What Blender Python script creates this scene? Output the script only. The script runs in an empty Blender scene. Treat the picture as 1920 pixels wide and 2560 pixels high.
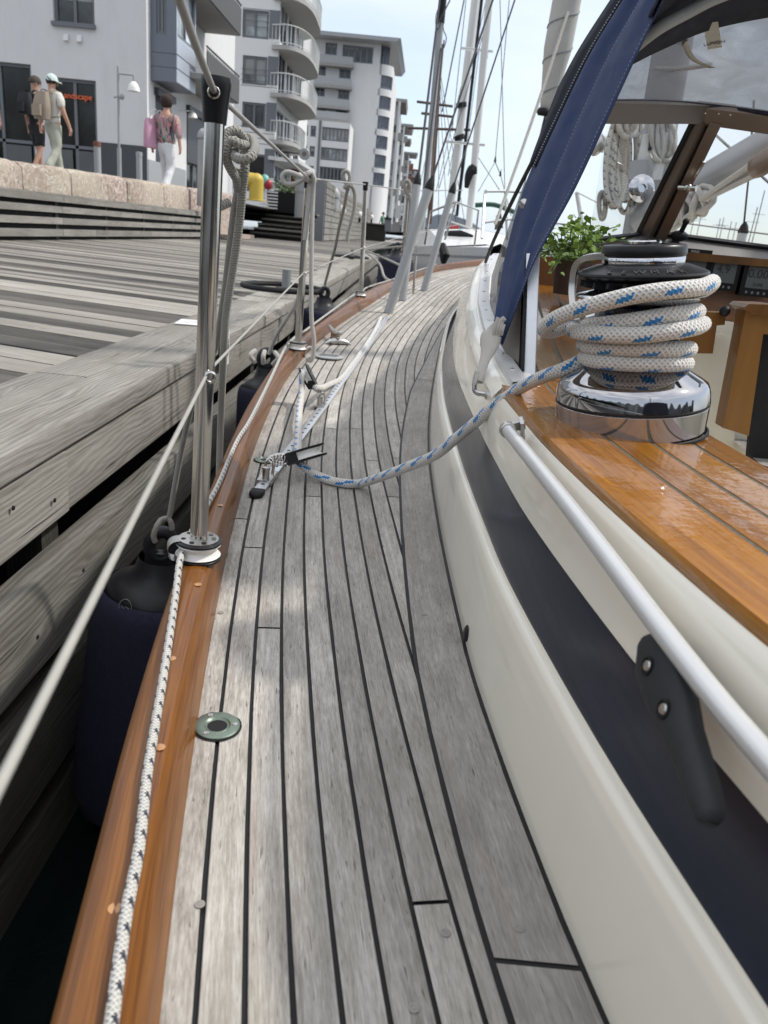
import bpy, math, random
from mathutils import Vector, Matrix, noise as mnoise
random.seed(7)
S = bpy.context.scene
COL = S.collection
V = Vector
# ------------------------------------------------------------------ camera
FPX, CX, CY = 1950.0, 960.0, 1280.0          # focal length and centre in photograph pixels (1920 x 2560)
PITCH, ROLL, CZ = math.atan(690 / FPX), math.radians(5.5), 1.52
zc = V((math.sin(ROLL) * math.cos(PITCH), math.cos(ROLL) * math.cos(PITCH), math.sin(PITCH)))
fc = V((0, 0, -1))
yc = (fc - fc.dot(zc) * zc).normalized()
xc = yc.cross(zc)
ROT = Matrix((xc, yc, zc))
CAM = V((0, 0, CZ))
cam_d = bpy.data.cameras.new('camera')
cam = bpy.data.objects.new('camera', cam_d)
COL.objects.link(cam)
cam.matrix_world = Matrix.Translation(CAM) @ ROT.to_4x4()
cam_d.sensor_fit = 'VERTICAL'
cam_d.sensor_height = 36.0
cam_d.sensor_width = 27.0
cam_d.lens = FPX / 2560 * 36.0
cam_d.clip_start = 0.02
cam_d.clip_end = 5000
cam_d.dof.use_dof = True
cam_d.dof.focus_distance = 1.3
cam_d.dof.aperture_fstop = 10.5
S.camera = cam

# ------------------------------------------------------------------ sky and sun
SUN_EL, SUN_AZ = math.radians(50), math.radians(76)   # azimuth clockwise from +Y (straight ahead)
w = bpy.data.worlds.new('World'); S.world = w; w.use_nodes = True
wn = w.node_tree; wn.nodes.clear()
sky = wn.nodes.new('ShaderNodeTexSky'); sky.sky_type = 'NISHITA'; sky.sun_disc = False
sky.sun_elevation = SUN_EL; sky.sun_rotation = SUN_AZ
sky.air_density = 1.0; sky.dust_density = 0.9; sky.ozone_density = 1.0
tc = wn.nodes.new('ShaderNodeTexCoord')
mp = wn.nodes.new('ShaderNodeMapping'); mp.inputs['Scale'].default_value = (1.2, 1.2, 3.6)
mp.inputs['Rotation'].default_value = (0.25, 0.1, 0.4)
nz = wn.nodes.new('ShaderNodeTexNoise'); nz.inputs['Scale'].default_value = 2.1; nz.inputs['Detail'].default_value = 5; nz.inputs['Roughness'].default_value = .5
rp = wn.nodes.new('ShaderNodeValToRGB'); rp.color_ramp.elements[0].position = .33; rp.color_ramp.elements[1].position = .68
rp.color_ramp.elements[0].color = (.40, .40, .40, 1); rp.color_ramp.elements[1].color = (.97, .97, .97, 1)
mx = wn.nodes.new('ShaderNodeMix'); mx.data_type = 'RGBA'
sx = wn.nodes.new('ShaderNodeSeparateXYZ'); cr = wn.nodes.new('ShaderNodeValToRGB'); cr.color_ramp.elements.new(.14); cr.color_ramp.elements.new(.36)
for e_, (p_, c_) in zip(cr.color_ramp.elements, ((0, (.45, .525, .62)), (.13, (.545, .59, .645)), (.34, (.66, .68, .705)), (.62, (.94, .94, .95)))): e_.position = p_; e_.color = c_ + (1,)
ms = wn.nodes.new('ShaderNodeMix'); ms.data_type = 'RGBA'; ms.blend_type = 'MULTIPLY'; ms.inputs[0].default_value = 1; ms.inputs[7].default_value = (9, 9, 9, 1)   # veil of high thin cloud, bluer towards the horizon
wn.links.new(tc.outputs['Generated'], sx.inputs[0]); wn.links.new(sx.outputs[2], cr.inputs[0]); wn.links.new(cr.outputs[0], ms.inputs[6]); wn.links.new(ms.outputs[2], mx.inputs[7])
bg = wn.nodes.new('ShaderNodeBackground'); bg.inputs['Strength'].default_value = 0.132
wo = wn.nodes.new('ShaderNodeOutputWorld')
L = wn.links.new
L(tc.outputs['Generated'], mp.inputs['Vector']); L(mp.outputs['Vector'], nz.inputs['Vector']); L(nz.outputs['Fac'], rp.inputs['Fac'])
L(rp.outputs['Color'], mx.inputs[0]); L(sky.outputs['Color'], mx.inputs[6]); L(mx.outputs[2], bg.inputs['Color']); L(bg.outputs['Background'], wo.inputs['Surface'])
sd = bpy.data.lights.new('sun', 'SUN'); sd.energy = 2.3; sd.angle = math.radians(3); sd.color = (1, .95, .88)
sun = bpy.data.objects.new('sun', sd); COL.objects.link(sun)
sdir = V((math.sin(SUN_AZ) * math.cos(SUN_EL), math.cos(SUN_AZ) * math.cos(SUN_EL), math.sin(SUN_EL)))
sun.rotation_euler = sdir.to_track_quat('Z', 'Y').to_euler(); sun.location = (5, 5, 20)
S.view_settings.view_transform = 'Standard'; S.view_settings.look = 'None'
S.view_settings.exposure = 0.55; S.view_settings.gamma = 1.0
S.render.engine = 'CYCLES'
S.cycles.max_bounces = 8; S.cycles.transparent_max_bounces = 16

# ------------------------------------------------------------------ pixel -> place in the world
SH = .0054                                              # sheer: the deck rises towards the bow
def dz(y): return 1.0 + SH * max(y, 0.0) ** 2
def ray(px, py): return ROT @ V(((px - CX) / FPX, -(py - CY) / FPX, -1.0))
def RZ(px, py, z): d = ray(px, py); return CAM + d * ((z - CZ) / d.z)
def RX(px, py, x): d = ray(px, py); return CAM + d * (x / d.x)
def RY(px, py, y): d = ray(px, py); return CAM + d * (y / d.y)
def RD(px, py, h=0.0):                                  # on the sheered deck, h above it
    d = ray(px, py); a = SH * d.y ** 2; b = -d.z; c = 1 + h - CZ; D = b * b - 4 * a * c
    if D < 0: t = b / (2 * a)
    else: t = min(q for q in ((-b - D ** .5) / (2 * a), (-b + D ** .5) / (2 * a)) if q > 0)
    return CAM + d * t

# ------------------------------------------------------------------ materials
def NN(nt, t, ins=None, **props):
    n = nt.nodes.new(t)
    for k, v in props.items(): setattr(n, k, v)
    for k, v in (ins or {}).items():
        if hasattr(v, 'is_linked') or isinstance(v, bpy.types.NodeSocket): nt.links.new(v, n.inputs[k])
        else: n.inputs[k].default_value = v
    return n
def RW(px, py, off):                                    # on the coaming side: where the ray meets x = edge(y) + off
    d = ray(px, py); t = .2
    while t < 6:
        P = CAM + d * t
        if P.x >= edge(P.y) + off: return P
        t += .001
    return P
def mth(nt, op, a, b=0.0, c=0.0): return NN(nt, 'ShaderNodeMath', {0: a, 1: b, 2: c}, operation=op).outputs[0]
def mixc(nt, f, a, b, mode='MIX'):
    fix = lambda q: tuple(q) + (1,) if isinstance(q, (tuple, list)) and len(q) == 3 else q
    return NN(nt, 'ShaderNodeMix', {0: f, 6: fix(a), 7: fix(b)}, data_type='RGBA', blend_type=mode).outputs[2]
def ramp(nt, f, stops):
    n = NN(nt, 'ShaderNodeValToRGB', {0: f}); e = n.color_ramp.elements
    while len(e) < len(stops): e.new(.5)
    for q, (p, c) in zip(e, stops):
        q.position = p; q.color = tuple(c) + (1,) if not isinstance(c, (int, float)) else (c, c, c, 1)
    return n.outputs[0]
def scl(nt, vec, s, r=(0, 0, 0), l=(0, 0, 0)): return NN(nt, 'ShaderNodeMapping', {'Vector': vec, 'Scale': s, 'Rotation': r, 'Location': l}).outputs[0]
def nze(nt, vec, s, det=3, rough=.5, dist=0): return NN(nt, 'ShaderNodeTexNoise', {'Vector': vec, 'Scale': s, 'Detail': det, 'Roughness': rough, 'Distortion': dist}).outputs[0]
def start(name, rough=.5, metal=0, coat=0, color=None):
    m = bpy.data.materials.new(name); m.use_nodes = True; nt = m.node_tree; b = nt.nodes['Principled BSDF']
    b.inputs['Roughness'].default_value = rough; b.inputs['Metallic'].default_value = metal; b.inputs['Coat Weight'].default_value = coat
    b.inputs['Coat Roughness'].default_value = .05
    if color: b.inputs['Base Color'].default_value = tuple(color) + (1,)
    return m, nt, b
def obj_co(nt): return NN(nt, 'ShaderNodeTexCoord').outputs['Object']
def uv_co(nt): return NN(nt, 'ShaderNodeTexCoord').outputs['UV']
def rnd(nt): return NN(nt, 'ShaderNodeAttribute', attribute_name='rnd').outputs['Fac']
def bump(nt, b, h, strength=.3, dist=.002):
    n = NN(nt, 'ShaderNodeBump', {'Height': h, 'Strength': strength, 'Distance': dist}); nt.links.new(n.outputs[0], b.inputs['Normal']); return n
def plain(name, color, rough=.5, metal=0, coat=0, var=.12, vs=6, bmp=0, bs=60, dirt=None):
    m, nt, b = start(name, rough, metal, coat)
    o = obj_co(nt); n = nze(nt, o, vs, 4, .6)
    c = mixc(nt, n, [q * (1 - var) for q in color], [min(1, q * (1 + var)) for q in color])
    if dirt: c = mixc(nt, mth(nt, 'MULTIPLY', ramp(nt, nze(nt, scl(nt, o, (1, 1, .25)), vs * 2.3, 5, .7), [(.48, 0), (.75, 1)]), dirt[0]), c, dirt[1])
    nt.links.new(c, b.inputs['Base Color'])
    r = mth(nt, 'MULTIPLY_ADD', nze(nt, o, vs * 4, 3), rough * .5, rough * .75); nt.links.new(r, b.inputs['Roughness'])
    if bmp: bump(nt, b, nze(nt, o, bs, 4, .6), bmp)
    return m
def wood(name, dark, mid, light, su=1, coat=0, rough=.6, bmp=.4, grain=1.0, pv=.35, stain=None, bdist=.001):
    """board wood: UV = metres along / across the board, rnd = a number per board"""
    m, nt, b = start(name, rough, 0, coat)
    u = uv_co(nt); r = rnd(nt)
    off = NN(nt, 'ShaderNodeCombineXYZ', {0: mth(nt, 'MULTIPLY', r, 37.0), 1: mth(nt, 'MULTIPLY', r, 11.0), 2: mth(nt, 'MULTIPLY', r, 5.0)}).outputs[0]
    p = NN(nt, 'ShaderNodeVectorMath', {0: u, 1: off}, operation='ADD').outputs[0]
    fine = nze(nt, scl(nt, p, (14 * su, 420 * su, 1)), 1, 4, .65)
    med = nze(nt, scl(nt, p, (2.5 * su, 60 * su, 1)), 1, 4, .6, .6)
    big = nze(nt, scl(nt, p, (1.2 * su, 5 * su, 1)), 1, 3, .5)
    g = mth(nt, 'ADD', mth(nt, 'MULTIPLY', fine, .5 * grain), mth(nt, 'ADD', mth(nt, 'MULTIPLY', med, .35 * grain), mth(nt, 'MULTIPLY_ADD', big, .3, .425 * (1 - grain))))
    c = ramp(nt, g, [(.36, dark), (.56, mid), (.78, light)])
    k = mth(nt, 'MULTIPLY_ADD', r, pv * 2, 1 - pv)
    c = mixc(nt, 1.0, c, NN(nt, 'ShaderNodeCombineColor', {0: k, 1: k, 2: k}).outputs[0], 'MULTIPLY')
    if stain: c = mixc(nt, mth(nt, 'MULTIPLY', ramp(nt, nze(nt, scl(nt, p, (5, 14, 1)), 1, 5, .65), [(.5, 0), (.72, 1)]), stain[0]), c, stain[1])
    nt.links.new(c, b.inputs['Base Color'])
    if bmp: bump(nt, b, g, bmp, bdist)
    return m

def teakdeck(name, dark, mid, light, pv, stain):
    """bare silvered teak: short fine grain, mottling, a few open pores"""
    m, nt, b = start(name, .72); u = uv_co(nt); r = rnd(nt)
    off = NN(nt, 'ShaderNodeCombineXYZ', {0: mth(nt, 'MULTIPLY', r, 37.0), 1: mth(nt, 'MULTIPLY', r, 11.0), 2: mth(nt, 'MULTIPLY', r, 5.0)}).outputs[0]
    p = NN(nt, 'ShaderNodeVectorMath', {0: u, 1: off}, operation='ADD').outputs[0]
    f1 = nze(nt, scl(nt, p, (55, 620, 1)), 1, 3, .7)
    f2 = nze(nt, scl(nt, p, (9, 210, 1)), 1, 4, .65, .3)
    f3 = nze(nt, scl(nt, p, (16, 60, 1)), 1, 4, .65)
    big = nze(nt, scl(nt, p, (2.2, 12, 1)), 1, 4, .6)
    g = mth(nt, 'ADD', mth(nt, 'ADD', mth(nt, 'MULTIPLY', f1, .42), mth(nt, 'MULTIPLY', f2, .30)), mth(nt, 'ADD', mth(nt, 'MULTIPLY', f3, .24), mth(nt, 'MULTIPLY', big, .24)))
    c = ramp(nt, g, [(.44, dark), (.60, mid), (.76, light)])
    pore = ramp(nt, nze(nt, scl(nt, p, (40, 380, 1)), 1, 2, .5), [(.27, 1), (.33, 0)])
    c = mixc(nt, mth(nt, 'MULTIPLY', pore, .7), c, [q * .4 for q in dark])
    k = mth(nt, 'MULTIPLY_ADD', r, pv * 2, 1 - pv)
    c = mixc(nt, 1.0, c, NN(nt, 'ShaderNodeCombineColor', {0: k, 1: k, 2: mth(nt, 'MULTIPLY', k, .99)}).outputs[0], 'MULTIPLY')
    st = ramp(nt, nze(nt, scl(nt, obj_co(nt), (5, 2.2, 1)), 1, 6, .7), [(.47, 0), (.70, 1)])
    c = mixc(nt, mth(nt, 'MULTIPLY', st, stain[0]), c, stain[1])
    red = ramp(nt, nze(nt, scl(nt, p, (3.1, 26, 1)), 1, 3, .6), [(.60, 0), (.72, .35)])
    c = mixc(nt, red, c, (.26, .185, .14))
    nt.links.new(c, b.inputs['Base Color']); bump(nt, b, mth(nt, 'SUBTRACT', g, mth(nt, 'MULTIPLY', pore, .4)), .75, .0009)
    return m
def timber(name, dark, mid, light, rough=.85, pv=.16, stain=None, ringk=1.0, bdist=.0025, crack=.8):
    """old sawn timber: rings that wander round knots, checks along the grain"""
    m, nt, b = start(name, rough); u = uv_co(nt); r = rnd(nt)
    off = NN(nt, 'ShaderNodeCombineXYZ', {0: mth(nt, 'MULTIPLY', r, 37.0), 1: mth(nt, 'MULTIPLY', r, 11.0), 2: mth(nt, 'MULTIPLY', r, 5.0)}).outputs[0]
    p = NN(nt, 'ShaderNodeVectorMath', {0: u, 1: off}, operation='ADD').outputs[0]
    w1 = nze(nt, scl(nt, p, (.9, 4.5, 1)), 1, 3, .55, .4)
    kn = NN(nt, 'ShaderNodeTexVoronoi', {'Vector': scl(nt, p, (1.7, 7.0, 1)), 'Scale': 1.0, 'Randomness': 1.0}).outputs['Distance']
    kb = ramp(nt, kn, [(.0, 1), (.10, .55), (.32, 0)])
    v = NN(nt, 'ShaderNodeSeparateXYZ', {0: p}).outputs[1]
    ph = mth(nt, 'ADD', mth(nt, 'MULTIPLY', v, 62.0 * ringk), mth(nt, 'ADD', mth(nt, 'MULTIPLY', w1, 8.0), mth(nt, 'MULTIPLY', kb, 3.2)))
    ring = mth(nt, 'MULTIPLY_ADD', mth(nt, 'SINE', mth(nt, 'MULTIPLY', ph, 6.2832)), .5, .5)
    fine = nze(nt, scl(nt, p, (7, 260, 1)), 1, 4, .7)
    big = nze(nt, scl(nt, p, (1.1, 6, 1)), 1, 4, .6)
    g = mth(nt, 'ADD', mth(nt, 'MULTIPLY', ring, .13), mth(nt, 'ADD', mth(nt, 'MULTIPLY', fine, .52), mth(nt, 'MULTIPLY', big, .46)))
    c = ramp(nt, g, [(.34, dark), (.55, mid), (.76, light)])
    c = mixc(nt, mth(nt, 'MULTIPLY', ramp(nt, kn, [(.0, 1), (.045, .8), (.10, 0)]), .75), c, [q * .45 for q in dark])
    ck = ramp(nt, nze(nt, scl(nt, p, (1.3, 75, 1)), 1, 3, .6, .5), [(.30, 1), (.355, 0)])
    c = mixc(nt, mth(nt, 'MULTIPLY', ck, crack), c, [q * .25 for q in dark])
    k = mth(nt, 'MULTIPLY_ADD', r, pv * 2, 1 - pv)
    c = mixc(nt, 1.0, c, NN(nt, 'ShaderNodeCombineColor', {0: k, 1: k, 2: k}).outputs[0], 'MULTIPLY')
    if stain: c = mixc(nt, mth(nt, 'MULTIPLY', ramp(nt, nze(nt, scl(nt, p, (2.2, 9, 1)), 1, 6, .7), [(.5, 0), (.7, 1)]), stain[0]), c, stain[1])
    nt.links.new(c, b.inputs['Base Color'])
    bump(nt, b, mth(nt, 'SUBTRACT', g, mth(nt, 'MULTIPLY', ck, .5)), .7, bdist)
    return m
def rope_mat(name, base, fleck=None, fpitch=.03, fl=.35, fv=.12, n=5, bmp=.8, gold=None, two=False):
    """braided rope: UV = metres along the rope / once round it"""
    m, nt, b = start(name, .85); b.inputs['Sheen Weight'].default_value = .3
    s = NN(nt, 'ShaderNodeSeparateXYZ', {0: uv_co(nt)}); u, v = s.outputs[0], s.outputs[1]
    k = n / fpitch * 1.0
    a1 = mth(nt, 'SINE', mth(nt, 'MULTIPLY', mth(nt, 'ADD', mth(nt, 'MULTIPLY', u, k), mth(nt, 'MULTIPLY', v, n)), 6.2832))
    a2 = mth(nt, 'SINE', mth(nt, 'MULTIPLY', mth(nt, 'SUBTRACT', mth(nt, 'MULTIPLY', u, k), mth(nt, 'MULTIPLY', v, n)), 6.2832))
    h = mth(nt, 'MAXIMUM', a1, a2); h01 = mth(nt, 'MULTIPLY_ADD', h, .5, .5)
    c = mixc(nt, h01, [q * .62 for q in base], base)
    c = mixc(nt, nze(nt, obj_co(nt), 35, 3), c, mixc(nt, .3, c, (.25, .23, .2)))
    if fleck:
        def flk(shift, vc):
            fu = mth(nt, 'FRACT', mth(nt, 'ADD', mth(nt, 'DIVIDE', u, fpitch), shift))
            du = mth(nt, 'ABSOLUTE', mth(nt, 'SUBTRACT', fu, .5))
            vv = mth(nt, 'ADD', mth(nt, 'SUBTRACT', v, vc), mth(nt, 'MULTIPLY', mth(nt, 'SUBTRACT', fu, .5), .13))
            dv = mth(nt, 'ABSOLUTE', mth(nt, 'SUBTRACT', mth(nt, 'FRACT', mth(nt, 'ADD', vv, .5)), .5))
            jag = mth(nt, 'MULTIPLY', a1, .045)
            return mth(nt, 'MULTIPLY', mth(nt, 'LESS_THAN', mth(nt, 'ADD', du, jag), fl / 2), mth(nt, 'LESS_THAN', mth(nt, 'ADD', dv, mth(nt, 'MULTIPLY', a2, .02)), fv / 2))
        f = flk(0, .1)
        for q in ((.13, .225), (.5, .45), (.63, .575), (.25, .8)) if two else ((.35, .21), (.55, .62)):
            f = mth(nt, 'MAXIMUM', f, flk(*q))
        c = mixc(nt, f, c, fleck)
    nt.links.new(c, b.inputs['Base Color'])
    bump(nt, b, h, bmp, .0012)
    return m

M = {}
M['deck'] = teakdeck('weathered_teak', (.145, .130, .112), (.315, .295, .268), (.50, .485, .455), .17, (.45, (.175, .165, .14)))
M['margin'] = teakdeck('weathered_margin_teak', (.125, .115, .105), (.255, .24, .222), (.40, .385, .365), .12, (.5, (.15, .14, .13)))
M['caulk'] = plain('black_caulking', (.010, .010, .011), .55, var=.3, vs=30)
M['rail'] = wood('varnished_mahogany', (.034, .010, .0015), (.118, .040, .0045), (.205, .078, .010), .7, .3, .42, .05, 1.15, .12)
M['bung'] = plain('pale_wood_bung', (.42, .2, .07), .4, coat=.8, var=.2, vs=80)
M['teaktop'] = wood('wet_varnished_teak', (.080, .024, .0015), (.235, .088, .004), (.36, .152, .008), .5, .75, .35, .05, 1.05, .28)
nt = M['teaktop'].node_tree; o = obj_co(nt); bn = NN(nt, 'ShaderNodeBump', {'Height': mth(nt, 'ADD', nze(nt, o, 34, 3, .5), mth(nt, 'MULTIPLY', ramp(nt, nze(nt, o, 150, 2), [(.56, 0), (.62, 1)]), .12)), 'Strength': .2, 'Distance': .004}); nt.links.new(bn.outputs[0], nt.nodes['Principled BSDF'].inputs['Coat Normal'])
nt.links.new(ramp(nt, nze(nt, o, 9, 4, .6), [(.5, .01), (.7, .05)]), nt.nodes['Principled BSDF'].inputs['Coat Roughness'])
M['joiner'] = wood('cockpit_joinery', (.045, .018, .004), (.125, .053, .011), (.205, .098, .024), .6, .3, .4, .05, 1.3, .12)
M['brownwood'] = wood('dark_cabin_wood', (.09, .035, .014), (.17, .07, .025), (.24, .11, .04), .6, .5, .35, .05, .9, .1)
M['worn'] = plain('worn_caulk_edge', (.20, .145, .08), .8, var=.6, vs=60, bmp=.6, bs=120)
M['dirty'] = plain('dirty_green_caulk', (.07, .065, .045), .7, var=.8, vs=90, bmp=.7, bs=200)
M['cream'] = plain('cream_gelcoat', (.71, .675, .58), .24, coat=.6, var=.03, vs=3, dirt=(.13, (.50, .455, .36)))
M['navy'] = plain('navy_gloss_stripe', (.009, .0145, .029), .2, coat=.12, var=.2, vs=4)
M['steel'] = plain('polished_steel', (.56, .54, .51), .15, 1, var=.06, vs=20)
M['chrome'] = plain('chrome', (.54, .54, .56), .045, 1, var=.02, vs=12)
M['chromebase'] = plain('chrome_base', (.40, .40, .415), .05, 1, var=.05, vs=12)
M['dullsteel'] = plain('dull_steel', (.5, .49, .47), .28, 1, var=.1, vs=30)
M['alu'] = plain('anodised_aluminium', (.62, .64, .66), .38, .85, var=.06, vs=25)
M['alupaint'] = plain('satin_aluminium_rail', (.60, .605, .60), .33, .5, var=.05, vs=25)
M['black'] = plain('black_plastic', (.006, .006, .007), .35, var=.3, vs=40, bmp=.05, bs=300)
M['blackmatt'] = plain('black_rubber', (.009, .009, .010), .6, var=.3, vs=30)
M['cleatblack'] = plain('matt_black_nylon', (.022, .024, .027), .6, var=.25, vs=25, bmp=.15, bs=220)
M['blackgrey'] = plain('worn_black_lettering', (.05, .05, .052), .4)
M['white'] = plain('white_plastic', (.72, .71, .68), .4, var=.06, vs=30)
M['bronze'] = plain('green_bronze', (.17, .215, .175), .4, .55, var=.35, vs=60)
M['greytube'] = plain('grey_tube', (.30, .31, .315), .45, var=.08, vs=8)
M['brownalu'] = plain('bronze_anodised_frame', (.17, .135, .11), .38, .55, var=.1, vs=12)
M['greyalu'] = plain('grey_anodised_frame', (.17, .16, .15), .4, .5, var=.1, vs=12)
M['wire'] = plain('grey_coated_wire', (.25, .24, .225), .45, var=.15, vs=40)
M['wirew'] = plain('worn_white_wire', (.31, .30, .27), .5, var=.15, vs=40)
M['stay'] = plain('dark_stay_wire', (.07, .07, .075), .4, .5)
M['mastalu'] = plain('mast_aluminium', (.33, .335, .34), .4, .5, var=.08, vs=5)
M['mastwhite'] = plain('white_mast', (.6, .6, .58), .4, var=.06, vs=4)
M['sail'] = plain('furled_sailcloth', (.42, .41, .39), .8, var=.15, vs=8, bmp=.3, bs=20)
M['blue'] = plain('navy_canvas', (.015, .032, .094), .8, var=.12, vs=9, bmp=.25, bs=400)
M['bluedark'] = plain('dark_navy_canvas', (.010, .012, .024), .85, var=.15, vs=9, bmp=.2, bs=400)
M['thread'] = plain('white_thread', (.36, .38, .44), .8)
M['fender'] = plain('navy_fender_cover', (.014, .014, .036), .9, var=.2, vs=20, bmp=.4, bs=350)
M['fenderblue'] = plain('black_fender_end', (.017, .017, .021), .42, var=.2, vs=20)
M['grey'] = plain('grey_paint', (.20, .21, .22), .5, var=.1, vs=6)
M['terra'] = plain('brown_pot', (.075, .04, .027), .7, var=.2, vs=20)
M['leaf'] = plain('herb_leaf', (.26, .40, .07), .5, var=.45, vs=14)
M['leafdark'] = plain('planter_leaf', (.05, .09, .025), .6, var=.4, vs=4)
M['stem'] = plain('herb_stem', (.12, .2, .05), .6)
M['digit'] = plain('lcd_digit', (.012, .014, .014), .5)
M['lcd'] = plain('lcd_screen', (.105, .12, .118), .25, var=.05, vs=20)
M['mark'] = plain('pale_print', (.5, .5, .5), .5)
for k_ in ('rail', 'teaktop', 'joiner', 'caulk', 'navy', 'black', 'blackmatt', 'cleatblack', 'fenderblue'): M[k_].node_tree.nodes['Principled BSDF'].inputs['Specular IOR Level'].default_value = .28
def glass_mat(name, tint, clear, rough=.02, body=.0, bcol=(.5, .5, .5)):
    m = bpy.data.materials.new(name); m.use_nodes = True; nt = m.node_tree; nt.nodes.remove(nt.nodes['Principled BSDF'])
    o = nt.nodes['Material Output']
    t = NN(nt, 'ShaderNodeBsdfTransparent', {0: tuple(tint) + (1,)}); g = NN(nt, 'ShaderNodeBsdfGlossy', {0: (1, 1, 1, 1), 1: rough})
    fr = NN(nt, 'ShaderNodeFresnel', {0: 1.45})
    f = mth(nt, 'MINIMUM', mth(nt, 'MULTIPLY_ADD', fr.outputs[0], 1.0, clear), .16)
    s = NN(nt, 'ShaderNodeMixShader', {0: f, 1: t.outputs[0], 2: g.outputs[0]})
    if body:
        d = NN(nt, 'ShaderNodeMixShader', {0: .6, 1: NN(nt, 'ShaderNodeBsdfDiffuse', {0: tuple(bcol) + (1,)}).outputs[0], 2: NN(nt, 'ShaderNodeBsdfTranslucent', {0: tuple(bcol) + (1,)}).outputs[0]})
        n = nze(nt, scl(nt, obj_co(nt), (3, 3, 9)), 3, 5, .6, 1.2)
        s = NN(nt, 'ShaderNodeMixShader', {0: mth(nt, 'MULTIPLY', ramp(nt, n, [(.3, .85), (.7, 1.1)]), body), 1: s.outputs[0], 2: d.outputs[0]})
    nt.links.new(s.outputs[0], o.inputs[0]); return m
M['glass'] = glass_mat('window_glass', (.93, .95, .96), .02)
M['vinyl'] = glass_mat('clear_vinyl', (.72, .73, .75), .03, .12, .72, (.12, .122, .13))  # grey body colour stands in for the dark canvas it reflects
M['sheet'] = rope_mat('blue_fleck_rope', (.74, .72, .675), (.012, .19, .47), .050, .36, .105, 8)
M['furl'] = rope_mat('black_fleck_rope', (.66, .65, .6), (.012, .014, .03), .022, .30, .15, 5, two=True)
M['greyrope'] = rope_mat('grey_braided_rope', (.36, .345, .30), None, .013, n=3, bmp=1.0)
M['whiterope'] = rope_mat('white_rope', (.55, .53, .49), None, .013, n=3)
M['fleckrope'] = rope_mat('dark_fleck_halyard', (.42, .38, .33), (.05, .04, .035), .03, .4, .16, 3)
M['webbing'] = plain('white_webbing', (.47, .45, .41), .9, var=.15, vs=40, bmp=.8, bs=700)
# ------------------------------------------------------------------ mesh helpers
ORIG = {}
def resample(pts, step=None, n=None, closed=False):
    """smooth curve (Catmull-Rom) through pts"""
    pts = [V(p) for p in pts]
    if len(pts) < 3 and not closed:
        k = n or 2
        return [pts[0].lerp(pts[-1], i / (k - 1)) for i in range(k)]
    out = []
    N = len(pts); segs = N if closed else N - 1
    for i in range(segs):
        if closed: p0, p1, p2, p3 = (pts[(i + k) % N] for k in (-1, 0, 1, 2))
        else:
            p1, p2 = pts[i], pts[i + 1]
            p0 = pts[i - 1] if i else p1 * 2 - p2
            p3 = pts[i + 2] if i + 2 < N else p2 * 2 - p1
        m = n or max(2, min(40, int((p2 - p1).length / (step or .05)) + 1))
        for k in range(m):
            t = k / m
            out.append(.5 * ((2 * p1) + (p2 - p0) * t + (2 * p0 - 5 * p1 + 4 * p2 - p3) * t * t + (3 * p1 - p0 - 3 * p2 + p3) * t ** 3))
    if not closed: out.append(pts[-1].copy())
    return out
def bez_interp(xs, ys):
    """smooth function through (xs, ys)"""
    def f(x):
        if x <= xs[0]: return ys[0] + (ys[1] - ys[0]) / (xs[1] - xs[0]) * (x - xs[0])
        if x >= xs[-1]: return ys[-1] + (ys[-1] - ys[-2]) / (xs[-1] - xs[-2]) * (x - xs[-1])
        i = max(k for k in range(len(xs) - 1) if xs[k] <= x)
        h = xs[i + 1] - xs[i]; t = (x - xs[i]) / h
        m0 = (ys[i + 1] - ys[i - 1]) / (xs[i + 1] - xs[i - 1]) if i else (ys[1] - ys[0]) / h
        m1 = (ys[i + 2] - ys[i]) / (xs[i + 2] - xs[i]) if i + 2 < len(xs) else (ys[-1] - ys[-2]) / h
        return (2 * t**3 - 3 * t * t + 1) * ys[i] + (t**3 - 2 * t * t + t) * h * m0 + (-2 * t**3 + 3 * t * t) * ys[i + 1] + (t**3 - t * t) * h * m1
    return f
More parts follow.
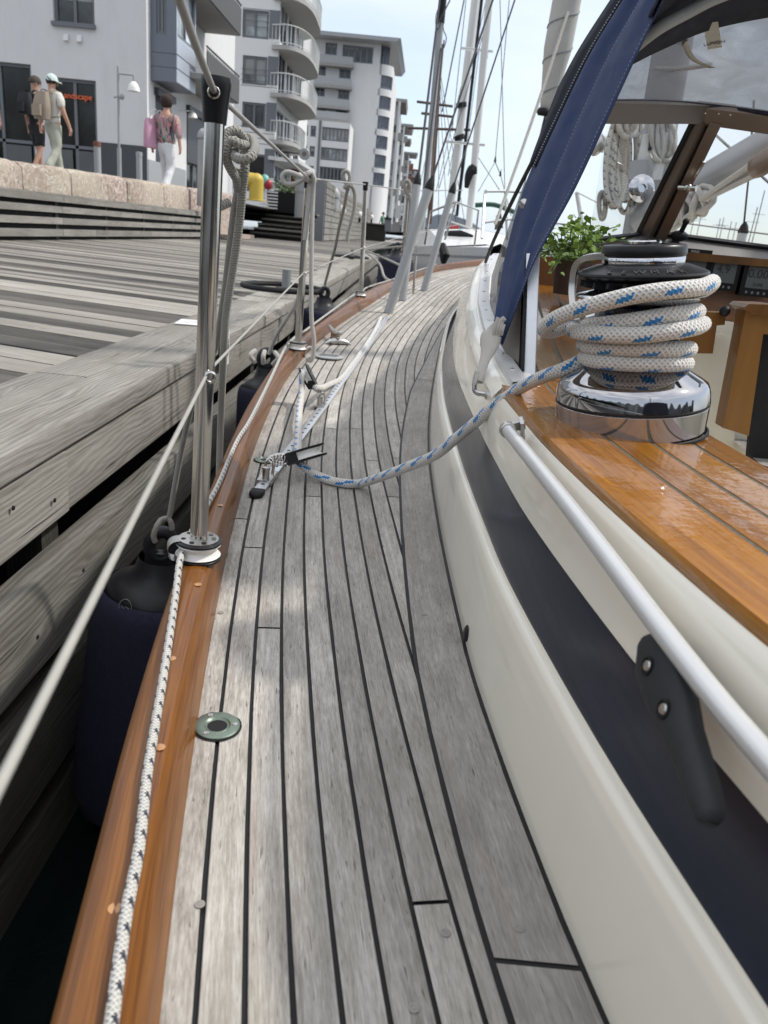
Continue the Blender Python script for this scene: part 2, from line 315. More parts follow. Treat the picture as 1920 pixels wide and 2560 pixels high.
class MB:
    def __init__(s): s.v = []; s.f = []; s.m = []; s.uv = []; s.r = []; s.cm = 0; s.cr = 0.0; s.flat = set()
    def mat(s, i): s.cm = i; return s
    def rnd(s, r=None): s.cr = random.random() if r is None else r; return s
    def vert(s, p, uv=(0, 0)): s.v.append(V(p)); s.uv.append(uv); s.r.append(s.cr); return len(s.v) - 1
    def face(s, ids, flat=False):
        if flat: s.flat.add(len(s.f))
        s.f.append(tuple(ids)); s.m.append(s.cm)
    def poly(s, pts, uvs=None, flat=True):
        s.face([s.vert(p, uvs[i] if uvs else (p[0], p[1])) for i, p in enumerate(pts)], flat)
    def hexa(s, p):
        """8 corners: 4 bottom, 4 top (same order); each face with own vertices, UV in metres, long side along u"""
        c = sum((V(q) for q in p), V()) / 8
        for ids in ((0, 1, 2, 3), (4, 5, 6, 7), (0, 1, 5, 4), (1, 2, 6, 5), (2, 3, 7, 6), (3, 0, 4, 7)):
            q = [V(p[i]) for i in ids]
            if (q[1] - q[0]).cross(q[2] - q[0]).dot(sum(q, V()) / 4 - c) < 0: q = [q[0], q[3], q[2], q[1]]
            a, b = (q[1] - q[0]).length, (q[3] - q[0]).length
            uv = [(0, 0), (a, 0), (a, b), (0, b)]
            if b > a: uv = [(y, x) for x, y in uv]
            s.poly(q, uv)
    def box(s, a, b):
        x0, y0, z0 = (min(a[i], b[i]) for i in range(3)); x1, y1, z1 = (max(a[i], b[i]) for i in range(3))
        s.hexa([(x0, y0, z0), (x1, y0, z0), (x1, y1, z0), (x0, y1, z0), (x0, y0, z1), (x1, y0, z1), (x1, y1, z1), (x0, y1, z1)])
    def obox(s, c, ax, ay, az):
        """oriented box: centre and three half-axis vectors"""
        c, ax, ay, az = V(c), V(ax), V(ay), V(az)
        s.hexa([c - ax - ay - az, c + ax - ay - az, c + ax + ay - az, c - ax + ay - az, c - ax - ay + az, c + ax - ay + az, c + ax + ay + az, c - ax + ay + az])
    def bar(s, a, b, w, h, up=(0, 0, 1)):
        a, b = V(a), V(b); d = (b - a).normalized(); side = d.cross(V(up)).normalized(); u = side.cross(d)
        s.obox((a + b) / 2, (b - a) / 2, side * w / 2, u * h / 2)
    def grid(s, rows, us=None, vs=None, closed=False):
        """rows of points -> quads"""
        n = len(rows[0]); base = len(s.v)
        for i, row in enumerate(rows):
            for j, p in enumerate(row):
                s.vert(p, (us[i] if us else i * .1, vs[j] if vs else j * .1))
        for i in range(len(rows) - 1):
            for j in range(n - 1 if not closed else n):
                a, b = base + i * n + j, base + i * n + (j + 1) % n
                s.face((a, b, b + n, a + n))
    def tube(s, path, r, n=8, caps=True, twist=0.0, flat=1.0, nrm=None):
        """round tube along a path; r a number or one per point"""
        path = [V(p) for p in path]; N = len(path); rows = []; us = []; L = 0
        t0 = (path[1] - path[0]).normalized()
        a = V(nrm) if nrm else (V((0, 0, 1)) if abs(t0.z) < .9 else V((1, 0, 0)))
        e1 = (a - a.dot(t0) * t0).normalized()
        for i, p in enumerate(path):
            t = (path[min(i + 1, N - 1)] - path[max(i - 1, 0)]).normalized()
            e1 = (e1 - e1.dot(t) * t)
            e1 = e1.normalized() if e1.length > 1e-6 else t.orthogonal().normalized()
            e2 = t.cross(e1)
            if i: L += (p - path[i - 1]).length
            ri = r[i] if isinstance(r, (list, tuple)) else r
            rows.append([p + e1 * (math.cos(2 * math.pi * k / n + twist) * ri) + e2 * (math.sin(2 * math.pi * k / n + twist) * ri * flat) for k in range(n + 1)]); us.append(L)
        s.grid(rows, us, [k / n for k in range(n + 1)])
        if caps:
            s.poly([q for q in reversed(rows[0][:-1])]); s.poly(rows[-1][:-1])
    def lathe(s, prof, o=(0, 0, 0), ax=(0, 0, 1), n=24, a0=0, a1=2 * math.pi):
        """profile (radius, height) turned about an axis"""
        o, ax = V(o), V(ax).normalized(); e1 = ax.orthogonal().normalized(); e2 = ax.cross(e1)
        rows = []; vs = []; L = 0
        for i, (r, h) in enumerate(prof):
            if i: L += math.hypot(r - prof[i - 1][0], h - prof[i - 1][1])
            vs.append(L); rows.append((r, h))
        g = []
        for k in range(n + 1):
            a = a0 + (a1 - a0) * k / n
            g.append([o + ax * h + (e1 * math.cos(a) + e2 * math.sin(a)) * max(r, 1e-5) for r, h in rows])
        R = max(r for r, h in rows)
        s.grid(g, [2 * math.pi * R * k / n for k in range(n + 1)], vs)
    def ball(s, c, r, n=12, sq=(1, 1, 1)):
        c = V(c); rows = []
        for i in range(n // 2 + 1):
            th = math.pi * i / (n // 2)
            rows.append([c + V((math.sin(th) * math.cos(2 * math.pi * j / n) * r * sq[0], math.sin(th) * math.sin(2 * math.pi * j / n) * r * sq[1], math.cos(th) * r * sq[2])) for j in range(n + 1)])
        s.grid(rows)
    def prism(s, poly, ext):
        """flat polygon (3-D points) pushed along ext"""
        a = [V(p) for p in poly]; b = [p + V(ext) for p in a]
        s.poly(a); s.poly(list(reversed(b)))
        for i in range(len(a)):
            j = (i + 1) % len(a); l = (a[j] - a[i]).length; h = V(ext).length
            s.poly([a[j], a[i], b[i], b[j]], [(0, 0), (l, 0), (l, h), (0, h)])
    def build(s, name, mats, parent=None, smooth=40, bev=0.0, label=None):
        if not isinstance(mats, (list, tuple)): mats = [mats]
        mats = [M[q] if isinstance(q, str) else q for q in mats]
        o0 = ORIG.get(parent, V()) if parent is not None else V()
        me = bpy.data.meshes.new(name)
        me.from_pydata([p - o0 for p in s.v], [], s.f)
        for q in mats: me.materials.append(q)
        me.polygons.foreach_set('material_index', s.m)
        ul = me.uv_layers.new(name='UVMap'); flat = []
        for l in me.loops: flat += s.uv[l.vertex_index]
        ul.data.foreach_set('uv', flat)
        at = me.attributes.new('rnd', 'FLOAT', 'POINT'); at.data.foreach_set('value', s.r)
        if smooth:
            me.polygons.foreach_set('use_smooth', [i not in s.flat for i in range(len(s.f))])
        me.update()
        o = bpy.data.objects.new(name, me); COL.objects.link(o)
        ORIG[o] = o0.copy()
        if parent is not None: o.parent = parent
        if smooth and smooth < 180 and len(s.f) > 6:
            import bmesh
            bm = bmesh.new(); bm.from_mesh(me); bmesh.ops.recalc_face_normals(bm, faces=bm.faces)
            lim = math.radians(smooth)
            for e in bm.edges:
                if len(e.link_faces) == 2 and e.calc_face_angle(0) > lim: e.smooth = False
            bm.to_mesh(me); bm.free()
        if bev:
            b = o.modifiers.new('bevel', 'BEVEL'); b.width = bev; b.segments = 2; b.limit_method = 'ANGLE'; b.angle_limit = math.radians(50)
        if label: o['label'] = label
        return o
def tag(o, label, cat, group=None):
    o['label'] = label; o['category'] = cat
    if group: o['group'] = group
    return o
def root(name, loc, label, cat, group=None):
    o = bpy.data.objects.new(name, None); COL.objects.link(o); o.location = loc; ORIG[o] = V(loc); o.empty_display_size = .1
    return tag(o, label, cat, group)
def struct(mb, name, mats, kind='structure', **k):
    o = mb.build(name, mats, **k); o['kind'] = kind; return o
def copy_tree(o, d, parent=None):
    c = o.copy(); COL.objects.link(c); c.parent = parent; ORIG[c] = ORIG[o] + V(d)
    if parent is None: c.location = o.location + V(d)
    for ch in o.children: copy_tree(ch, d, c)
    return c
def text_obj(name, body, size, mat_, parent, p, right, up, ext=.0005, align='CENTER'):
    """lettering as a mesh: baseline centre p, reading along right"""
    cu = bpy.data.curves.new(name, 'FONT'); cu.body = body; cu.size = size; cu.extrude = ext; cu.align_x = align; cu.align_y = 'CENTER'; cu.resolution_u = 3
    t = bpy.data.objects.new(name + '_tmp', cu); COL.objects.link(t)
    dg = bpy.context.evaluated_depsgraph_get(); me = bpy.data.meshes.new_from_object(t.evaluated_get(dg))
    bpy.data.objects.remove(t); bpy.data.curves.remove(cu)
    r, u = V(right).normalized(), V(up).normalized(); n = r.cross(u)
    mx_ = Matrix.Translation(V(p) - ORIG.get(parent, V())) @ Matrix((r, u, n)).transposed().to_4x4()
    me.transform(mx_); me.name = name
    me.materials.clear(); me.materials.append(M[mat_])
    o = bpy.data.objects.new(name, me); COL.objects.link(o); o.parent = parent; ORIG[o] = ORIG.get(parent, V()).copy()
    return o
# ------------------------------------------------------------------ water
mw, nt, b = start('harbour_water', .06, 0, 0, (.006, .010, .010)); b.inputs['IOR'].default_value = 1.33
bump(nt, b, nze(nt, scl(nt, obj_co(nt), (1, 1, 1)), 2.2, 4, .55, .4), .35, .03)
M['water'] = mw
q = MB(); q.poly([(-400, -60, -.12), (900, -60, -.12), (900, 2600, -.12), (-400, 2600, -.12)])
struct(q, 'water', 'water')

# ------------------------------------------------------------------ the boat we stand on
boat = root('sailboat', (1.15, 3.5, 1.0), 'sailboat in the foreground with weathered teak side deck, varnished toe rail and cream coaming', 'sailboat')
ry = [-1.2, -.5, 0, .338, .459, .644, .886, 1.153, 1.379, 1.648, 2.055, 2.624, 2.937, 3.283, 3.774, 4.72, 5.562, 6.353, 7.014, 7.858, 8.5]
rx = [.12, -.01, -.108, -.174, -.196, -.229, -.266, -.300, -.324, -.352, -.386, -.411, -.412, -.402, -.367, -.281, -.145, .044, .250, .682, 1.15]
outer = bez_interp(ry, rx)
iy = [-1.2, -.5, 0, .381, .517, .723, .932, 1.096, 1.292, 1.762, 2.332, 2.86, 3.329, 4.003, 4.726, 5.649, 6.492, 7.1, 7.75, 8.4]
ix = [.19, .055, -.045, -.119, -.145, -.181, -.214, -.238, -.264, -.317, -.356, -.366, -.352, -.297, -.205, -.070, .106, .31, .676, 1.15]
inner = bez_interp(iy, ix)
ey = [-1.2, -.2, .412, .552, .775, .938, 1.422, 1.933, 2.496, 3.2, 3.891, 4.328, 4.89, 5.466, 6.106, 6.846, 7.4, 8.2]
ex = [.52, .315, .196, .172, .143, .128, .106, .099, .117, .158, .205, .245, .318, .415, .52, .63, .85, 1.15]
edge = bez_interp(ey, ex)
def sample(f, y0, y1, n): return [(y0 + (y1 - y0) * i / (n - 1)) for i in range(n)]
def frange(a, b, s):
    out = []; y = a
    while y < b - 1e-6: out.append(y); y += s
    return out + [b]
YS = frange(-1.0, 3.0, .06) + frange(3.1, 8.35, .15)
# arc length + normal of the inner rail line
IN = [V((inner(y), y, 0)) for y in YS]
AL = [0]
for a, c in zip(IN, IN[1:]): AL.append(AL[-1] + (c - a).length)
NRM = []
for i in range(len(IN)):
    t = (IN[min(i + 1, len(IN) - 1)] - IN[max(i - 1, 0)]).normalized(); NRM.append(V((t.y, -t.x, 0)))
def onoff(i, o, h=0.0):
    p = IN[i] + NRM[i] * o; return V((p.x, p.y, dz(p.y) + h))
# deck: caulking sheet with planks bedded on it
q = MB(); q.mat(0)
rows = [[onoff(i, o, -.0022) for o in (-.03, .15, .3, .45, .62)] for i in range(len(YS))]
q.grid(rows, AL, (0, .1, .2, .3, .4))
PW, SEAM, O0 = .0338, .0042, .0235
q.mat(1)
rr = random.Random(3)
def margin_side(y): return edge(y) - .071 * (1 if y < 2.6 else max(0, 1 - (y - 2.6) / 1.75))
for k in range(-1, 17):
    a = O0 + k * PW + SEAM / 2; c = a + PW - SEAM
    if k == -1: a = -.03
    # butt joints
    cuts = [YS[0]] ; y = YS[0] + rr.uniform(.3, 1.3)
    forced = {2: 1.98, 3: 1.47, 5: .4665, 0: 1.2}.get(k)
    lst = []
    while y < 8: lst.append(y); y += rr.uniform(1.3, 2.2)
    if forced: lst = sorted([t for t in lst if abs(t - forced) > .9] + [forced])
    seg0 = None
    def flush(seg):
        if len(seg) < 2: return
        q.rnd(rr.random())
        q.grid([[onoff(i, a), onoff(i, a + .0006, .0006), onoff(i, c - .0006, .0006), onoff(i, c)] if isinstance(i, int) else i for i in seg], [AL[i] if isinstance(i, int) else 0 for i in seg], (k * PW, k * PW + .0006, k * PW + PW - .005, k * PW + PW - .0044))
    # refine with exact cut rows
    def row_at(y):
        n = max(1, min(len(YS) - 2, next(i for i in range(len(YS)) if YS[i] >= y))); f = (y - YS[n - 1]) / (YS[n] - YS[n - 1])
        j1, j2 = .0007 * mnoise.noise(V((y * 7, k * 3.1, 0))), .0007 * mnoise.noise(V((y * 7, k * 3.1 + 50, 0))); return [onoff(n - 1, o, h).lerp(onoff(n, o, h), f) for o, h in ((a + j1, 0), (a + j1 + .0006, .0006), (c + j2 - .0006, .0006), (c + j2, 0))], AL[n - 1] + (AL[n] - AL[n - 1]) * f
    bounds = [YS[0] + .001] + lst + [8.3]
    for y0, y1 in zip(bounds, bounds[1:]):
        y0 += .002; y1 -= .002
        pts = [row_at(y0)] + [row_at(y) for y in YS if y0 + .01 < y < y1 - .01] + [row_at(y1)]
        # stop the strip at the coaming / trunk
        pts = [p for p in pts if p[0][0].x < edge(p[0][0].y) - (.02 if k > 4 else .0)]
        if len(pts) < 2: continue
        q.rnd(rr.random())
        q.grid([p[0] for p in pts], [p[1] for p in pts], (k * PW, k * PW + .0006, k * PW + PW - .005, k * PW + PW - .0044))
deck = q.build('teak_deck', ['caulk', 'deck'], boat, smooth=25)
# margin plank beside the coaming, with its own caulked border
q = MB()
ym = [y for y in YS if y < 4.3]
def mrow(y, i0, i1, h): return [V((margin_side(y) + i0, y, dz(y) + h)), V((edge(y) + i1, y, dz(y) + h))]
q.mat(0); q.grid([mrow(y, -.004, .006, .0011) for y in ym], ym)
q.mat(1)
for y0, y1 in ((-1, .452), (.457, 2.80), (2.806, 4.2)):
    q.rnd(.2 + .5 * rr.random())
    yy = [y0] + [y for y in ym if y0 + .01 < y < y1 - .01] + [y1]
    q.grid([[V((margin_side(y) + .0002 + .0012 * mnoise.noise(V((y * 9, 0, 2))) + .001, y, dz(y) + .0022)), V((edge(y) - .0045 + .0010 * mnoise.noise(V((y * 13, 3, 2))), y, dz(y) + .0022))] for y in yy], yy, (0, .07))
q.build('margin_plank', ['caulk', 'margin'], deck)
# wooden plugs over the deck screws
def disc(mb, c, r, h, n=14, nrm=(0, 0, 1)):
    mb.lathe([(r, 0), (r, h), (0, h + .0002)], c, nrm, n)
for px, py in ((1114, 2331), (1298, 2320), (1035, 2519), (552, 1531), (1060, 1535), (500, 2260)):
    q = MB(); q.rnd(.95); p = RD(px, py, .0015 if px < 1290 and px != 1060 else .0027); disc(q, p, .0042, .0001); q.build('deck_plug', 'margin', deck)
# toe rail: varnished cap
def rail_prof(y):
    o, i = outer(y), inner(y); z = dz(y); wd = i - o
    return [V((o + .004, y, z - .12)), V((o + .004, y, z + .012)), V((o - .001, y, z + .02)), V((o, y, z + .043)), V((o + .006, y, z + .050)), V((o + wd * .42, y, z + .053)), V((o + wd * .66, y, z + .051)), V((o + wd * .80, y, z + .043)), V((o + wd * .93, y, z + .016)), V((i, y, z + .001))]
q = MB(); y_all = frange(-1.0, 4, .05) + frange(4.1, 8.4, .12)
scarf = [-1.0, 1.64, 4.35, 8.4]
for y0, y1 in zip(scarf, scarf[1:]):
    yy = [y0 + .0006] + [y for y in y_all if y0 + .01 < y < y1 - .01] + [y1 - .0006]
    q.rnd(rr.random()); q.grid([rail_prof(y) for y in yy], yy, (0, .12, .13, .15, .16, .2, .22, .24, .26, .28))
rail = q.build('toe_rail', 'rail', boat, smooth=60)
for px, py in ((495, 1461), (429, 1646), (400, 1868), (287, 2271), (551, 1263)):
    p = RD(px, py, .0525); q = MB(); disc(q, p, .0050, .0003); q.build('wooden_plug', 'bung', rail)
# hull side below the rail
q = MB(); yy = y_all
q.grid([[V((outer(y) + .006, y, dz(y) - .03)), V((outer(y) + .02, y, dz(y) - .4)), V((outer(y) + .07, y, .3)), V((outer(y) + .2 + .0 * y, y, -.3))] for y in yy])
q.build('hull', 'cream', boat, smooth=60)
# ------------------------------------------------------------------ coaming and cabin trunk (gelcoat moulding)
def topz(y):                                            # top of the moulding above the deck
    return {0: 0}.get(0) + (1.308 if y < 1.35 else 1.308 + .135 * ((y - 1.35) / 1.2) if y < 2.55 else 1.443 - .03 * (y - 2.55))
def insets(y):
    k = min(1, max(0, (y - 1.2) / 1.4)); return .050 + .075 * k + .03 * max(0, y - 2.6)
def coam(y):
    e, z, t, I = edge(y), dz(y), topz(y), insets(y)
    f = lambda o, h: V((e + o, y, h))
    rz = z + .138 * (1 if y < 2.2 else max(.25, 1 - (y - 2.2) / 1.6)); s = I / .05
    st = rz + .004; sp = z + .222 if y < 1.3 else z + .222 - .02 * (y - 1.3); sp = min(sp, t - .05); sp = max(sp, st + .01)
    return [f(0, z - .02), f(.002, z + .02), f(.0065, rz - .018), f(.0095, rz - .006), f(.0125, rz - .001), f(.016, rz), f(.0195, rz + .0005), f(.021, st), f(.021 + .011 * s, sp), f(.021 + .011 * s, sp + .001), f(.036 * s, t - .034), f(.040 * s, t - .012), f(.0455 * s, t - .003), f(.052 * s, t), f(.052 * s + .03, t)]
q = MB(); yc_ = frange(-1.0, 2.6, .05) + frange(2.7, 6.9, .1)
R_ = [coam(y) for y in yc_]
q.grid([r[:8] for r in R_]); q.grid([r[9:] for r in R_])
coaming = q.build('coaming', 'cream', boat, smooth=50)
q = MB(); ys_ = [y for y in yc_ if y < 3.25]
q.grid([coam(y)[7:9] for y in ys_]); q.build('dark_stripe', 'navy', coaming)
# cabin top forward of the windscreen
q = MB()
q.grid([[coam(y)[-1], V((coam(y)[-1].x + .3, y, topz(y) + .03)), V((1.2, y, topz(y) + .06))] for y in frange(2.6, 6.9, .2)])
q.poly([coam(6.9)[-1], V((1.2, 6.9, topz(6.9) + .06)), V((1.2, 7.2, dz(7.2))), V((.8, 7.2, dz(7.2)))])
q.build('cabin_top', 'cream', boat)
# black drain knob on the lower face
p = V((edge(1.0) + .006, 1.0, dz(1.0) + .03)); pk = RX(1172, 1580, edge(.93) + .003)
pk = RW(1172, 1584, .004); q = MB(); q.lathe([(.0, .0065), (.008, .006), (.0115, .004), (.012, -.002)], pk, (-1, -.12, .08), 22); q.build('drain_cover', 'black', coaming)
# ------------------------------------------------------------------ varnished coaming top
q = MB(); TZ = lambda y: topz(y) + .009
def teak_row(y, o0, o1, h0, h1=None):
    e = edge(y) + insets(y); return [V((e + o0, y, TZ(y) + h0)), V((e + o1, y, TZ(y) + (h1 if h1 is not None else h0)))]
yt = frange(-.8, 2.5, .05)
tw = lambda y: .232 + .02 * max(0, y - 1.2)
q.mat(1); q.grid([teak_row(y, .002 if y < 1.3 else .055, tw(y), -.0009) for y in yt], yt)
edges = [(-.002, .074), (.078, .128), (.132, .183), (.187, .232)]
q.mat(0)
for a, c in edges:
    for y0, y1 in ((-.8, 1.305), (1.31, 2.5)):
        q.rnd(rr.random()); yy = [y0] + [y for y in yt if y0 + .01 < y < y1 - .01] + [y1]
        sc = lambda y: tw(y) / .232
        def prow(y):
            e0, e1 = teak_row(y, max(a, .052 if y0 > 1 else a) * sc(y), c * sc(y), 0)
            return [V((e0.x, y, e0.z - .004)), V((e0.x + .0012, y, e0.z)), V((e1.x - .0012, y, e1.z)), V((e1.x, y, e1.z - .002))]
        q.grid([prow(y) for y in yy], yy, (a, a + .002, c - .002, c))
q.mat(0); q.rnd(.4)
q.grid([[V((edge(y) + insets(y) - .0018, y, TZ(y) - .004)), V((edge(y) + insets(y) - .003, y, TZ(y) - .0115))] for y in yt], yt, (0, .012))
q.grid([[V((edge(y) + insets(y) + tw(y), y, TZ(y) - .002)), V((edge(y) + insets(y) + tw(y), y, TZ(y) - .05))] for y in yt], yt, (0, .05))
ctop = q.build('coaming_top', ['teaktop', 'dirty'], boat, smooth=50)
# worn dirty bedding line between the teak and the gelcoat
q = MB(); q.grid([[V((edge(y) + insets(y) - .0030 - .0022 * abs(mnoise.noise(V((y * 14, 1, 0)))), y, TZ(y) - .0085)), V((edge(y) + insets(y) + .0005, y, TZ(y) - .0075 + .003 * mnoise.noise(V((y * 31, 5, 0)))))] for y in frange(-.8, 2.5, .02)])
q.build('worn_bedding', 'worn', ctop)
# tail of cockpit: inner side wall, footwell, seat line, bulkhead
q = MB()
q.grid([[V((edge(y) + insets(y) + tw(y) + .002, y, TZ(y) - .02)), V((edge(y) + insets(y) + tw(y) + .02, y, .95)), V((edge(y) + insets(y) + tw(y) + .05, y, .80))] for y in frange(-.8, 1.5, .1)])
q.poly([(.25, -.9, .56), (2.2, -.9, .56), (2.2, 2.2, .56), (.25, 2.2, .56)])
q.box((1.98, -.9, .57), (2.16, 2.5, 1.30)); q.box((.62, 1.64, .57), (1.97, 1.70, 1.27)); q.box((.47, -.9, .57), (.78, 1.2, .92)); q.box((1.65, -.9, .57), (1.97, 1.63, .92))
q.build('cockpit_liner', 'cream', boat, smooth=0)
q = MB(); q.grid([[V((2.16, y, 1.2)), V((2.18, y, 1.02)), V((2.62 - .03 * max(0, y - 2) ** 2, y, 1.0 + SH * max(0, y) ** 2)), V((2.60 - .03 * max(0, y - 2) ** 2, y, -.3))] for y in frange(-1, 6.4, .3)]); q.build('starboard_side', 'cream', boat)
# ------------------------------------------------------------------ handrail on the coaming
hr = [V((edge(y) + .022, y, 1.284 - .010 * max(0, (1.05 - y) / .7))) for y in frange(-.5, 1.06, .05)]
q = MB(); hw_ = [RW(1268, 1074, .010), RW(1440, 1290, .010), RW(1690, 1620, .010), RW(1915, 1895, .010)]; hp = resample(hw_ + [V((edge(y) + .010, y, hw_[-1].z - .004)) for y in (.2, -.2, -.8)], .04)
q.tube(hp, .0078, 14); hrail = q.build('handrail', 'alupaint', boat)
q = MB(); h0 = hp[0]
q.obox(h0 + V((.019, .010, .001)), (.0022, 0, .0005), (0, .011, .002), (-.002, 0, .010)); q.bar(h0 + V((.0, .004, .001)), h0 + V((.021, .012, .006)), .008, .010); q.lathe([(.0, .003), (.0098, .003), (.0098, -.006), (.0, -.006)], h0, (hp[0] - hp[1]).normalized(), 16)
q.build('rail_bracket', 'dullsteel', hrail, bev=.001)
# ------------------------------------------------------------------ big black cleat over the stripe
c0, c1 = RX(1640, 1640, edge(.55) + .015), RX(1800, 2010, edge(.42) + .006)
c0, c1 = V((edge(.555) + .018, .555, 0)), V((edge(.40) + .012, .40, 0))
A_, B_ = RX(1618, 1598, .1965), RX(1826, 2068, .2065)
q = MB(); ax_ = (B_ - A_); L_ = ax_.length; d_ = ax_.normalized(); nn = V((-1, -.15, .25)).normalized(); sd_ = d_.cross(nn).normalized(); nn = sd_.cross(d_)
if nn.x > 0: nn = -nn
prof = [(0, .0005, .0), (.004, .004, .001), (.03, .009, .004), (.12, .0205, .006), (.3, .0215, .0075), (.48, .0185, .009), (.62, .0135, .0095), (.88, .0108, .009), (.97, .0085, .008), (.992, .005, .006), (1.0, .0004, .003)]
rows = []
for t, hw, th in prof:
    c_ = A_ + ax_ * t; lift = .0 if t < .5 else (t - .5) * .016
    rows.append([c_ + sd_ * (math.cos(a) * hw) + nn * (lift + (th * .9 + .004) * (max(0, math.sin(a)) ** .6 if math.sin(a) > 0 else -.15)) for a in [2 * math.pi * k / 20 for k in range(21)]])
q.grid(rows); hc = q.build('horn_cleat', 'cleatblack', boat, smooth=70)
for t in (.20, .46):
    c_ = A_ + ax_ * t + nn * ((.0102 if t < .3 else .0122)); q = MB()
    q.lathe([(.0066, -.002), (.0066, .0012), (.0054, .0016), (.005, .0004), (0, .0004)], c_, nn, 18); q.build('screw_recess', 'blackmatt', hc)
    q = MB(); q.lathe([(.0042, .0004), (.0034, .0014), (0, .0018)], c_, nn, 14); q.build('screw', 'dullsteel', hc)
# ------------------------------------------------------------------ stanchions, guide blocks, lifelines
st_pos = [(V((-.251, 1.035, 0)), V((-.247, 1.035, 1.674)), True), (V((-.371, 2.876, 0)), V((-.365, 2.876, 1.690)), True), (V((-.255, 4.697, 0)), V((-.278, 4.697, 1.786)), False), (V((-.04, 6.15, 0)), V((-.05, 6.15, 1.85)), False), (V((.05, -.75, 0)), V((.05, -.75, 1.66)), False)]
holes = []; caps = []
for k, (b0, t0, blk) in enumerate(st_pos):
    if k == 0: b0.x, b0.y = -.262, 1.035
    zb = dz(b0.y) + .051; b0 = V((b0.x, b0.y, zb))
    ax = (t0 - b0).normalized()
    q = MB(); q.tube([b0 + ax * .012, t0 - ax * .03], .0125 if k != 0 else .0123, 20); so = q.build('stanchion', 'steel', boat)
    q = MB(); q.lathe([(.0125, -.047), (.0142, -.047), (.0155, -.03), (.0178, -.012), (.019, -.004), (.0175, .003), (.0, .005)] if k == 0 else [(.0125, -.045), (.0135, -.045), (.0145, -.02), (.017, .0), (.0, .003)], t0, ax, 20)
    cp = q.build('stanchion_cap', 'black', so)
    if k == 0:
        q = MB(); e_ = RY(534, 231, 1.015); tv = V((.3, -1, .1)).normalized()
        q.lathe([(.0062, .0), (.0075, .0015), (.0062, .003), (.0045, .0)], e_, tv, 16); q.build('wire_eye', 'dullsteel', so)
    hz = .268 if k else .266
    hp_ = b0 + ax * hz; holes.append(hp_); caps.append(t0 - ax * .013)
    q = MB(); q.lathe([(.0075, .0), (.0085, .0012), (.0062, .0028), (.005, .0)], hp_ + V((.010, -.0115, 0)) * (1 if k == 0 else .8), (.35, -1, 0), 16); q.build('hole_grommet', 'dullsteel', so)
    # guide block or base plate
    c = b0.copy()
    if k < 3:
        R = .033 if k == 0 else .032
        q = MB(); q.lathe([(0, 0), (R, 0), (R + .0005, .003), (R * .96, .0045), (0, .0045)], c, ax, 32); gb = q.build('guide_block', 'black', so)
        q = MB(); q.lathe([(R * .6, .005), (R * .93, .005), (R * .97, .0065), (R * .84, .011), (R * .80, .0145), (R * .84, .018), (R * .97, .0225), (R * .93, .0245), (R * .6, .0245)], c, ax, 36); q.build('sheave', 'white', gb)
        q = MB(); q.lathe([(R * .9, .0245), (R, .025), (R * 1.01, .0275), (R * .95, .0290), (R * .3, .0292), (R * .3, .025)], c, ax, 36); q.build('cheek_plate', 'black', gb)
        q = MB(); q.lathe([(R * .86, .0292), (R * .86, .0308), (R * .4, .0312), (.0125, .0312)], c, ax, 32)
        # side strap bending round the sheave on the dock side
        st = [V((-R * .55, -.006, .0306)), V((-R * .95, -.012, .0300)), V((-R * 1.17, -.016, .024)), V((-R * 1.2, -.017, .014)), V((-R * 1.1, -.016, .004)), V((-R * .7, -.012, .0008))]
        q.grid([[c + p_ + V((.004, -.010, 0)), c + p_ + V((-.004, .012, 0))] for p_ in resample(st, n=4)]); q.build('top_plate', 'dullsteel', gb)
        if k == 0:
            for a in (0.1, .9, 2.5, 3.6, 4.5, 5.3):
                q = MB(); q.lathe([(.0035, .0313), (.0035, .0318), (0, .0318)], c + V((math.cos(a), math.sin(a), 0)) * .0215, ax, 12); q.build('plate_hole' if a > 1 else 'plate_screw', 'blackmatt' if a > 1 else 'steel', gb)
    else:
        q = MB(); q.lathe([(0, 0), (.03, 0), (.03, .008), (.016, .012), (.016, .04), (.0125, .042)], c, ax, 20); q.build('base_socket', 'dullsteel', so)
def sag(a, b, s, n=10): return [a.lerp(b, i / n) - V((0, 0, 4 * s * (i / n) * (1 - i / n))) for i in range(n + 1)]
up = [RZ(449, 0, 1.655), RY(535, 228, 1.02)]
q = MB(); c4 = caps[4]
path = [c4, V((-.02, -.1, 1.648)), V((-.10, .28, 1.648))] + up + [caps[0] + V((0, .015, -.002)), caps[1], caps[2], caps[3], V((.40, 7.1, 1.93))]
pth = resample(path[:6], .1) + path[6:]
q.tube(pth, .0036, 10); q.build('upper_lifeline', 'wire', boat)
near = RZ(0, 1960, 1.335)
q = MB(); pth = resample([holes[4], V((-.03, -.35, 1.335)), near, holes[0] + V((.004, -.012, 0))], .1) + [holes[0], holes[1], holes[2], holes[3], V((.40, 7.1, 1.66))]
q.tube(pth, .0023, 10); q.build('lower_lifeline', 'wirew', boat)
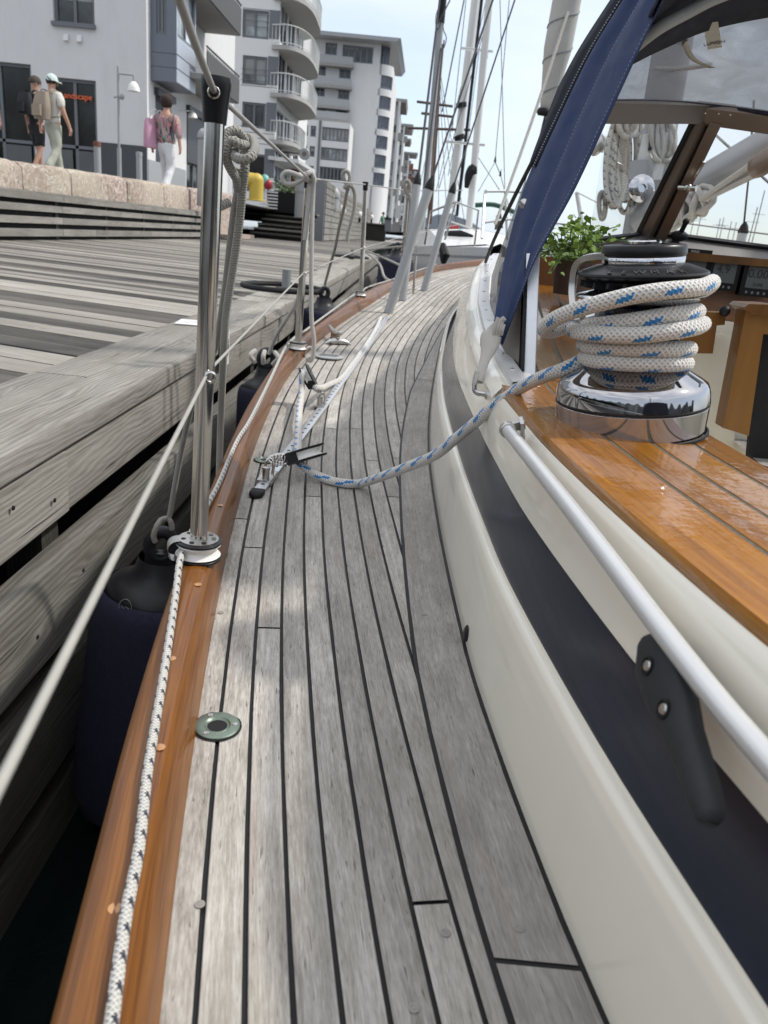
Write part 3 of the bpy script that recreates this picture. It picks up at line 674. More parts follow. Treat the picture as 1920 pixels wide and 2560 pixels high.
# ------------------------------------------------------------------ genoa track with cars and blocks
tA, tB = RD(640, 1243, 0), RD(967, 797, 0)
def tz(p, h): return V((p.x, p.y, dz(p.y) + h))
tpts = [tA.lerp(tB, i / 40) for i in range(41)]
td = (tB - tA).normalized(); tn = V((td.y, -td.x, 0)).normalized()
q = MB(); W_ = .0115
q.grid([[tz(p - tn * W_ * .8, .001), tz(p - tn * W_ * .8, .004), tz(p - tn * W_, .005), tz(p - tn * W_, .0088), tz(p - tn * W_ * .86, .0096), tz(p + tn * W_ * .86, .0096), tz(p + tn * W_, .0088), tz(p + tn * W_, .005), tz(p + tn * W_ * .8, .004), tz(p + tn * W_ * .8, .001)] for p in tpts])
track = q.build('genoa_track', 'alu', boat, smooth=30)
Lt = (tB - tA).length; n_ = int(Lt / .042)
for i in range(1, n_):
    p = tA + td * (Lt * (i + .3) / n_); q = MB()
    q.lathe([(.0042, 0), (.0042, .0003), (0, .0003)], tz(p, .0097), (0, 0, 1), 10); q.build('pin_hole', 'blackmatt', track)
q = MB(); e0 = tz(tA - td * .004, .0); q.ball(tz(tA - td * .002, .006), .014, 16, (1, 1, .62)); q.obox(tz(tA + td * .008, .0065), td * .012, tn * .0128, (0, 0, .0055)); q.build('end_stop', 'blackmatt', track, smooth=60)
def car(p, ln):
    p = tz(p, 0)
    q = MB(); q.obox(p + V((0, 0, .0125)), td * ln, tn * .0145, (0, 0, .0025)); q.obox(p + V((0, 0, .007)) + tn * .0136, td * ln, tn * .0012, (0, 0, .004)); q.obox(p + V((0, 0, .007)) - tn * .0136, td * ln, tn * .0012, (0, 0, .004))
    c = q.build('track_car', 'dullsteel', track, bev=.0008)
    q = MB(); q.lathe([(.0075, 0), (.0075, .017), (.0085, .018), (.0085, .022), (0, .0225)], p + td * (-ln * .45) + V((0, 0, .015)), (0, 0, 1), 16); q.build('car_pin', 'dullsteel', track, smooth=35)
    q = MB(); q.tube(resample([p + td * ln * .3 + tn * .008 + V((0, 0, .014)), p + td * ln * .5 + tn * .008 + V((0, 0, .036)), p + td * ln * .55 + V((0, 0, .046)), p + td * ln * .5 - tn * .008 + V((0, 0, .036)), p + td * ln * .3 - tn * .008 + V((0, 0, .014))], n=5), .0032, 8); q.build('car_eye', 'steel', track)
    return p + td * ln * .55 + V((0, 0, .044))
k1 = car(RD(668, 1205, 0), .034)
k2 = car(RD(800, 1022, 0), .026)
def block(tail, tip, face, wd=.011):
    """opened snatch block: two cheeks and a grooved sheave between them; tail at the shackle"""
    tail, tip = V(tail), V(tip); d = (tip - tail); Ln = d.length; d = d.normalized(); f = V(face); f = (f - f.dot(d) * d).normalized(); s = d.cross(f)
    def lozenge(h, l0, l1): return [tail + d * l0 + s * (h * .55), tail + d * (l0 + (l1 - l0) * .25) + s * h, tail + d * (l0 + (l1 - l0) * .7) + s * h, tail + d * (l0 + (l1 - l0) * .92) + s * h * .75, tail + d * l1 + s * h * .25, tail + d * l1 - s * h * .25, tail + d * (l0 + (l1 - l0) * .92) - s * h * .75, tail + d * (l0 + (l1 - l0) * .7) - s * h, tail + d * (l0 + (l1 - l0) * .25) - s * h, tail + d * l0 - s * h * .55]
    q = MB()
    for sg in (-1, 1): q.prism([p_ + f * (sg * wd - .002) for p_ in lozenge(.0185, 0, Ln)], f * .004)
    q.obox(tail + d * .010, d * .012, s * .011, f * wd)
    bl = q.build('snatch_block', 'black', boat, bev=.0014)
    c = tail + d * (Ln * .52)
    q = MB(); rows = []
    for a in range(25):
        t = a / 24; ang = 2 * math.pi * t; ca, sa = math.cos(ang), math.sin(ang)
        rows.append([c + d * (ca * Ln * .40 * kk) + s * (sa * .0155 * kk) + f * hh for kk, hh in ((.9, -wd * .78), (1.0, -wd * .74), (.86, -wd * .3), (.82, 0), (.86, wd * .3), (1.0, wd * .74), (.9, wd * .78))])
    q.grid(rows); q.build('sheave', 'chrome' if False else 'white', bl, smooth=60)
    q = MB()
    for sg in (-1, 1): q.lathe([(.0045, .0), (.0045, .0012), (0, .0016)], c + f * sg * (wd + .002), f * sg, 12)
    q.build('axle', 'steel', bl)
    return bl, tail, d, f, s
def shackle(bl, a, b_, f):
    a, b_, f = V(a), V(b_), V(f); m = (a + b_) / 2; d = (b_ - a).normalized(); s = d.cross(f).normalized()
    q = MB()
    q.tube(resample([b_ + f * .008, m + f * .010, a + f * .004, a - f * .004, m - f * .010, b_ - f * .008], n=5), .0032, 8)
    q.tube([b_ + f * .014, b_ - f * .014], .0042, 10)
    hel = [a.lerp(b_, .15 + .8 * t / 40) + (s * math.cos(t * .8) + f * math.sin(t * .8)) * .0115 for t in range(41)]
    q.tube(hel, .0011, 6)
    q.build('shackle', 'steel', bl)
# near block lies over towards the coaming, far block stands up leaning to the rail
n0 = RD(715, 1150, .045); n1 = RD(806, 1118, .040)
B1 = block(n0, RD(812, 1122, .062), RD(755, 1180, .02) - RD(748, 1128, .06))
shackle(B1[0], k1, B1[1] + B1[2] * .006, V((0, .3, 1)))
f0 = RD(787, 985, .052)
f0 = V((k2.x - .002, k2.y + .02, k2.z + .036)); f0 = RY(783, 968, k2.y + .01); f1 = RY(757, 915, k2.y + .02)
B2 = block(f0, f1, V((.9, -.05, .45)), .0115)
shackle(B2[0], k2, B2[1], V((1, 0, 0)))
# ------------------------------------------------------------------ bronze deck fillers, plate, cleat
def filler(px, py, R):
    c = RD(px, py, .002); q = MB()
    ring_ = [(R * .50, .0002), (R * .56, .0012), (R * .60, .0022), (R * .93, .0022), (R, .0012), (R, -.002)]
    q.lathe(ring_, c, (0, 0, 1), 36); fo = q.build('deck_filler', 'bronze', boat, smooth=40)
    q = MB(); rows = [[c + V((math.cos(a) * R * .98, math.sin(a) * R * .98, -.0005)), c + V((math.cos(a) * R * (1.09 + .06 * mnoise.noise(V((math.cos(a) * 3, math.sin(a) * 3, 1)))), math.sin(a) * R * (1.09 + .06 * mnoise.noise(V((math.cos(a) * 3, math.sin(a) * 3, 1)))), -.0002))] for a in [2 * math.pi * k / 40 for k in range(41)]]
    q.grid(rows); q.build('sealant_ring', 'caulk', fo)
    q = MB(); q.lathe([(R * .52, .0002), (R * .50, .0007), (R * .46, .0007), (R * .44, .0002)], c, (0, 0, 1), 24); q.build('inner_ring', 'bronze', fo)
    q = MB(); q.poly([c + V((math.cos(2 * math.pi * k / 20) * R * .53, math.sin(2 * math.pi * k / 20) * R * .52, .0001)) for k in range(20)]); q.build('dark_well_disc', 'blackmatt', fo)  # flat black disc in place of the well's shade; deck is uncut
    for a in (.15, 2.2, 4.3):
        q = MB(); p = c + V((math.cos(a), math.sin(a), 0)) * R * .78; q.lathe([(.0032, .0022), (.0028, .0030), (0, .0032)], p, (0, 0, 1), 12); q.build('screw', 'steel', fo)
filler(543, 1815, .0242); filler(662, 1150, .0235)
c = RD(822, 893, .004); q = MB(); q.lathe([(0, 0), (.055, 0), (.055, .004), (.05, .007), (0, .0075)], c, (0, 0, 1), 28)
gp = q.build('deck_plate', 'greytube', boat, smooth=35)
for o in (-.022, 0, .022):
    q = MB(); q.box(c + V((-.042 + abs(o) * .4, o - .0035, .0072)), c + V((.042 - abs(o) * .4, o + .0035, .0092))); q.build('grip_bar', 'grey', gp)
c = RD(845, 862, 0); q = MB(); cd = V((.96, .3, 0)).normalized(); cs = V((-.3, .96, 0))
q.tube(resample([c + cd * -.055 + V((0, 0, .004)), c + cd * -.03 + V((0, 0, .012)), c + V((0, 0, .014)), c + cd * .03 + V((0, 0, .012)), c + cd * .055 + V((0, 0, .004))], n=6), [.005 + .009 * math.sin(math.pi * i / 24) for i in range(25)], 10)
q.lathe([(.018, 0), (.014, .01), (.012, .028), (.014, .034)], c + cs * .03, (0, 0, 1), 14); q.lathe([(.018, 0), (.014, .01), (.012, .028), (.014, .034)], c + cs * .10, (0, 0, 1), 14)
q.tube(resample([c + cs * -.05 + V((0, 0, .052)), c + cs * .02 + V((0, 0, .040)), c + cs * .065 + V((0, 0, .038)), c + cs * .11 + V((0, 0, .040)), c + cs * .2 + V((0, 0, .054))], n=6), [.006 + .008 * math.sin(math.pi * i / 24) for i in range(25)], 10)
q.build('mooring_cleat', 'dullsteel', boat, smooth=60)
c = RD(774, 895, .0); q = MB(); q.tube(resample([c + V((-.02, 0, 0)), c + V((-.016, 0, .03)), c + V((0, .0, .042)), c + V((.016, 0, .03)), c + V((.02, 0, 0))], n=5), .0042, 8); q.build('pad_eye', 'steel', boat)
# ------------------------------------------------------------------ winch
WC = V((.307, 1.006, 1.3135)); WA = V((-.115, -.02, 1)).normalized()
vf = V((WC.x, WC.y, 0)).normalized(); rg = V((vf.y, -vf.x, 0)); rg = (rg - rg.dot(WA) * WA).normalized(); fr = WA.cross(rg); fr = fr if fr.dot(vf) < 0 else -fr
def WP(phi, r, h): a = math.radians(phi); r = r * .92; h = h * .985; return WC + rg * (math.cos(a) * r) + fr * (math.sin(a) * r) + WA * h
def wl_(q, prof, c, ax, n): q.lathe([(r * .92, h * .985) for r, h in prof], c, ax, n)
q = MB(); wl_(q, [(0, 0), (.0990, 0), (.1012, .002), (.1035, .034), (.1020, .0355), (.1020, .0375), (.1037, .039), (.1022, .052), (.1005, .0575), (.0985, .0615), (.090, .067), (.078, .0735), (.069, .0795), (.062, .087), (.058, .095), (.057, .105), (.0575, .15), (.064, .16)], WC, WA, 72)
winch = q.build('winch', 'chromebase', boat, smooth=32)
q = MB(); wl_(q, [(.1036, .0352), (.1038, .0356), (.1038, .0374), (.1036, .0378)], WC, WA, 72); q.build('base_groove', 'blackmatt', winch)
q = MB(); wl_(q, [(.100, -.001), (.1062, -.001), (.1062, .0016), (.1035, .0024)], WC, WA, 64); q.build('base_gasket', 'blackmatt', winch)
q = MB(); wl_(q, [(.060, .157), (.073, .162), (.0815, .167), (.0835, .1695), (.082, .172), (.06, .176)], WC, WA, 64); q.build('lower_jaw', 'chrome', winch, smooth=50)
q = MB(); prof = [(.05, .176), (.062, .178), (.068, .181)]
wl_(q, [(.055, .174), (.055, .186), (.072, .189), (.0815, .1925), (.084, .1955), (.083, .1975), (.077, .200), (.060, .2055), (.05, .207)], WC, WA, 64)
ujaw = q.build('upper_jaw', 'black', winch, smooth=40)
q = MB()
for k in range(22):                                     # ribs inside the jaws
    a = k * 360 / 22; q.bar(WP(a, .058, .180), WP(a + 5, .079, .1845), .004, .006, WA)
q.build('jaw_ribs', 'blackmatt', winch)
q = MB(); wl_(q, [(.049, .204), (.0515, .2055), (.0525, .208), (.0525, .2145), (.051, .216)], WC, WA, 56); q.build('chrome_ring', 'chrome', winch, smooth=50)
q = MB(); wl_(q, [(.05, .2155), (.0535, .2165), (.0540, .2185), (.0538, .226), (.0515, .2285), (.045, .2292), (.03, .2296), (.03, .228)], WC, WA, 56); q.build('top_cover', 'black', winch, smooth=40)
q = MB(); wl_(q, [(.021, .228), (.021, .2325), (.0195, .2338), (.0125, .2338), (.012, .225), (0, .225)], WC, WA, 12); q.build('handle_socket', 'chrome', winch, smooth=30)
# stripper arm on the left
q = MB(); arm = [WP(172, .045, .2155), WP(176, .062, .2158), WP(180, .079, .212), WP(181, .0865, .203), WP(181, .0885, .185), WP(178, .0885, .170), WP(172, .086, .152), WP(165, .084, .142)]
arm = resample(arm, n=6); rows = []
for i, p in enumerate(arm):
    t = i / (len(arm) - 1); hw = .016 if t < .3 else .016 - .004 * (t - .3); o_ = (p - WC); o_ = (o_ - o_.dot(WA) * WA).normalized(); s_ = WA.cross(o_); tn_ = (arm[min(i + 1, len(arm) - 1)] - arm[max(i - 1, 0)]).normalized(); n_2 = tn_.cross(s_).normalized()
    rows.append([p - s_ * hw + n_2 * .0035, p + s_ * hw + n_2 * .0035, p + s_ * hw - n_2 * .0035, p - s_ * hw - n_2 * .0035, p - s_ * hw + n_2 * .0035])
q.grid(rows); q.poly(rows[0][:4]); q.poly(rows[-1][:4]); q.build('stripper_arm', 'dullsteel', winch, smooth=30)
# raised lettering round the upper jaw
for k, ch in enumerate('LEWMAR'):
    a = 118 - k * 13.5
    p = WP(a, .0765, .2006); rad = (WP(a, .08, .1992) - WP(a, .06, .2056)).normalized(); tang = WA.cross((p - WC)).normalized()
    if tang.dot(rg) < 0: tang = -tang
    text_obj('raised_letter', ch, .0135, 'blackgrey', ujaw, p, tang, -rad, .0006)
# ------------------------------------------------------------------ genoa sheet (one rope): along the track, through both blocks, up to the winch and round it

def hz(wy): return (1206 - wy) / 1090 * .2262           # height on the winch axis from the close-up's rows
wr = .0098
kf = [(176, .0675, hz(790)), (270, .0665, hz(800)), (360, .067, hz(790)), (450, .068, hz(806)), (540, .067, hz(775)), (630, .067, hz(740)), (720, .0695, hz(706)), (810, .071, hz(722)), (900, .069, hz(690)), (990, .070, hz(640)), (1080, .082, hz(556)), (1130, .088, hz(608)), (1170, .089, hz(648)), (1215, .089, hz(636)), (1260, .083, hz(596)), (1350, .072, hz(560)), (1440, .0735, hz(488)), (1485, .077, hz(516)), (1530, .078, hz(562)), (1575, .075, hz(590)), (1620, .070, hz(585)), (1710, .074, hz(470)), (1800, .0865, hz(325)), (1840, .090, hz(372)), (1890, .0965, hz(432)), (1935, .107, hz(510)), (1970, .122, hz(590)), (1988, .124, hz(612)), (2003, .117, hz(590)), (2012, .106, hz(530)), (2016, .099, hz(440)), (2026, .093, hz(372)), (2050, .084, hz(345)), (2090, .075, hz(342))]
def ease(a, b, t): return a + (b - a) * t
wraps = []
for i in range(len(kf) - 1):
    p0, p1, p2, p3 = kf[max(i - 1, 0)], kf[i], kf[i + 1], kf[min(i + 2, len(kf) - 1)]
    m = max(2, int((p2[0] - p1[0]) / 7) + 2)
    for k in range(m):
        t = k / m
        v_ = []
        for c_ in (0, 1, 2):
            d0 = (p2[c_] - p0[c_]) / max(1e-6, p2[0] - p0[0]) * (p2[0] - p1[0]); d1 = (p3[c_] - p1[c_]) / max(1e-6, p3[0] - p1[0]) * (p2[0] - p1[0])
            if c_ == 0: d0 = d1 = p2[0] - p1[0]
            v_.append((2*t**3-3*t*t+1)*p1[c_] + (t**3-2*t*t+t)*d0 + (-2*t**3+3*t*t)*p2[c_] + (t**3-t*t)*d1)
        v_[2] += .17 * v_[1] * math.sin(math.radians(v_[0])); wraps.append(WP(*v_))




sheet = [RD(952, 795, .010), RD(935, 830, .010), RD(905, 877, .010), RD(873, 920, .011), RD(850, 948, .012), RD(822, 962, .022), RY(800, 971, f1.y - .012), RY(785, 966, f1.y - .01)]
bc = f0.lerp(f1, .52)
bs = B2[4]
sheet += [bc + B2[2] * -.02 + V((.004, .0, .0)), bc + V((-.012, -.012, .008)), RY(754, 985, bc.y - .04), RD(748, 1030, .034), RD(746, 1080, .030), RD(745, 1118, .030)]
n_mid = n0.lerp(RD(812, 1122, .062), .35)
sheet += [RD(744, 1140, .034), RD(750, 1158, .032), RD(775, 1178, .020), RD(820, 1199, .0115), RD(870, 1209, .011), RD(905, 1208, .014), RY(950, 1193, 1.46), RY(1002, 1174, 1.40), RY(1082, 1140, 1.33), RY(1130, 1104, 1.29), RY(1182, 1062, 1.245), RY(1233, 1018, 1.205), RY(1275, 987, 1.165), RY(1312, 963, 1.13), RY(1360, 942, 1.08), RY(1410, 924, 1.04)]
sp = resample(sheet, .012)
full = sp + wraps[1:]
q = MB()
rad = []
rj = random.Random(2)
for i in range(len(full)):
    rad.append((.0086 if i < len(sp) * .5 else .0092 if i < len(sp) else wr) * (1 + .045 * mnoise.noise(V((i * .13, 0, 0)))))
    if i > 3: full[i] = full[i] + V((mnoise.noise(V((i * .09, 7, 0))), mnoise.noise(V((i * .09, 17, 0))), mnoise.noise(V((i * .09, 27, 0))))) * .0012
q.tube(full, rad, 14)
tag(q.build('genoa_sheet', 'sheet', None, smooth=80), 'thick white blue-flecked rope wound round the chrome winch and led through two deck blocks', 'rope')
# ------------------------------------------------------------------ furling line along the toe rail
fl = [RD(255, 2700, .058), RD(278, 2560, .058), RD(315, 2286, .058), RD(347, 2124, .058), RD(367, 1945, .058), RD(384, 1836, .058), RD(414, 1656, .058), RD(439, 1488, .060), RD(450, 1400, .066), RD(468, 1362, .067), RD(486, 1316, .063), RD(543, 1217, .058), RD(592, 1104, .058), RD(627, 1047, .058), RD(677, 946, .058), RD(712, 872, .062), RD(735, 845, .066), RD(764, 826, .062), RD(812, 790, .060), RD(885, 737, .064), RD(905, 728, .066), RD(922, 717, .064), RD(985, 697, .06), RD(1040, 678, .06), RD(1090, 661, .06)]
q = MB(); q.tube(resample(fl, .02), .0047, 10)
tag(q.build('furling_line', 'furl', None, smooth=80), 'thin white rope with black flecks running along the varnished toe rail', 'rope')
# ------------------------------------------------------------------ alu base track of the sprayhood and windscreen
def bt(y, o, h): return V((edge(y) + insets(y) * .9 + o, y, topz(y) + h))
pl_o = [RZ(1280, 960, 1.322), RZ(1237, 889, 1.334), RZ(1211, 824, 1.358), RY(1197, 766, 1.95), RY(1195, 740, 2.05), RY(1202, 689, 2.3), RY(1214, 656, 2.55), RY(1232, 636, 2.75)]
pl = resample(pl_o, .05)
side = [V((.026 + .004 * i / len(pl), .012, .001)) for i in range(len(pl))]
q = MB(); q.grid([[p + V((-.001, 0, -.012)), p, p + V((.001, 0, .003)), p + side[i] + V((0, 0, .005)), p + side[i] + V((0, 0, -.01))] for i, p in enumerate(pl)]); q.poly([pl[0] + V((-.001, 0, -.012)), pl[0], pl[0] + side[0] + V((0, 0, .005)), pl[0] + side[0] + V((0, 0, -.01))])
btrack = q.build('base_track', 'alupaint', boat, smooth=30)
for i in range(2, len(pl) - 1, 3):
    c = pl[i] + side[i] * .5 + V((0, 0, .0042)); q = MB(); q.lathe([(.0042, 0), (.0036, .0012), (0, .0012)], c, (0, -.1, 1), 12); q.build('track_screw', 'dullsteel', btrack)
# moulded lip under the track
q = MB(); q.grid([[p + V((-.028, -.004, -.022)), p + V((-.014, -.002, -.006)), p + V((-.002, 0, -.0055)), p + V((.05, .01, -.006))] for p in pl]); q.build('moulded_lip', 'cream', coaming, smooth=80)
# ------------------------------------------------------------------ windscreen
def frame_bar(mb, a, b, w, d, face):                    # flat bar between two points, width w seen along face
    a, b, f = V(a), V(b), V(face).normalized(); t = (b - a).normalized(); s = t.cross(f).normalized(); f2 = s.cross(t)
    mb.obox((a + b) / 2, (b - a) / 2, s * w / 2, f2 * d / 2)
# main corners (pixel rows of the photo put on the leaning panes)
YB, YT = 2.40, 2.20
ctl, cbl = RY(1800, 305, YT), RY(1650, 585, YB); cbr = RY(2300, 660, YB); ctr = RY(2300, 395, YT)
ltl, ltr, lbr, lbl = RY(1520, 285, 1.96), RY(1735, 288, YT), RY(1612, 585, YB), RY(1470, 612, 2.12)
fwd = V((0, -1, .1))
fn = (ctr - ctl).cross(cbl - ctl).normalized(); fn = fn if fn.y < 0 else -fn
ln_ = (ltr - ltl).cross(lbl - ltl).normalized(); ln_ = ln_ if ln_.y < 0 else -ln_
q = MB()
frame_bar(q, RY(1500, 279, 1.92), RY(1760, 283, YT), .042, .03, ln_)
ws = q.build('windscreen', 'brownalu', boat, bev=.003)
def bar_part(name, m, a, b, w, d, f, par=None): 
    k = MB(); frame_bar(k, a, b, w, d, f); return k.build(name, m, par or ws, bev=.002)
bar_part('top_bar', 'brownalu', RY(1765, 284, YT), RY(2300, 362, YT), .042, .03, fn)
jp = MB(); frame_bar(jp, RY(1742, 279, YT - .005), RY(1835, 289, YT - .005), .036, .036, fn); jo = jp.build('corner_bracket', 'brownalu', ws, bev=.002)
for px, py in ((1747, 282), (1762, 284), (1796, 285), (1825, 288)):
    k = MB(); p = RY(px, py, YT - .026); k.lathe([(.003, -.006), (.003, 0), (0, .0014)], p, fn, 10); k.build('bracket_screw', 'steel', ws)
bar_part('corner_post', 'brownalu', RY(1752, 296, YT), RY(1608, 600, YB), .028, .035, ln_)
bar_part('corner_post', 'brownalu', RY(1788, 300, YT), RY(1646, 600, YB), .030, .032, fn)
k = MB(); frame_bar(k, RY(1770, 298, YT + .006), RY(1627, 600, YB + .006), .007, .02, fn); k.build('post_seal', 'blackmatt', ws)
bar_part('bottom_bar', 'greyalu', RY(1640, 598, YB), RY(2300, 684, YB), .022, .03, fn)
k = MB(); frame_bar(k, RY(1650, 583, YB - .005), RY(2300, 668, YB - .005), .009, .012, fn); k.build('bottom_seal', 'blackmatt', ws)
bar_part('sill', 'greyalu', RY(1575, 607, YB - .02), RY(2300, 702, YB - .02), .03, .06, fn)
bar_part('bottom_bar', 'greyalu', RY(1430, 622, 2.08), RY(1610, 601, YB - .01), .024, .03, ln_)
k = MB(); frame_bar(k, RY(1500, 598, 2.14), RY(1600, 586, YB - .01), .009, .012, ln_); k.build('bottom_seal', 'blackmatt', ws)
k = MB(); frame_bar(k, RY(1736, 296, YT - .004), RY(1592, 590, YB - .004), .007, .012, ln_); k.build('pane_seal', 'blackmatt', ws)
k = MB(); k.poly([ctl, ctr, cbr, cbl]); k.build('pane', 'glass', ws, smooth=0)
k = MB(); k.poly([ltl, ltr, lbr, lbl]); k.build('pane', 'glass', ws, smooth=0)
# side: aft post and quarter panel beside the blue flap
pa, pb = RY(1322, 950, 1.35), RY(1333, 640, 1.42)
q = MB(); frame_bar(q, pa, pb, .021, .03, (-.2, -1, 0)); q.build('aft_post', 'alu', ws, bev=.0015)
pc = RY(1296, 935, 1.34)
q = MB(); q.prism([pc, pa + V((-.010, .004, .004)), pb + V((-.009, .004, 0)), RY(1306, 690, 1.47), RY(1235, 835, 1.52)], V((.003, .004, 0))); q.build('quarter_panel', 'greyalu', ws)
k = MB(); frame_bar(k, RY(1307, 930, 1.348), RY(1318, 655, 1.42), .006, .03, (-.2, -1, 0)); k.build('post_seal', 'blackmatt', ws)
# stay and latch of the opening pane
q = MB(); a_, b_ = RY(1760, 403, YT + .04), RY(1680, 535, YB - .04); q.tube([a_, b_], .0055, 8); m_ = RY(1720, 470, 2.25); q.ball(m_, .011, 10); q.tube([m_ + V((-.018, .02, 0)), m_ + V((.018, -.012, 0))], .008, 10); q.ball(b_, .010, 10); q.build('window_stay', 'dullsteel', ws)
q = MB(); c_ = RY(1698, 590, YB - .03); q.ball(c_, .022, 12, (1.2, .8, .7)); q.tube([c_, c_ + V((.004, -.02, .035))], .007, 8); q.ball(c_ + V((.004, -.02, .038)), .010, 10); q.build('pane_latch', 'blackmatt', ws)
# ------------------------------------------------------------------ sprayhood: roof, clear front, blue side flap
aft = [RY(1255, 862, 1.385), RY(1312, 721, 1.37), RY(1349, 637, 1.36), RY(1434, 482, 1.34), RY(1531, 266, 1.32), RY(1592, 127, 1.31), RY(1652, 0, 1.30), RY(1668, -34, 1.298)]
lft = [RY(1232, 838, 1.44), RY(1253, 718, 1.52), RY(1272, 620, 1.58), RY(1318, 455, 1.62), RY(1388, 300, 1.64), RY(1470, 140, 1.62), RY(1560, 0, 1.58), RY(1584, -34, 1.57)]
A2, L2 = resample(aft, n=8), resample(lft, n=8)
q = MB(); NW = 24; rows = []
nrm_ = V((-.75, -.65, .15)).normalized()
for i, (a, l) in enumerate(zip(A2, L2)):
    t = i / (len(A2) - 1); row = []
    for j in range(NW + 1):
        s = j / NW
        fold = .012 * math.sin(s * 3.2 * math.pi + 1.2 * t) * (1 - abs(2 * s - 1) ** 3) * (.35 + .9 * t) + .004 * math.sin(s * 19 + 6 * t)
        row.append(l.lerp(a, s) + nrm_ * fold)
    rows.append(row)
q.grid(rows, vs=[j / NW * .2 for j in range(NW + 1)])
sh = q.build('sprayhood', 'blue', boat, smooth=180)
sm = sh.modifiers.new('thick', 'SOLIDIFY'); sm.thickness = .0016; sm.offset = 0
for s_, nm in ((.975, 'seam'), (.62, 'seam')):          # stitched seams
    j = int(s_ * NW); q = MB()
    line = resample([r[j] + nrm_ * .0022 for r in rows], .0034)
    for a, c in zip(line[::2], line[1::2]): q.tube([a, c], .00032, 4, caps=False)
    q.build('stitched_seam', 'thread', sh)
# dark zipped edge on the forward side of the flap
q = MB(); zr = []
for i, l in enumerate(L2):
    if i < 26: continue
    t = (i - 26) / (len(L2) - 27); w_ = .006 + .010 * min(1, t * 3)
    zr.append([l + V((-w_ * 1.2, w_ * 2.2, .004)), l + V((-w_ * .6, w_ * .9, .006)) - V((0, .01, 0)), l + nrm_ * .003, rows[i][2] + nrm_ * .005])
q.grid(zr); zo = q.build('zip_flap', 'bluedark', sh, smooth=180); zm = zo.modifiers.new('thick', 'SOLIDIFY'); zm.thickness = .003
q = MB(); zl = resample([r[2] * .3 + r[3] * .7 + nrm_ * .002 for r in zr], .006)
for i in range(0, len(zl) - 1): q.ball(zl[i], .0016, 6)
q.build('zip_teeth', 'greytube', sh)
# clear side window in front of the flap
q = MB(); sw = [(RY(1214, 652, 2.52), RY(1272, 640, 1.57)), (RY(1228, 610, 2.45), RY(1285, 570, 1.60)), (RY(1258, 535, 2.35), RY(1304, 500, 1.61)), (RY(1292, 455, 2.2), RY(1328, 430, 1.62)), (RY(1318, 400, 2.1), RY(1345, 390, 1.63))]
sl = [(p_ + V((.02, -.3 * k / 9, 0)), L2[0].lerp(L2[10], k / 9)) for k, p_ in enumerate(reversed(pl[4:14]))]
low = [(pl[5 + k] + V((.028, 0, .004)), ) for k in range(8)]
g = []
for k in range(12):
    t = k / 11; bot = resample([pl_o[5] + V((.03, 0, .004)), pl_o[4] + V((.03, 0, .004)), pl_o[3] + V((.028, 0, .004)), pl_o[2] + V((.028, 0, .004))], n=4)[k]
    top = resample([RY(1330, 400, 1.95), RY(1318, 440, 1.80), RY(1295, 540, 1.68), RY(1268, 640, 1.6)], n=4)[k]
    g.append([bot.lerp(top, s / 6) for s in range(7)])
q.grid(g); q.build('side_window', 'vinyl', sh, smooth=180)
q = MB(); q.tube(resample([RY(1214, 655, 2.5), RY(1235, 600, 2.3), RY(1282, 500, 2.05), RY(1332, 402, 1.85)], n=6), .005, 8); q.build('window_binding', 'blackmatt', sh)
q = MB(); c_ = RY(1311, 510, 1.575); q.lathe([(.006, -.002), (.009, .0), (.009, .004), (0, .006)], c_, (-.6, -1, .1), 14); q.tube([c_ + V((-.012, -.006, .004)), c_ + V((.014, -.006, -.012))], .0022, 6); q.build('turn_button', 'dullsteel', sh)
# clear front between the windscreen and the roof
vb = [RY(1510, 262, 1.95), RY(1640, 262, 2.1), RY(1770, 270, 2.2), RY(1920, 290, 2.2), RY(2150, 330, 2.2), RY(2400, 370, 2.2)]
vt = [RY(1560, 150, 1.72), RY(1650, 105, 1.74), RY(1770, 55, 1.76), RY(1920, 22, 1.78), RY(2150, -10, 1.8), RY(2400, -20, 1.8)]
VB, VT = resample(vb, n=5), resample(vt, n=5)
q = MB(); q.grid([[a.lerp(c, s / 8) + V((0, -.02, .03)) * math.sin(math.pi * s / 8) * .6 for s in range(9)] for a, c in zip(VB, VT)]); q.build('front_window', 'vinyl', sh, smooth=180)
q = MB(); q.tube([p + V((0, -.012, .0)) for p in VB], .010, 8); q.build('bottom_binding', 'bluedark', sh)
ra = [RY(1625, 40, 1.30), RY(1700, -110, 1.28), RY(1850, -300, 1.28), RY(2100, -430, 1.28), RY(2400, -500, 1.28), RY(2700, -520, 1.28)]
RA = resample(ra, n=5)
q = MB(); q.grid([[c + V((0, -.005, -.015)), c.lerp(a, .12) + V((0, 0, .0)), c.lerp(a, .35) + V((0, 0, .02)), c.lerp(a, .7) + V((0, 0, .02)), a] for a, c in zip(RA, VT)]); ro = q.build('roof_canvas', 'bluedark', sh, smooth=180)
rm = ro.modifiers.new('thick', 'SOLIDIFY'); rm.thickness = .002
q = MB(); q.tube(resample([RY(1560, 140, 1.66), RY(1640, 75, 1.60), RY(1720, 30, 1.60), RY(1800, -10, 1.60), RY(1950, -60, 1.6), RY(2200, -90, 1.6)], n=6), .011, 10); q.build('hood_bow', 'greytube', sh)
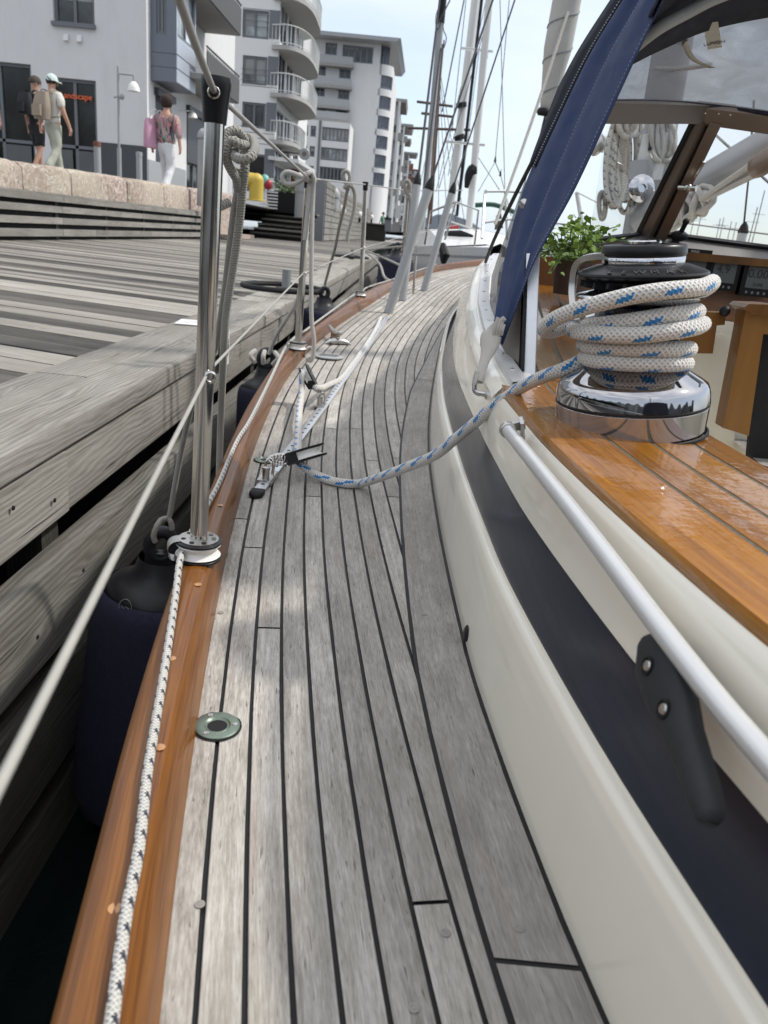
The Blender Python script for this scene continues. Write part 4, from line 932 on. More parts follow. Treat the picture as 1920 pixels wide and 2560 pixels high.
# strap and tag hanging inside the clear front
q = MB(); a = resample([RY(1708, 80, 1.79), RY(1714, 115, 1.84), RY(1735, 150, 1.93), RY(1780, 170, 2.0)], n=6); q.grid([[p + V((-.006, 0, 0)), p + V((.007, 0, .002))] for p in a]); q.grid([[p, p + V((0, 0, .010))] for p in resample([RY(1630, 178, 1.95), RY(1700, 178, 1.97), RY(1778, 168, 2.0)], n=5)]); so_ = q.build('inside_strap', 'webbing', sh, smooth=180); so_.modifiers.new('thick', 'SOLIDIFY').thickness = .001
tg = [RY(1758, 58, 1.735), RY(1795, 54, 1.735), RY(1805, 118, 1.80), RY(1770, 124, 1.80)]
q = MB(); q.prism(tg, V((0, .0012, 0))); to = q.build('maker_tag', 'webbing', sh)
cp_ = (tg[2] + tg[3]) / 2 * .8 + (tg[0] + tg[1]) / 2 * .2
text_obj('tag_lettering', 'LUNDH', .0125, 'black', sh, cp_ + V((0, -.002, 0)), tg[2] - tg[3], tg[0] - tg[3], .0003)
# webbing lashing at the foot of the flap
tie = [RY(1262, 795, 1.37), RY(1240, 815, 1.375), RY(1228, 842, 1.37), RY(1222, 872, 1.355), RY(1212, 900, 1.34), RY(1203, 928, 1.325), RY(1196, 955, 1.31)]
T_ = resample(tie, n=5); q = MB()
q.tube(T_, [(.004 + .010 * math.exp(-((i / (len(T_) - 1) - .36) / .2) ** 2) + .004 * (i > 8)) for i in range(len(T_))], 12, flat=.6)
for k in range(4): q.tube(resample([RY(1232 + 7 * k, 846 - 3 * k, 1.364), RY(1238 + 6 * k, 818 + 2 * k, 1.36), RY(1245 + 5 * k, 793 + 6 * k, 1.362)], n=4), .0032, 6)
q.tube(resample([RY(1212, 872, 1.36), RY(1205, 860, 1.37), RY(1215, 845, 1.365)], n=4), .004, 6)
q.build('lashing_strap', 'webbing', sh, smooth=80)
q = MB(); c_ = RY(1198, 962, 1.30); q.tube(resample([c_ + V((-.006, 0, .022)), c_ + V((-.008, -.003, .0)), c_ + V((-.004, -.006, -.012)), c_ + V((.014, -.010, -.013))], n=5), .0042, 8); q.lathe([(.0, .004), (.007, .003), (.0075, -.004), (0, -.004)], c_ + V((.016, -.012, -.014)), (-.5, -1, .1), 14); q.build('lashing_shackle', 'dullsteel', sh)
# ------------------------------------------------------------------ joinery and instruments under the windscreen
YI = 2.30
def quad_part(name, m, px, y, th=.02, par=boat, rn=.4):
    q = MB(); q.rnd(rn); q.prism([RY(*p, y) for p in px], V((0, th, 0)))
    return q.build(name, m, par)
ip = quad_part('instrument_panel', 'brownwood', [(1340, 640), (1700, 650), (2100, 700), (2100, 860), (1700, 800), (1340, 770)], YI + .03)
quad_part('panel_lip', 'joiner', [(1560, 616), (1920, 648), (2100, 668), (2100, 688), (1920, 668), (1560, 636)], YI - .03, .05, ip)
q = MB(); q.rnd(.3); q.poly([RY(1500, 735, YI + .02), RY(2100, 800, YI + .02), RY(2100, 860, YI - .35), RY(1500, 770, YI - .35)], [(0, 0), (1, 0), (1, .3), (0, .3)]); q.build('panel_shelf', 'brownwood', ip)
def gauge(name, px, py, w_, title, main, sub):
    c = RY(px, py, YI); X_ = (RY(px + 40, py + 4, YI) - c).normalized(); U_ = V((-X_.z, 0, X_.x)); k = w_ / 1950 * YI
    q = MB(); q.obox(c, X_ * k / 2, U_ * k * .53, V((0, .012, 0))); g_ = q.build(name, 'black', boat, bev=.003)
    q = MB(); q.obox(c + V((0, -.0125, 0)) + U_ * k * .02, X_ * k * .37, U_ * k * .31, V((0, .001, 0))); q.build('display', 'lcd', g_)
    f_ = V((0, -.0145, 0))
    text_obj('title', title, k * .11, 'mark', g_, c + f_ + U_ * k * .44 - X_ * k * .12, X_, U_, .0002)
    text_obj('reading', main, k * .36, 'digit', g_, c + f_ + U_ * k * .12 - X_ * k * .05, X_, U_, .0003)
    if sub: text_obj('small_reading', sub, k * .13, 'digit', g_, c + f_ - U_ * k * .19, X_, U_, .0003)
    q = MB()
    for i in range(4): q.tube(resample([c + f_ - U_ * k * .42 + X_ * k * (-.3 + i * .18 + dx) + U_ * dy * k for dx, dy in ((-.03, 0), (0, .03), (.03, 0), (0, -.03))], n=3, closed=True), .0007, 4)
    q.build('button_marks', 'mark', g_)
gauge('wind_gauge', 1735, 662, 66, 'WIND', '', ''); gauge('depth_gauge', 1806, 683, 72, 'DEPTH', '4.9', ''); gauge('speed_gauge', 1893, 696, 78, 'SPEED', '0.00', '3.193')
# bulkhead, table leaf, companionway
bk = quad_part('cockpit_bulkhead', 'cream', [(1560, 800), (1850, 842), (1835, 1130), (1560, 1130)], 1.62, .02)
quad_part('bulkhead_ledge', 'cream', [(1740, 790), (1862, 812), (1858, 850), (1740, 812)], 1.56, .03, bk)
tl = quad_part('wooden_leaf', 'joiner', [(1500, 770), (1815, 782), (1812, 812), (1792, 814), (1782, 884), (1500, 880)], 1.45, .03)
q = MB(); q.ball(RY(1812, 778, 1.44), .010, 10); q.build('leaf_catch', 'blackmatt', tl)
cw = quad_part('companionway_frame', 'joiner', [(1866, 770), (2100, 800), (2100, 850), (1908, 835), (1872, 1090), (1808, 1070)], 1.40, .04)
quad_part('frame_cap', 'joiner', [(1862, 768), (1872, 760), (1935, 762), (2100, 785), (2100, 810), (1940, 790), (1885, 788)], 1.385, .07, cw)
quad_part('dark_opening', 'blackmatt', [(1900, 820), (2100, 830), (2100, 1250), (1860, 1230)], 1.48, .01, cw)
q = MB(); q.rnd(.1); q.poly([RZ(1800, 1072, 1.18), RZ(1960, 1090, 1.18), RZ(1990, 1190, 1.18), RZ(1900, 1160, 1.18)], [(0, 0), (.3, 0), (.3, .2), (0, .2)]); q.build('bridge_deck', 'margin', boat)
# unseen dark cover and mast, added behind the camera for reflections
q = MB(); rows = []
for i in range(9):
    t = i / 8; y = -2.7 + 1.75 * t; hh = 1.25 * (.8 + .2 * math.sin(math.pi * t))
    rows.append([V((.42, y, .95)), V((.40, y, .95 + hh * .55)), V((.62, y, .95 + hh * .9)), V((1.15, y, .95 + hh)), V((1.68, y, .95 + hh * .9)), V((1.9, y, .95 + hh * .55)), V((1.9, y, .95))])
q.grid(rows); q.poly(rows[0]); q.poly(rows[-1]); q.build('added_dark_cover', 'bluedark', boat, smooth=70)
q = MB(); q.tube([V((1.1, -3.4, .9)), V((1.12, -3.4, 8))], .07, 14); q.build('added_mast', 'mastalu', boat)
# ------------------------------------------------------------------ mast, boom and kicker forward of the windscreen
YM = 3.5
mb0, mb1 = RY(1592, 640, YM), RY(1660, 240, YM); md = (mb1 - mb0).normalized()
q = MB(); q.tube([mb0 - md * .3, mb1 + md * 6], .075, 20, flat=.75); mast = q.build('mast', 'mastalu', boat)
def at(px, py, y): return RY(px, py, y)
q = MB(); c0_, c1_ = at(1612, 452, YM - .12), at(1638, 335, YM - .12); q.obox((c0_ + c1_) / 2, (c1_ - c0_) / 2, V((.055, 0, .008)), (0, .03, 0)); q.build('mast_box', 'mastwhite', mast, bev=.01)
q = MB(); c0_, c1_ = at(1594, 448, YM - .13), at(1603, 400, YM - .13); q.obox(at(1594, 425, YM - .13), (at(1600, 402, YM) - at(1593, 448, YM)) / 2, V((.052, 0, .008)), (0, .031, 0)); q.build('mast_box_lower', 'greytube', mast, bev=.006)
q = MB(); q.obox(at(1628, 365, YM - .155), V((.010, 0, .001)), V((-.001, 0, .016)), (0, .002, 0)); q.build('box_badge', 'navy', mast)
def mwinch(px, py, y, ax, R):
    c = at(px, py, y); q = MB(); q.lathe([(R * .9, 0), (R * 1.05, .01), (R * .8, .03), (R * .62, .05), (R * .66, .08), (R * .95, .095), (R, .105), (R * .8, .112), (R * .3, .115), (R * .3, .105), (0, .105)], c, ax, 24); q.build('mast_winch', 'dullsteel' if R < .05 else 'chrome', mast, smooth=50)
mwinch(1548, 366, YM, (-1, -.25, 0), .048); mwinch(1640, 380, YM, (1, -.25, 0), .045); mwinch(1582, 478, YM - .06, (.05, -1, .05), .052)
q = MB(); a_, b_ = at(1585, 553, YM), at(2060, 258, 1.9)
a_, b_ = at(1590, 552, 3.4), at(1950, 345, 3.0)
dB = (b_ - a_); q.tube([a_, b_ + dB * 2], .062, 18, flat=.75); boom = q.build('boom', 'mastalu', boat)
for o in (-.012, .0, .012): 
    k = MB(); e = V((0, -.0615, .018 + o)); k.tube([a_ + e, b_ + dB * 2 + e], .0022, 4); k.build('boom_groove', 'blackmatt', boom)
q = MB(); a_, b_ = at(1655, 570, 3.3), at(1775, 490, 3.1); q.tube(resample([a_, a_.lerp(b_, .5), b_], .05), .035, 12); kick = q.build('kicker', 'mastwhite', boat)
# rope coils hung on the mast
def coil(c, w, h, n, mat_, y, lab, r=.008, lean=.0):
    rr_ = random.Random(int(c[0])); q = MB(); pts = []
    for k in range(n):
        ww, hh = w * (1 - .5 * rr_.random()), h * (1 - .22 * rr_.random()); off = rr_.uniform(-.3, .3) * w
        for s in range(16):
            a = 2 * math.pi * s / 16 + math.pi / 2
            x_ = c[0] + off + math.cos(a) * ww / 2 + lean * (1 - math.sin(a)) * hh * .5; y_ = c[1] + h / 2 - math.sin(a) * hh / 2 - (h - hh) / 2
            pts.append(at(x_, y_, y - .02 * rr_.random() - .03 * (k / n)))
    q.tube(resample(pts, .06), r, 6)
    return tag(q.build('rope_coil', mat_, None, smooth=80), lab, 'rope', 'ropes hung on the mast')
coil((1556, 300), 62, 235, 9, 'fleckrope', YM - .12, 'long flecked halyard coil hanging left of the white box on the mast', .011, -.06)
coil((1578, 285), 48, 65, 6, 'whiterope', YM - .14, 'small white rope coil at the left of the mast box top', .009)
coil((1655, 295), 48, 120, 7, 'whiterope', YM - .12, 'white rope coil hanging right of the white box on the mast', .009, .05)
coil((1505, 480), 16, 70, 3, 'greyrope', YM - .1, 'short grey rope tail hanging below the long coil', .009)
q = MB(); pts = []
for s in range(60):
    t = s / 59; a = t * 2 * math.pi * 9; c_ = at(1668, 548, 3.2).lerp(at(1765, 495, 3.05), t); pts.append(c_ + V((0, math.cos(a), math.sin(a) * 1.0)) * .045 + V((math.cos(a * 1.3), 0, 0)) * .02)
q.tube(resample(pts, .05), .012, 6); tag(q.build('rope_coil', 'whiterope', None, smooth=80), 'white rope bundled round the kicker tube seen through the right pane', 'rope', 'ropes hung on the mast')
q = MB(); q.tube([at(1752, 498, 3.03), at(1905, 392, 2.7)], .009, 8); q.tube([at(1760, 500, 3.03), at(1915, 425, 2.7)], .009, 8); tag(q.build('purchase_rope', 'whiterope', None), 'white two part purchase rope running up to a brown block behind the pane', 'rope')
q = MB(); a_, b_ = at(1872, 428, 2.68), at(1960, 378, 2.6); dd = (b_ - a_); rows = []
q.tube([a_ + dd * t for t in (0, .08, .3, .6, .9, 1)], [.012, .03, .038, .038, .03, .012], 14, flat=.6); q.build('purchase_block', 'brownalu', boat)
q = MB(); q.tube([at(1790, 338, 4.2), at(1960, 490, 4.2)], .007, 6); q.build('lower_shroud', 'dullsteel', boat)
# ------------------------------------------------------------------ shrouds in grey tubes
tubes = [((970, 783), (1073, 470), (1232, 0), .0255, 0), ((1006, 752), (1043, 458), (1097, 17), .0235, .04), ((1059, 727), (1130, 480), (1287, 0), .024, 0)]
for (bx, by), (tx, ty), (wx_, wy_), R, oy in tubes:
    b0 = RD(bx, by, .0); t0 = RY(tx, ty, b0.y + oy + .05); ax = (t0 - b0).normalized()
    q = MB(); q.tube([b0, t0], R, 18); so = q.build('shroud_tube', 'greytube', boat)
    q = MB(); q.lathe([(R * 1.04, -.01), (R * 1.06, .0), (R * .9, .022), (R * .45, .055), (.006, .066), (0, .066)], t0, ax, 18); q.build('tube_cap', 'blackmatt', so)
    wtop = RY(wx_, wy_, b0.y + oy + .25); w0 = t0 + ax * .05; q = MB(); q.tube([w0, w0 + (wtop - w0) * 2.2], .0055, 6); q.build('shroud', 'stay', boat)
b0 = RD(1033, 735, .0); q = MB(); q.tube([b0, RY(1040, 640, b0.y)], .008, 8); q.build('rigging_screw', 'dullsteel', boat)
# ------------------------------------------------------------------ furled headsail, pulpit
f0_, f1_ = RY(1366, 275, 7.4), RY(1425, -40, 7.3); fd = f1_ - f0_
q = MB(); n_ = 30; pts = [f0_ + fd * (3.0 * i / n_) for i in range(n_ + 1)]
q.tube([f0_ - fd * .05] + pts, [.03] + [(.055 + .06 * min(1, i / 5)) for i in range(n_ + 1)], 16); fs = q.build('furled_sail', 'sail', boat, smooth=80)
q = MB(); L_ = fd.length * 3
e1 = fd.orthogonal().normalized(); e2 = fd.normalized().cross(e1)
q.tube([f0_ + fd * (3.0 * i / 160) + (e1 * math.cos(i * .42) + e2 * math.sin(i * .42)) * (.058 + .06 * min(1, i / 27)) for i in range(161)], .005, 5); q.build('sail_edge', 'grey', fs)
q = MB(); q.tube([f0_ - fd * .05, RY(1300, 560, 8.0)], .011, 8); q.build('forestay', 'stay', boat)
q = MB(); q.tube(sag(RY(1420, 30, 7.2), RY(1238, 560, 6.6), .05), .012, 6); tag(q.build('jib_sheet', 'whiterope', None), 'pale rope slanting down from the furled headsail to the foredeck', 'rope')
q = MB(); c_ = RY(1361, 280, 7.38); q.lathe([(.05, -.03), (.065, -.01), (.065, .01), (.05, .03)], c_, fd, 14); q.build('furler_drum', 'blackmatt', boat)
yP = 7.9
q = MB(); q.tube(resample([RY(1205, 596, yP - .4), RY(1212, 480 + 8, yP), RY(1216, 478, yP)], n=4), .013, 8)
q.tube([RY(1216, 478, yP), RY(1265, 478, yP + .1), RY(1420, 486, yP + .3)], .012, 8); q.tube([RY(1263, 480, yP + .1), RY(1268, 600, yP + .1)], .012, 8); q.tube([RY(1210, 556, yP), RY(1270, 548, yP + .1), RY(1420, 560, yP + .3)], .011, 8)
q.build('pulpit', 'alupaint', boat)
q = MB(); q.tube([RY(1442, 480, 7.0), RY(1462, 600, 7.0)], .018, 8); q.tube([RY(1442, 480, 7.0), RY(1520, 520, 6.5)], .006, 6); q.build('pulpit_post', 'alupaint', boat)
# ------------------------------------------------------------------ herb pot inside the windscreen
pp = RY(1420, 736, 2.05); pot = root('potted_plant', pp, 'leafy green herb in a brown pot beside the blue canvas flap, behind the winch', 'potted plant')
q = MB(); q.lathe([(0, 0), (.038, 0), (.046, .07), (.049, .07), (.049, .08), (.043, .08), (.042, .07), (0, .07)], pp, (0, 0, 1), 24); q.build('pot', 'terra', pot)
q = MB(); st = MB(); r3 = random.Random(11)
for k in range(75):
    a = r3.uniform(0, 6.283); rad = r3.uniform(.01, .165) ; hh = r3.uniform(.03, .125) - .75 * max(0, rad - .07)
    base = pp + V((math.cos(a) * .03, math.sin(a) * .03, .07)); tip = pp + V((math.cos(a) * rad * 1.1, math.sin(a) * rad * .8, .06 + hh))
    mid = base.lerp(tip, .5) + V((0, 0, .03)); pth = resample([base, mid, tip], n=4); st.tube(pth, .0013, 4)
    for j in range(7):
        c = pth[-1].lerp(pth[4], j / 7) + V((r3.gauss(0, .008), r3.gauss(0, .008), r3.gauss(0, .006)))
        d = V((r3.gauss(0, 1), r3.gauss(0, 1), r3.gauss(.25, .6))).normalized(); s = d.cross(V((r3.gauss(0, .5), r3.gauss(0, .5), 1))).normalized(); n = s.cross(d); L_ = r3.uniform(.011, .021)
        q.rnd(); pts = [c, c + d * L_ * .3 + s * L_ * .36 + n * .002, c + d * L_ * .7 + s * L_ * .33, c + d * L_ - n * .003, c + d * L_ * .7 - s * L_ * .33, c + d * L_ * .3 - s * L_ * .36 + n * .002]
        q.poly(pts)
st.build('stems', 'stem', pot); q.build('leaves', 'leaf', pot)
# ------------------------------------------------------------------ fenders between the hull and the quay
def fender(c, R, ln, label, eyeax=(.3, -1, 0), mark=False):
    """c = top of the end cone, hangs straight down"""
    c = V(c); f = root('fender', c - V((0, 0, ln + .16)), label, 'fender', 'fenders between hull and dock')
    t = c - V((0, 0, .085))
    q = MB(); q.lathe([(0, -ln), (R * .5, -ln + .01), (R * .85, -ln + .05), (R, -ln + .12), (R * 1.01, -ln * .6), (R * 1.0, -.14), (R * .985, -.10), (R * .93, -.075), (R * .86, -.068), (R * .85, -.085)], t, (0, 0, 1), 36); q.build('cover', 'fender', f, smooth=70)
    q = MB(); q.lathe([(R * .80, -.12), (R * .82, -.075), (R * .74, -.055), (R * .62, -.045), (R * .46, -.032), (R * .38, -.01), (R * .34, .02)], t, (0, 0, 1), 36); e = q.build('end_cone', 'fenderblue', f, smooth=70)
    q = MB(); ex = V(eyeax).normalized(); sx = ex.cross(V((0, 0, 1)))
    n_ = 20; pr = [t + V((0, 0, .055)) + sx * math.cos(2 * math.pi * k / n_) * .030 + V((0, 0, math.sin(2 * math.pi * k / n_) * .036)) for k in range(n_)]
    q.tube(pr + [pr[0], pr[1]], .016, 10, caps=False, flat=1.1); q.obox(t + V((0, 0, .015)), sx * .036, ex * .015, (0, 0, .02)); q.build('eye', 'fenderblue', e, smooth=70)
    if mark:
        q = MB(); m = t + V((-.034, -.86 * R, -.066)); 
        q.tube([m + V((math.cos(2 * math.pi * k / 20) * .015, .004 - abs(math.cos(2 * math.pi * k / 20)) * .003, math.sin(2 * math.pi * k / 20) * .019)) for k in range(21)], .0009, 4)
        q.tube([m + V((-.008, 0, .0)), m + V((-.003, 0, -.006)), m + V((.002, 0, .001)), m + V((.009, 0, -.004))], .0009, 4); q.tube([m + V((-.007, 0, -.008)), m + V((.007, 0, -.010))], .0009, 4)
        q.build('moulded_mark', 'grey', e)
    return f
fe = RX(407, 1335, -.55)
ff = fender(fe, .152, .80, 'large navy covered fender with a black eye, nearest the camera beside the first stanchion', mark=True)
ff.rotation_euler = (0, .13, 0); ff.location = fe - V((.96 * math.sin(.13), 0, .96 * math.cos(.13)))   # swings out against the dock
fender(RX(668, 880, -.575), .125, .75, 'navy covered fender with pale ties, half hidden behind the varnished rail', (.2, -1, 0))
fender(RX(812, 722, -.60), .16, .75, 'black ended navy fender hanging under the dock edge beside the second stanchion', (.5, -1, 0))
fender(RX(862, 690, -.60) if False else RY(995, 610, 9.2), .20, .75, 'dark upright fender in front of the bow of the grey hull', (.5, -1, 0))
q = MB(); c_ = RX(664, 893, -.575)
for dx in (-.035, 0, .04): q.tube(resample([c_ + V((dx, -.05, -.02)), c_ + V((dx * 1.6, -.06, .012)), c_ + V((dx * 1.1, -.03, .03))], n=4), .010, 8)
tag(q.build('fender_tie', 'whiterope', None, smooth=80), 'pale knotted cord on top of the second navy fender', 'cord')
# ------------------------------------------------------------------ fender ropes on the upper lifeline
def rope(name, paths, r, m, label, cat='rope', n=12, group=None):
    q = MB()
    for p in paths: q.tube(resample(p, .012), r, n)
    o = tag(q.build(name, m, None, smooth=80), label, cat, group); return o
k1p = lambda px, py, y: RY(px, py, y)
R1 = .0068
rope('fender_rope', [
    [k1p(585, 372, 1.22), k1p(588, 392, 1.20), k1p(606, 399, 1.19), k1p(628, 392, 1.19), k1p(637, 370, 1.21), k1p(632, 350, 1.24), k1p(618, 344, 1.25), k1p(607, 352, 1.25), k1p(610, 380, 1.24), k1p(612, 420, 1.235), k1p(606, 470, 1.25), k1p(600, 540, 1.27), k1p(590, 620, 1.29), k1p(578, 700, 1.31), k1p(566, 780, 1.33), k1p(560, 860, 1.35), k1p(556, 950, 1.40), k1p(552, 1050, 1.47), k1p(549, 1150, 1.5), k1p(545, 1290, 1.5), k1p(540, 1500, 1.5)],
    [k1p(535, 520, 1.24), k1p(548, 516, 1.24), k1p(572, 506, 1.25)],
    [k1p(616, 364, 1.215), k1p(598, 360, 1.20), k1p(578, 352, 1.20), k1p(566, 370, 1.20), k1p(567, 400, 1.21), k1p(578, 425, 1.22), k1p(592, 448, 1.235), k1p(594, 470, 1.25)],
    [k1p(612, 352, 1.23), k1p(596, 328, 1.215), k1p(574, 330, 1.21), k1p(556, 350, 1.205), k1p(548, 378, 1.20), k1p(541, 400, 1.19)],
    [k1p(602, 420, 1.25), k1p(597, 470, 1.26), k1p(588, 520, 1.28), k1p(578, 600, 1.31), k1p(568, 690, 1.36), k1p(555, 780, 1.42), k1p(540, 860, 1.5), k1p(505, 950, 1.60), k1p(478, 1020, 1.68), k1p(455, 1120, 1.74), k1p(438, 1210, 1.77), k1p(424, 1288, 1.79), k1p(416, 1296, 1.785), k1p(402, 1300, 1.77), k1p(390, 1320, 1.755), k1p(384, 1340, 1.755), k1p(388, 1354, 1.76)],
    [k1p(416, 1290, 1.79), k1p(427, 1305, 1.785), k1p(430, 1322, 1.79)],
], R1, 'greyrope', 'grey braided fender rope knotted over the wire beside the nearest stanchion')
y2 = 2.86
P = lambda px, py, y=2.80: RY(px, py, y)
rope('fender_rope', [
    [P(768, 450), P(740, 436), P(716, 430), P(705, 442), P(712, 458), P(735, 460), P(755, 450), P(765, 440), P(772, 432, 2.78), P(782, 438, 2.77), P(783, 470), P(780, 560), P(778, 700), P(779, 800), P(785, 850), P(783, 890), P(775, 903), P(768, 895)],
    [P(772, 452), P(765, 440, 2.75), P(776, 430, 2.76), P(787, 452), P(775, 458)],
    [P(774, 460), P(764, 540, 2.9), P(757, 640, 2.95), P(750, 720, 2.96), P(740, 760, 3.0), P(715, 800, 3.05), P(690, 840, 3.1), P(672, 885, 3.12)],
    [P(778, 455), P(770, 520), P(762, 600)],
], .0078, 'whiterope', 'pale fender rope tied in a bow at the second stanchion, loose end falling to deck')
P = lambda px, py, y=4.1: RY(px, py, y)
rope('fender_rope', [
    [P(868, 463), P(856, 440), P(862, 428), P(872, 432), P(874, 448), P(868, 463), P(880, 466), P(887, 485), P(886, 520), P(878, 555), P(870, 585), P(868, 605)],
    [P(866, 458), P(874, 464, 4.06), P(862, 468), P(874, 472)],
    [P(870, 468), P(860, 520, 4.4), P(848, 570, 4.8), P(838, 620, 5.1), P(826, 660, 5.3), P(812, 712, 5.4)],
], .0095, 'greyrope', 'grey fender rope with a small loop, hanging between the second and third stanchions')
P = lambda px, py, y=5.4: RY(px, py, y)
rope('fender_rope', [[P(1018, 482), P(1010, 460), P(1020, 452), P(1026, 470), P(1020, 485), P(1026, 500), P(1022, 560), P(1016, 620)], [P(1014, 480), P(1026, 490), P(1014, 496)]], .012, 'greyrope', 'dark grey rope bundle on the wire just left of the grey shroud tubes')
rope('mooring_line', [[RY(905, 622, 11.6), RY(960, 645, 9), RY(1010, 668, 7.5)], [RY(905, 626, 11.6), RY(985, 618, 9), RY(1040, 616, 8.4)], [RY(905, 624, 11.6), RY(945, 655, 9), RY(960, 690, 7.6), RY(978, 705, 6.2)]], .012, 'greyrope', 'slack grey mooring lines from the dock edge to the bow')

# ------------------------------------------------------------------ boardwalk and its timber front
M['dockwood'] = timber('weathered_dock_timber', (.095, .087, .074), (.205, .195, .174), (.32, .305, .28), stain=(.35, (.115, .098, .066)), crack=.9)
M['dockface'] = timber('shaded_face_timber', (.045, .043, .038), (.125, .12, .108), (.22, .212, .195), stain=(.45, (.07, .058, .028)))  # shade put into the tone: boards get darker down the dock face
M['dockdark'] = timber('dark_and_shaded_timber', (.018, .017, .015), (.045, .042, .036), (.09, .085, .075), stain=(.5, (.05, .046, .018)))  # darkest step of that painted shade; plain dark timber elsewhere
M['plankL'] = timber('pale_boardwalk', (.13, .12, .10), (.255, .24, .21), (.36, .34, .30), pv=.2, stain=(.35, (.14, .125, .095)))
M['plankD'] = timber('dark_boardwalk', (.035, .032, .028), (.088, .081, .072), (.155, .143, .128), pv=.25)
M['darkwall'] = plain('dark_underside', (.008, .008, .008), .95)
DK = 1.02
q = MB(); a0 = V((-1.125, 5.13)); bd = V((-.952, .307))      # board direction, running away from the edge
r4 = random.Random(5); w_ = .19
x0, x1 = -1.12, -5.35
k = 0; y = -1.0; pat = [0, 0, 1, 0, 1, 1, 0, 0, 1, 1, 1, 0, 1, 1, 0, 1, 0, 0, 1, 1]
while y < 62:
    far = y > 14
    ww = w_ if not far else .3
    dy = (x0 - x1) * .3227
    dark = r4.random() < .48 if far else pat[k % len(pat)] == 0
    q.mat(1 if dark else 0); q.rnd(r4.random())
    L_ = 4.5; g = .005 if not far else .012
    zt = DK - .012 - .004 * r4.random()
    def bp(x, yy, z): return V((x, yy + (x0 - x) * .3227, z))
    if far:
        q.poly([bp(x0, y + g, zt), bp(x0, y + ww - g, zt), bp(x1, y + ww - g, zt), bp(x1, y + g, zt)], [(0, 0), (0, ww), (L_, ww), (L_, 0)])
    else:
        for xa, xb in ((x0, x1),):
            n_ = 3 if dark else 1
            q.poly([bp(xa, y + g, zt), bp(xa, y + ww - g, zt), bp(xb, y + ww - g, zt), bp(xb, y + g, zt)], [(0, 0), (0, ww), (L_, ww), (L_, 0)])
            if dark and y < 7:                            # ribbed boards
                for j in range(14):
                    o = g + (ww - 2 * g) * (j + .5) / 14
                    q.poly([bp(xa, y + o - .0025, zt + .0035), bp(xa, y + o + .0025, zt + .0035), bp(xb, y + o + .0025, zt + .0035), bp(xb, y + o - .0025, zt + .0035)], [(0, o), (0, o + .005), (L_, o + .005), (L_, o)])
    y += ww; k += 1
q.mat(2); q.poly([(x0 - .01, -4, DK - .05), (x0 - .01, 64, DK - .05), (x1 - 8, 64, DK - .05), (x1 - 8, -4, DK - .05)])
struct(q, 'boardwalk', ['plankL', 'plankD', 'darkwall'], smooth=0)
front = root('dock_front', (-.9, 2, 0), 'weathered grey timber dock edge with stacked horizontal fender boards facing the boat', 'wooden dock')
q = MB()
def longbeam(mb, xa, xb, za, zb, cuts, rnd_=None, wob=.006, rise=0):
    for y0, y1 in zip(cuts, cuts[1:]):
        mb.rnd(r4.random()); n = max(2, int((y1 - y0) / .8)); yy = [y0 + .003 + (y1 - y0 - .006) * i / n for i in range(n + 1)]
        rr_ = .010; prof = [(xa, za), (xb - .004, za), (xb, za + .006), (xb, zb - rr_), (xb - rr_ * .3, zb - rr_ * .3), (xb - rr_, zb), (xa, zb)]
        j = r4.uniform(-wob, wob)
        acc = [0]
        for (u0, v0), (u1, v1) in zip(prof, prof[1:]): acc.append(acc[-1] + math.hypot(u1 - u0, v1 - v0))
        mb.grid([[V((u + j, y, v)) for u, v in prof] for y in yy], yy, acc)
        for y in (yy[0], yy[-1]): mb.poly([V((u + j, y, v)) for u, v in prof], prof)
q = MB(); longbeam(q, -.955, -.79, .955, 1.022, [-2, 1.0, 4.6, 8.2, 12.5, 17, 22], wob=.003); q.build('edge_beam', 'dockwood', front, smooth=25)
q = MB(); longbeam(q, -1.125, -.959, .96, 1.021, [-2, 2.4, 5.4, 9.5, 14, 22], wob=.002); q.build('edge_beam', 'dockwood', front, smooth=25)
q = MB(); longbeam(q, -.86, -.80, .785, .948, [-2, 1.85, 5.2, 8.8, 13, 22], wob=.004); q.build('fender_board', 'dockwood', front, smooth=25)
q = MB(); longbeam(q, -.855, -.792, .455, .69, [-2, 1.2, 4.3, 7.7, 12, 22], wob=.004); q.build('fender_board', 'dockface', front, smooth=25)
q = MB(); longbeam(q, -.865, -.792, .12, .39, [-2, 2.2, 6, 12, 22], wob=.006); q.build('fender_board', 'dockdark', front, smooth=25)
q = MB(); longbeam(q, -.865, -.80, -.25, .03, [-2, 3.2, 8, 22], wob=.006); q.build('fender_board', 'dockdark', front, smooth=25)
for y in (.55, 1.9, 3.3, 4.7, 6.2, 7.8, 9.6, 12):
    q = MB(); q.rnd(); q.box((-.97, y - .05, -.3), (-.875, y + .05, .95)); q.build('post', 'dockdark', front)
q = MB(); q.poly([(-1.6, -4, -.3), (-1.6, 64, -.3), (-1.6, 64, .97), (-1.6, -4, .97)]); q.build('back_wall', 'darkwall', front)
for (y, z) in ((1.62, .55), (1.9, .60), (1.75, .85), (2.1, .57), (1.55, .9)):
    q = MB(); q.lathe([(.006, 0), (.005, .003), (0, .003)], V((-.791, y, z)), (1, 0, 0), 10); q.build('bolt_head', 'blackmatt', front)
# lichen
M['lichen'] = plain('yellow_lichen', (.20, .15, .03), .9, var=.4, vs=60)
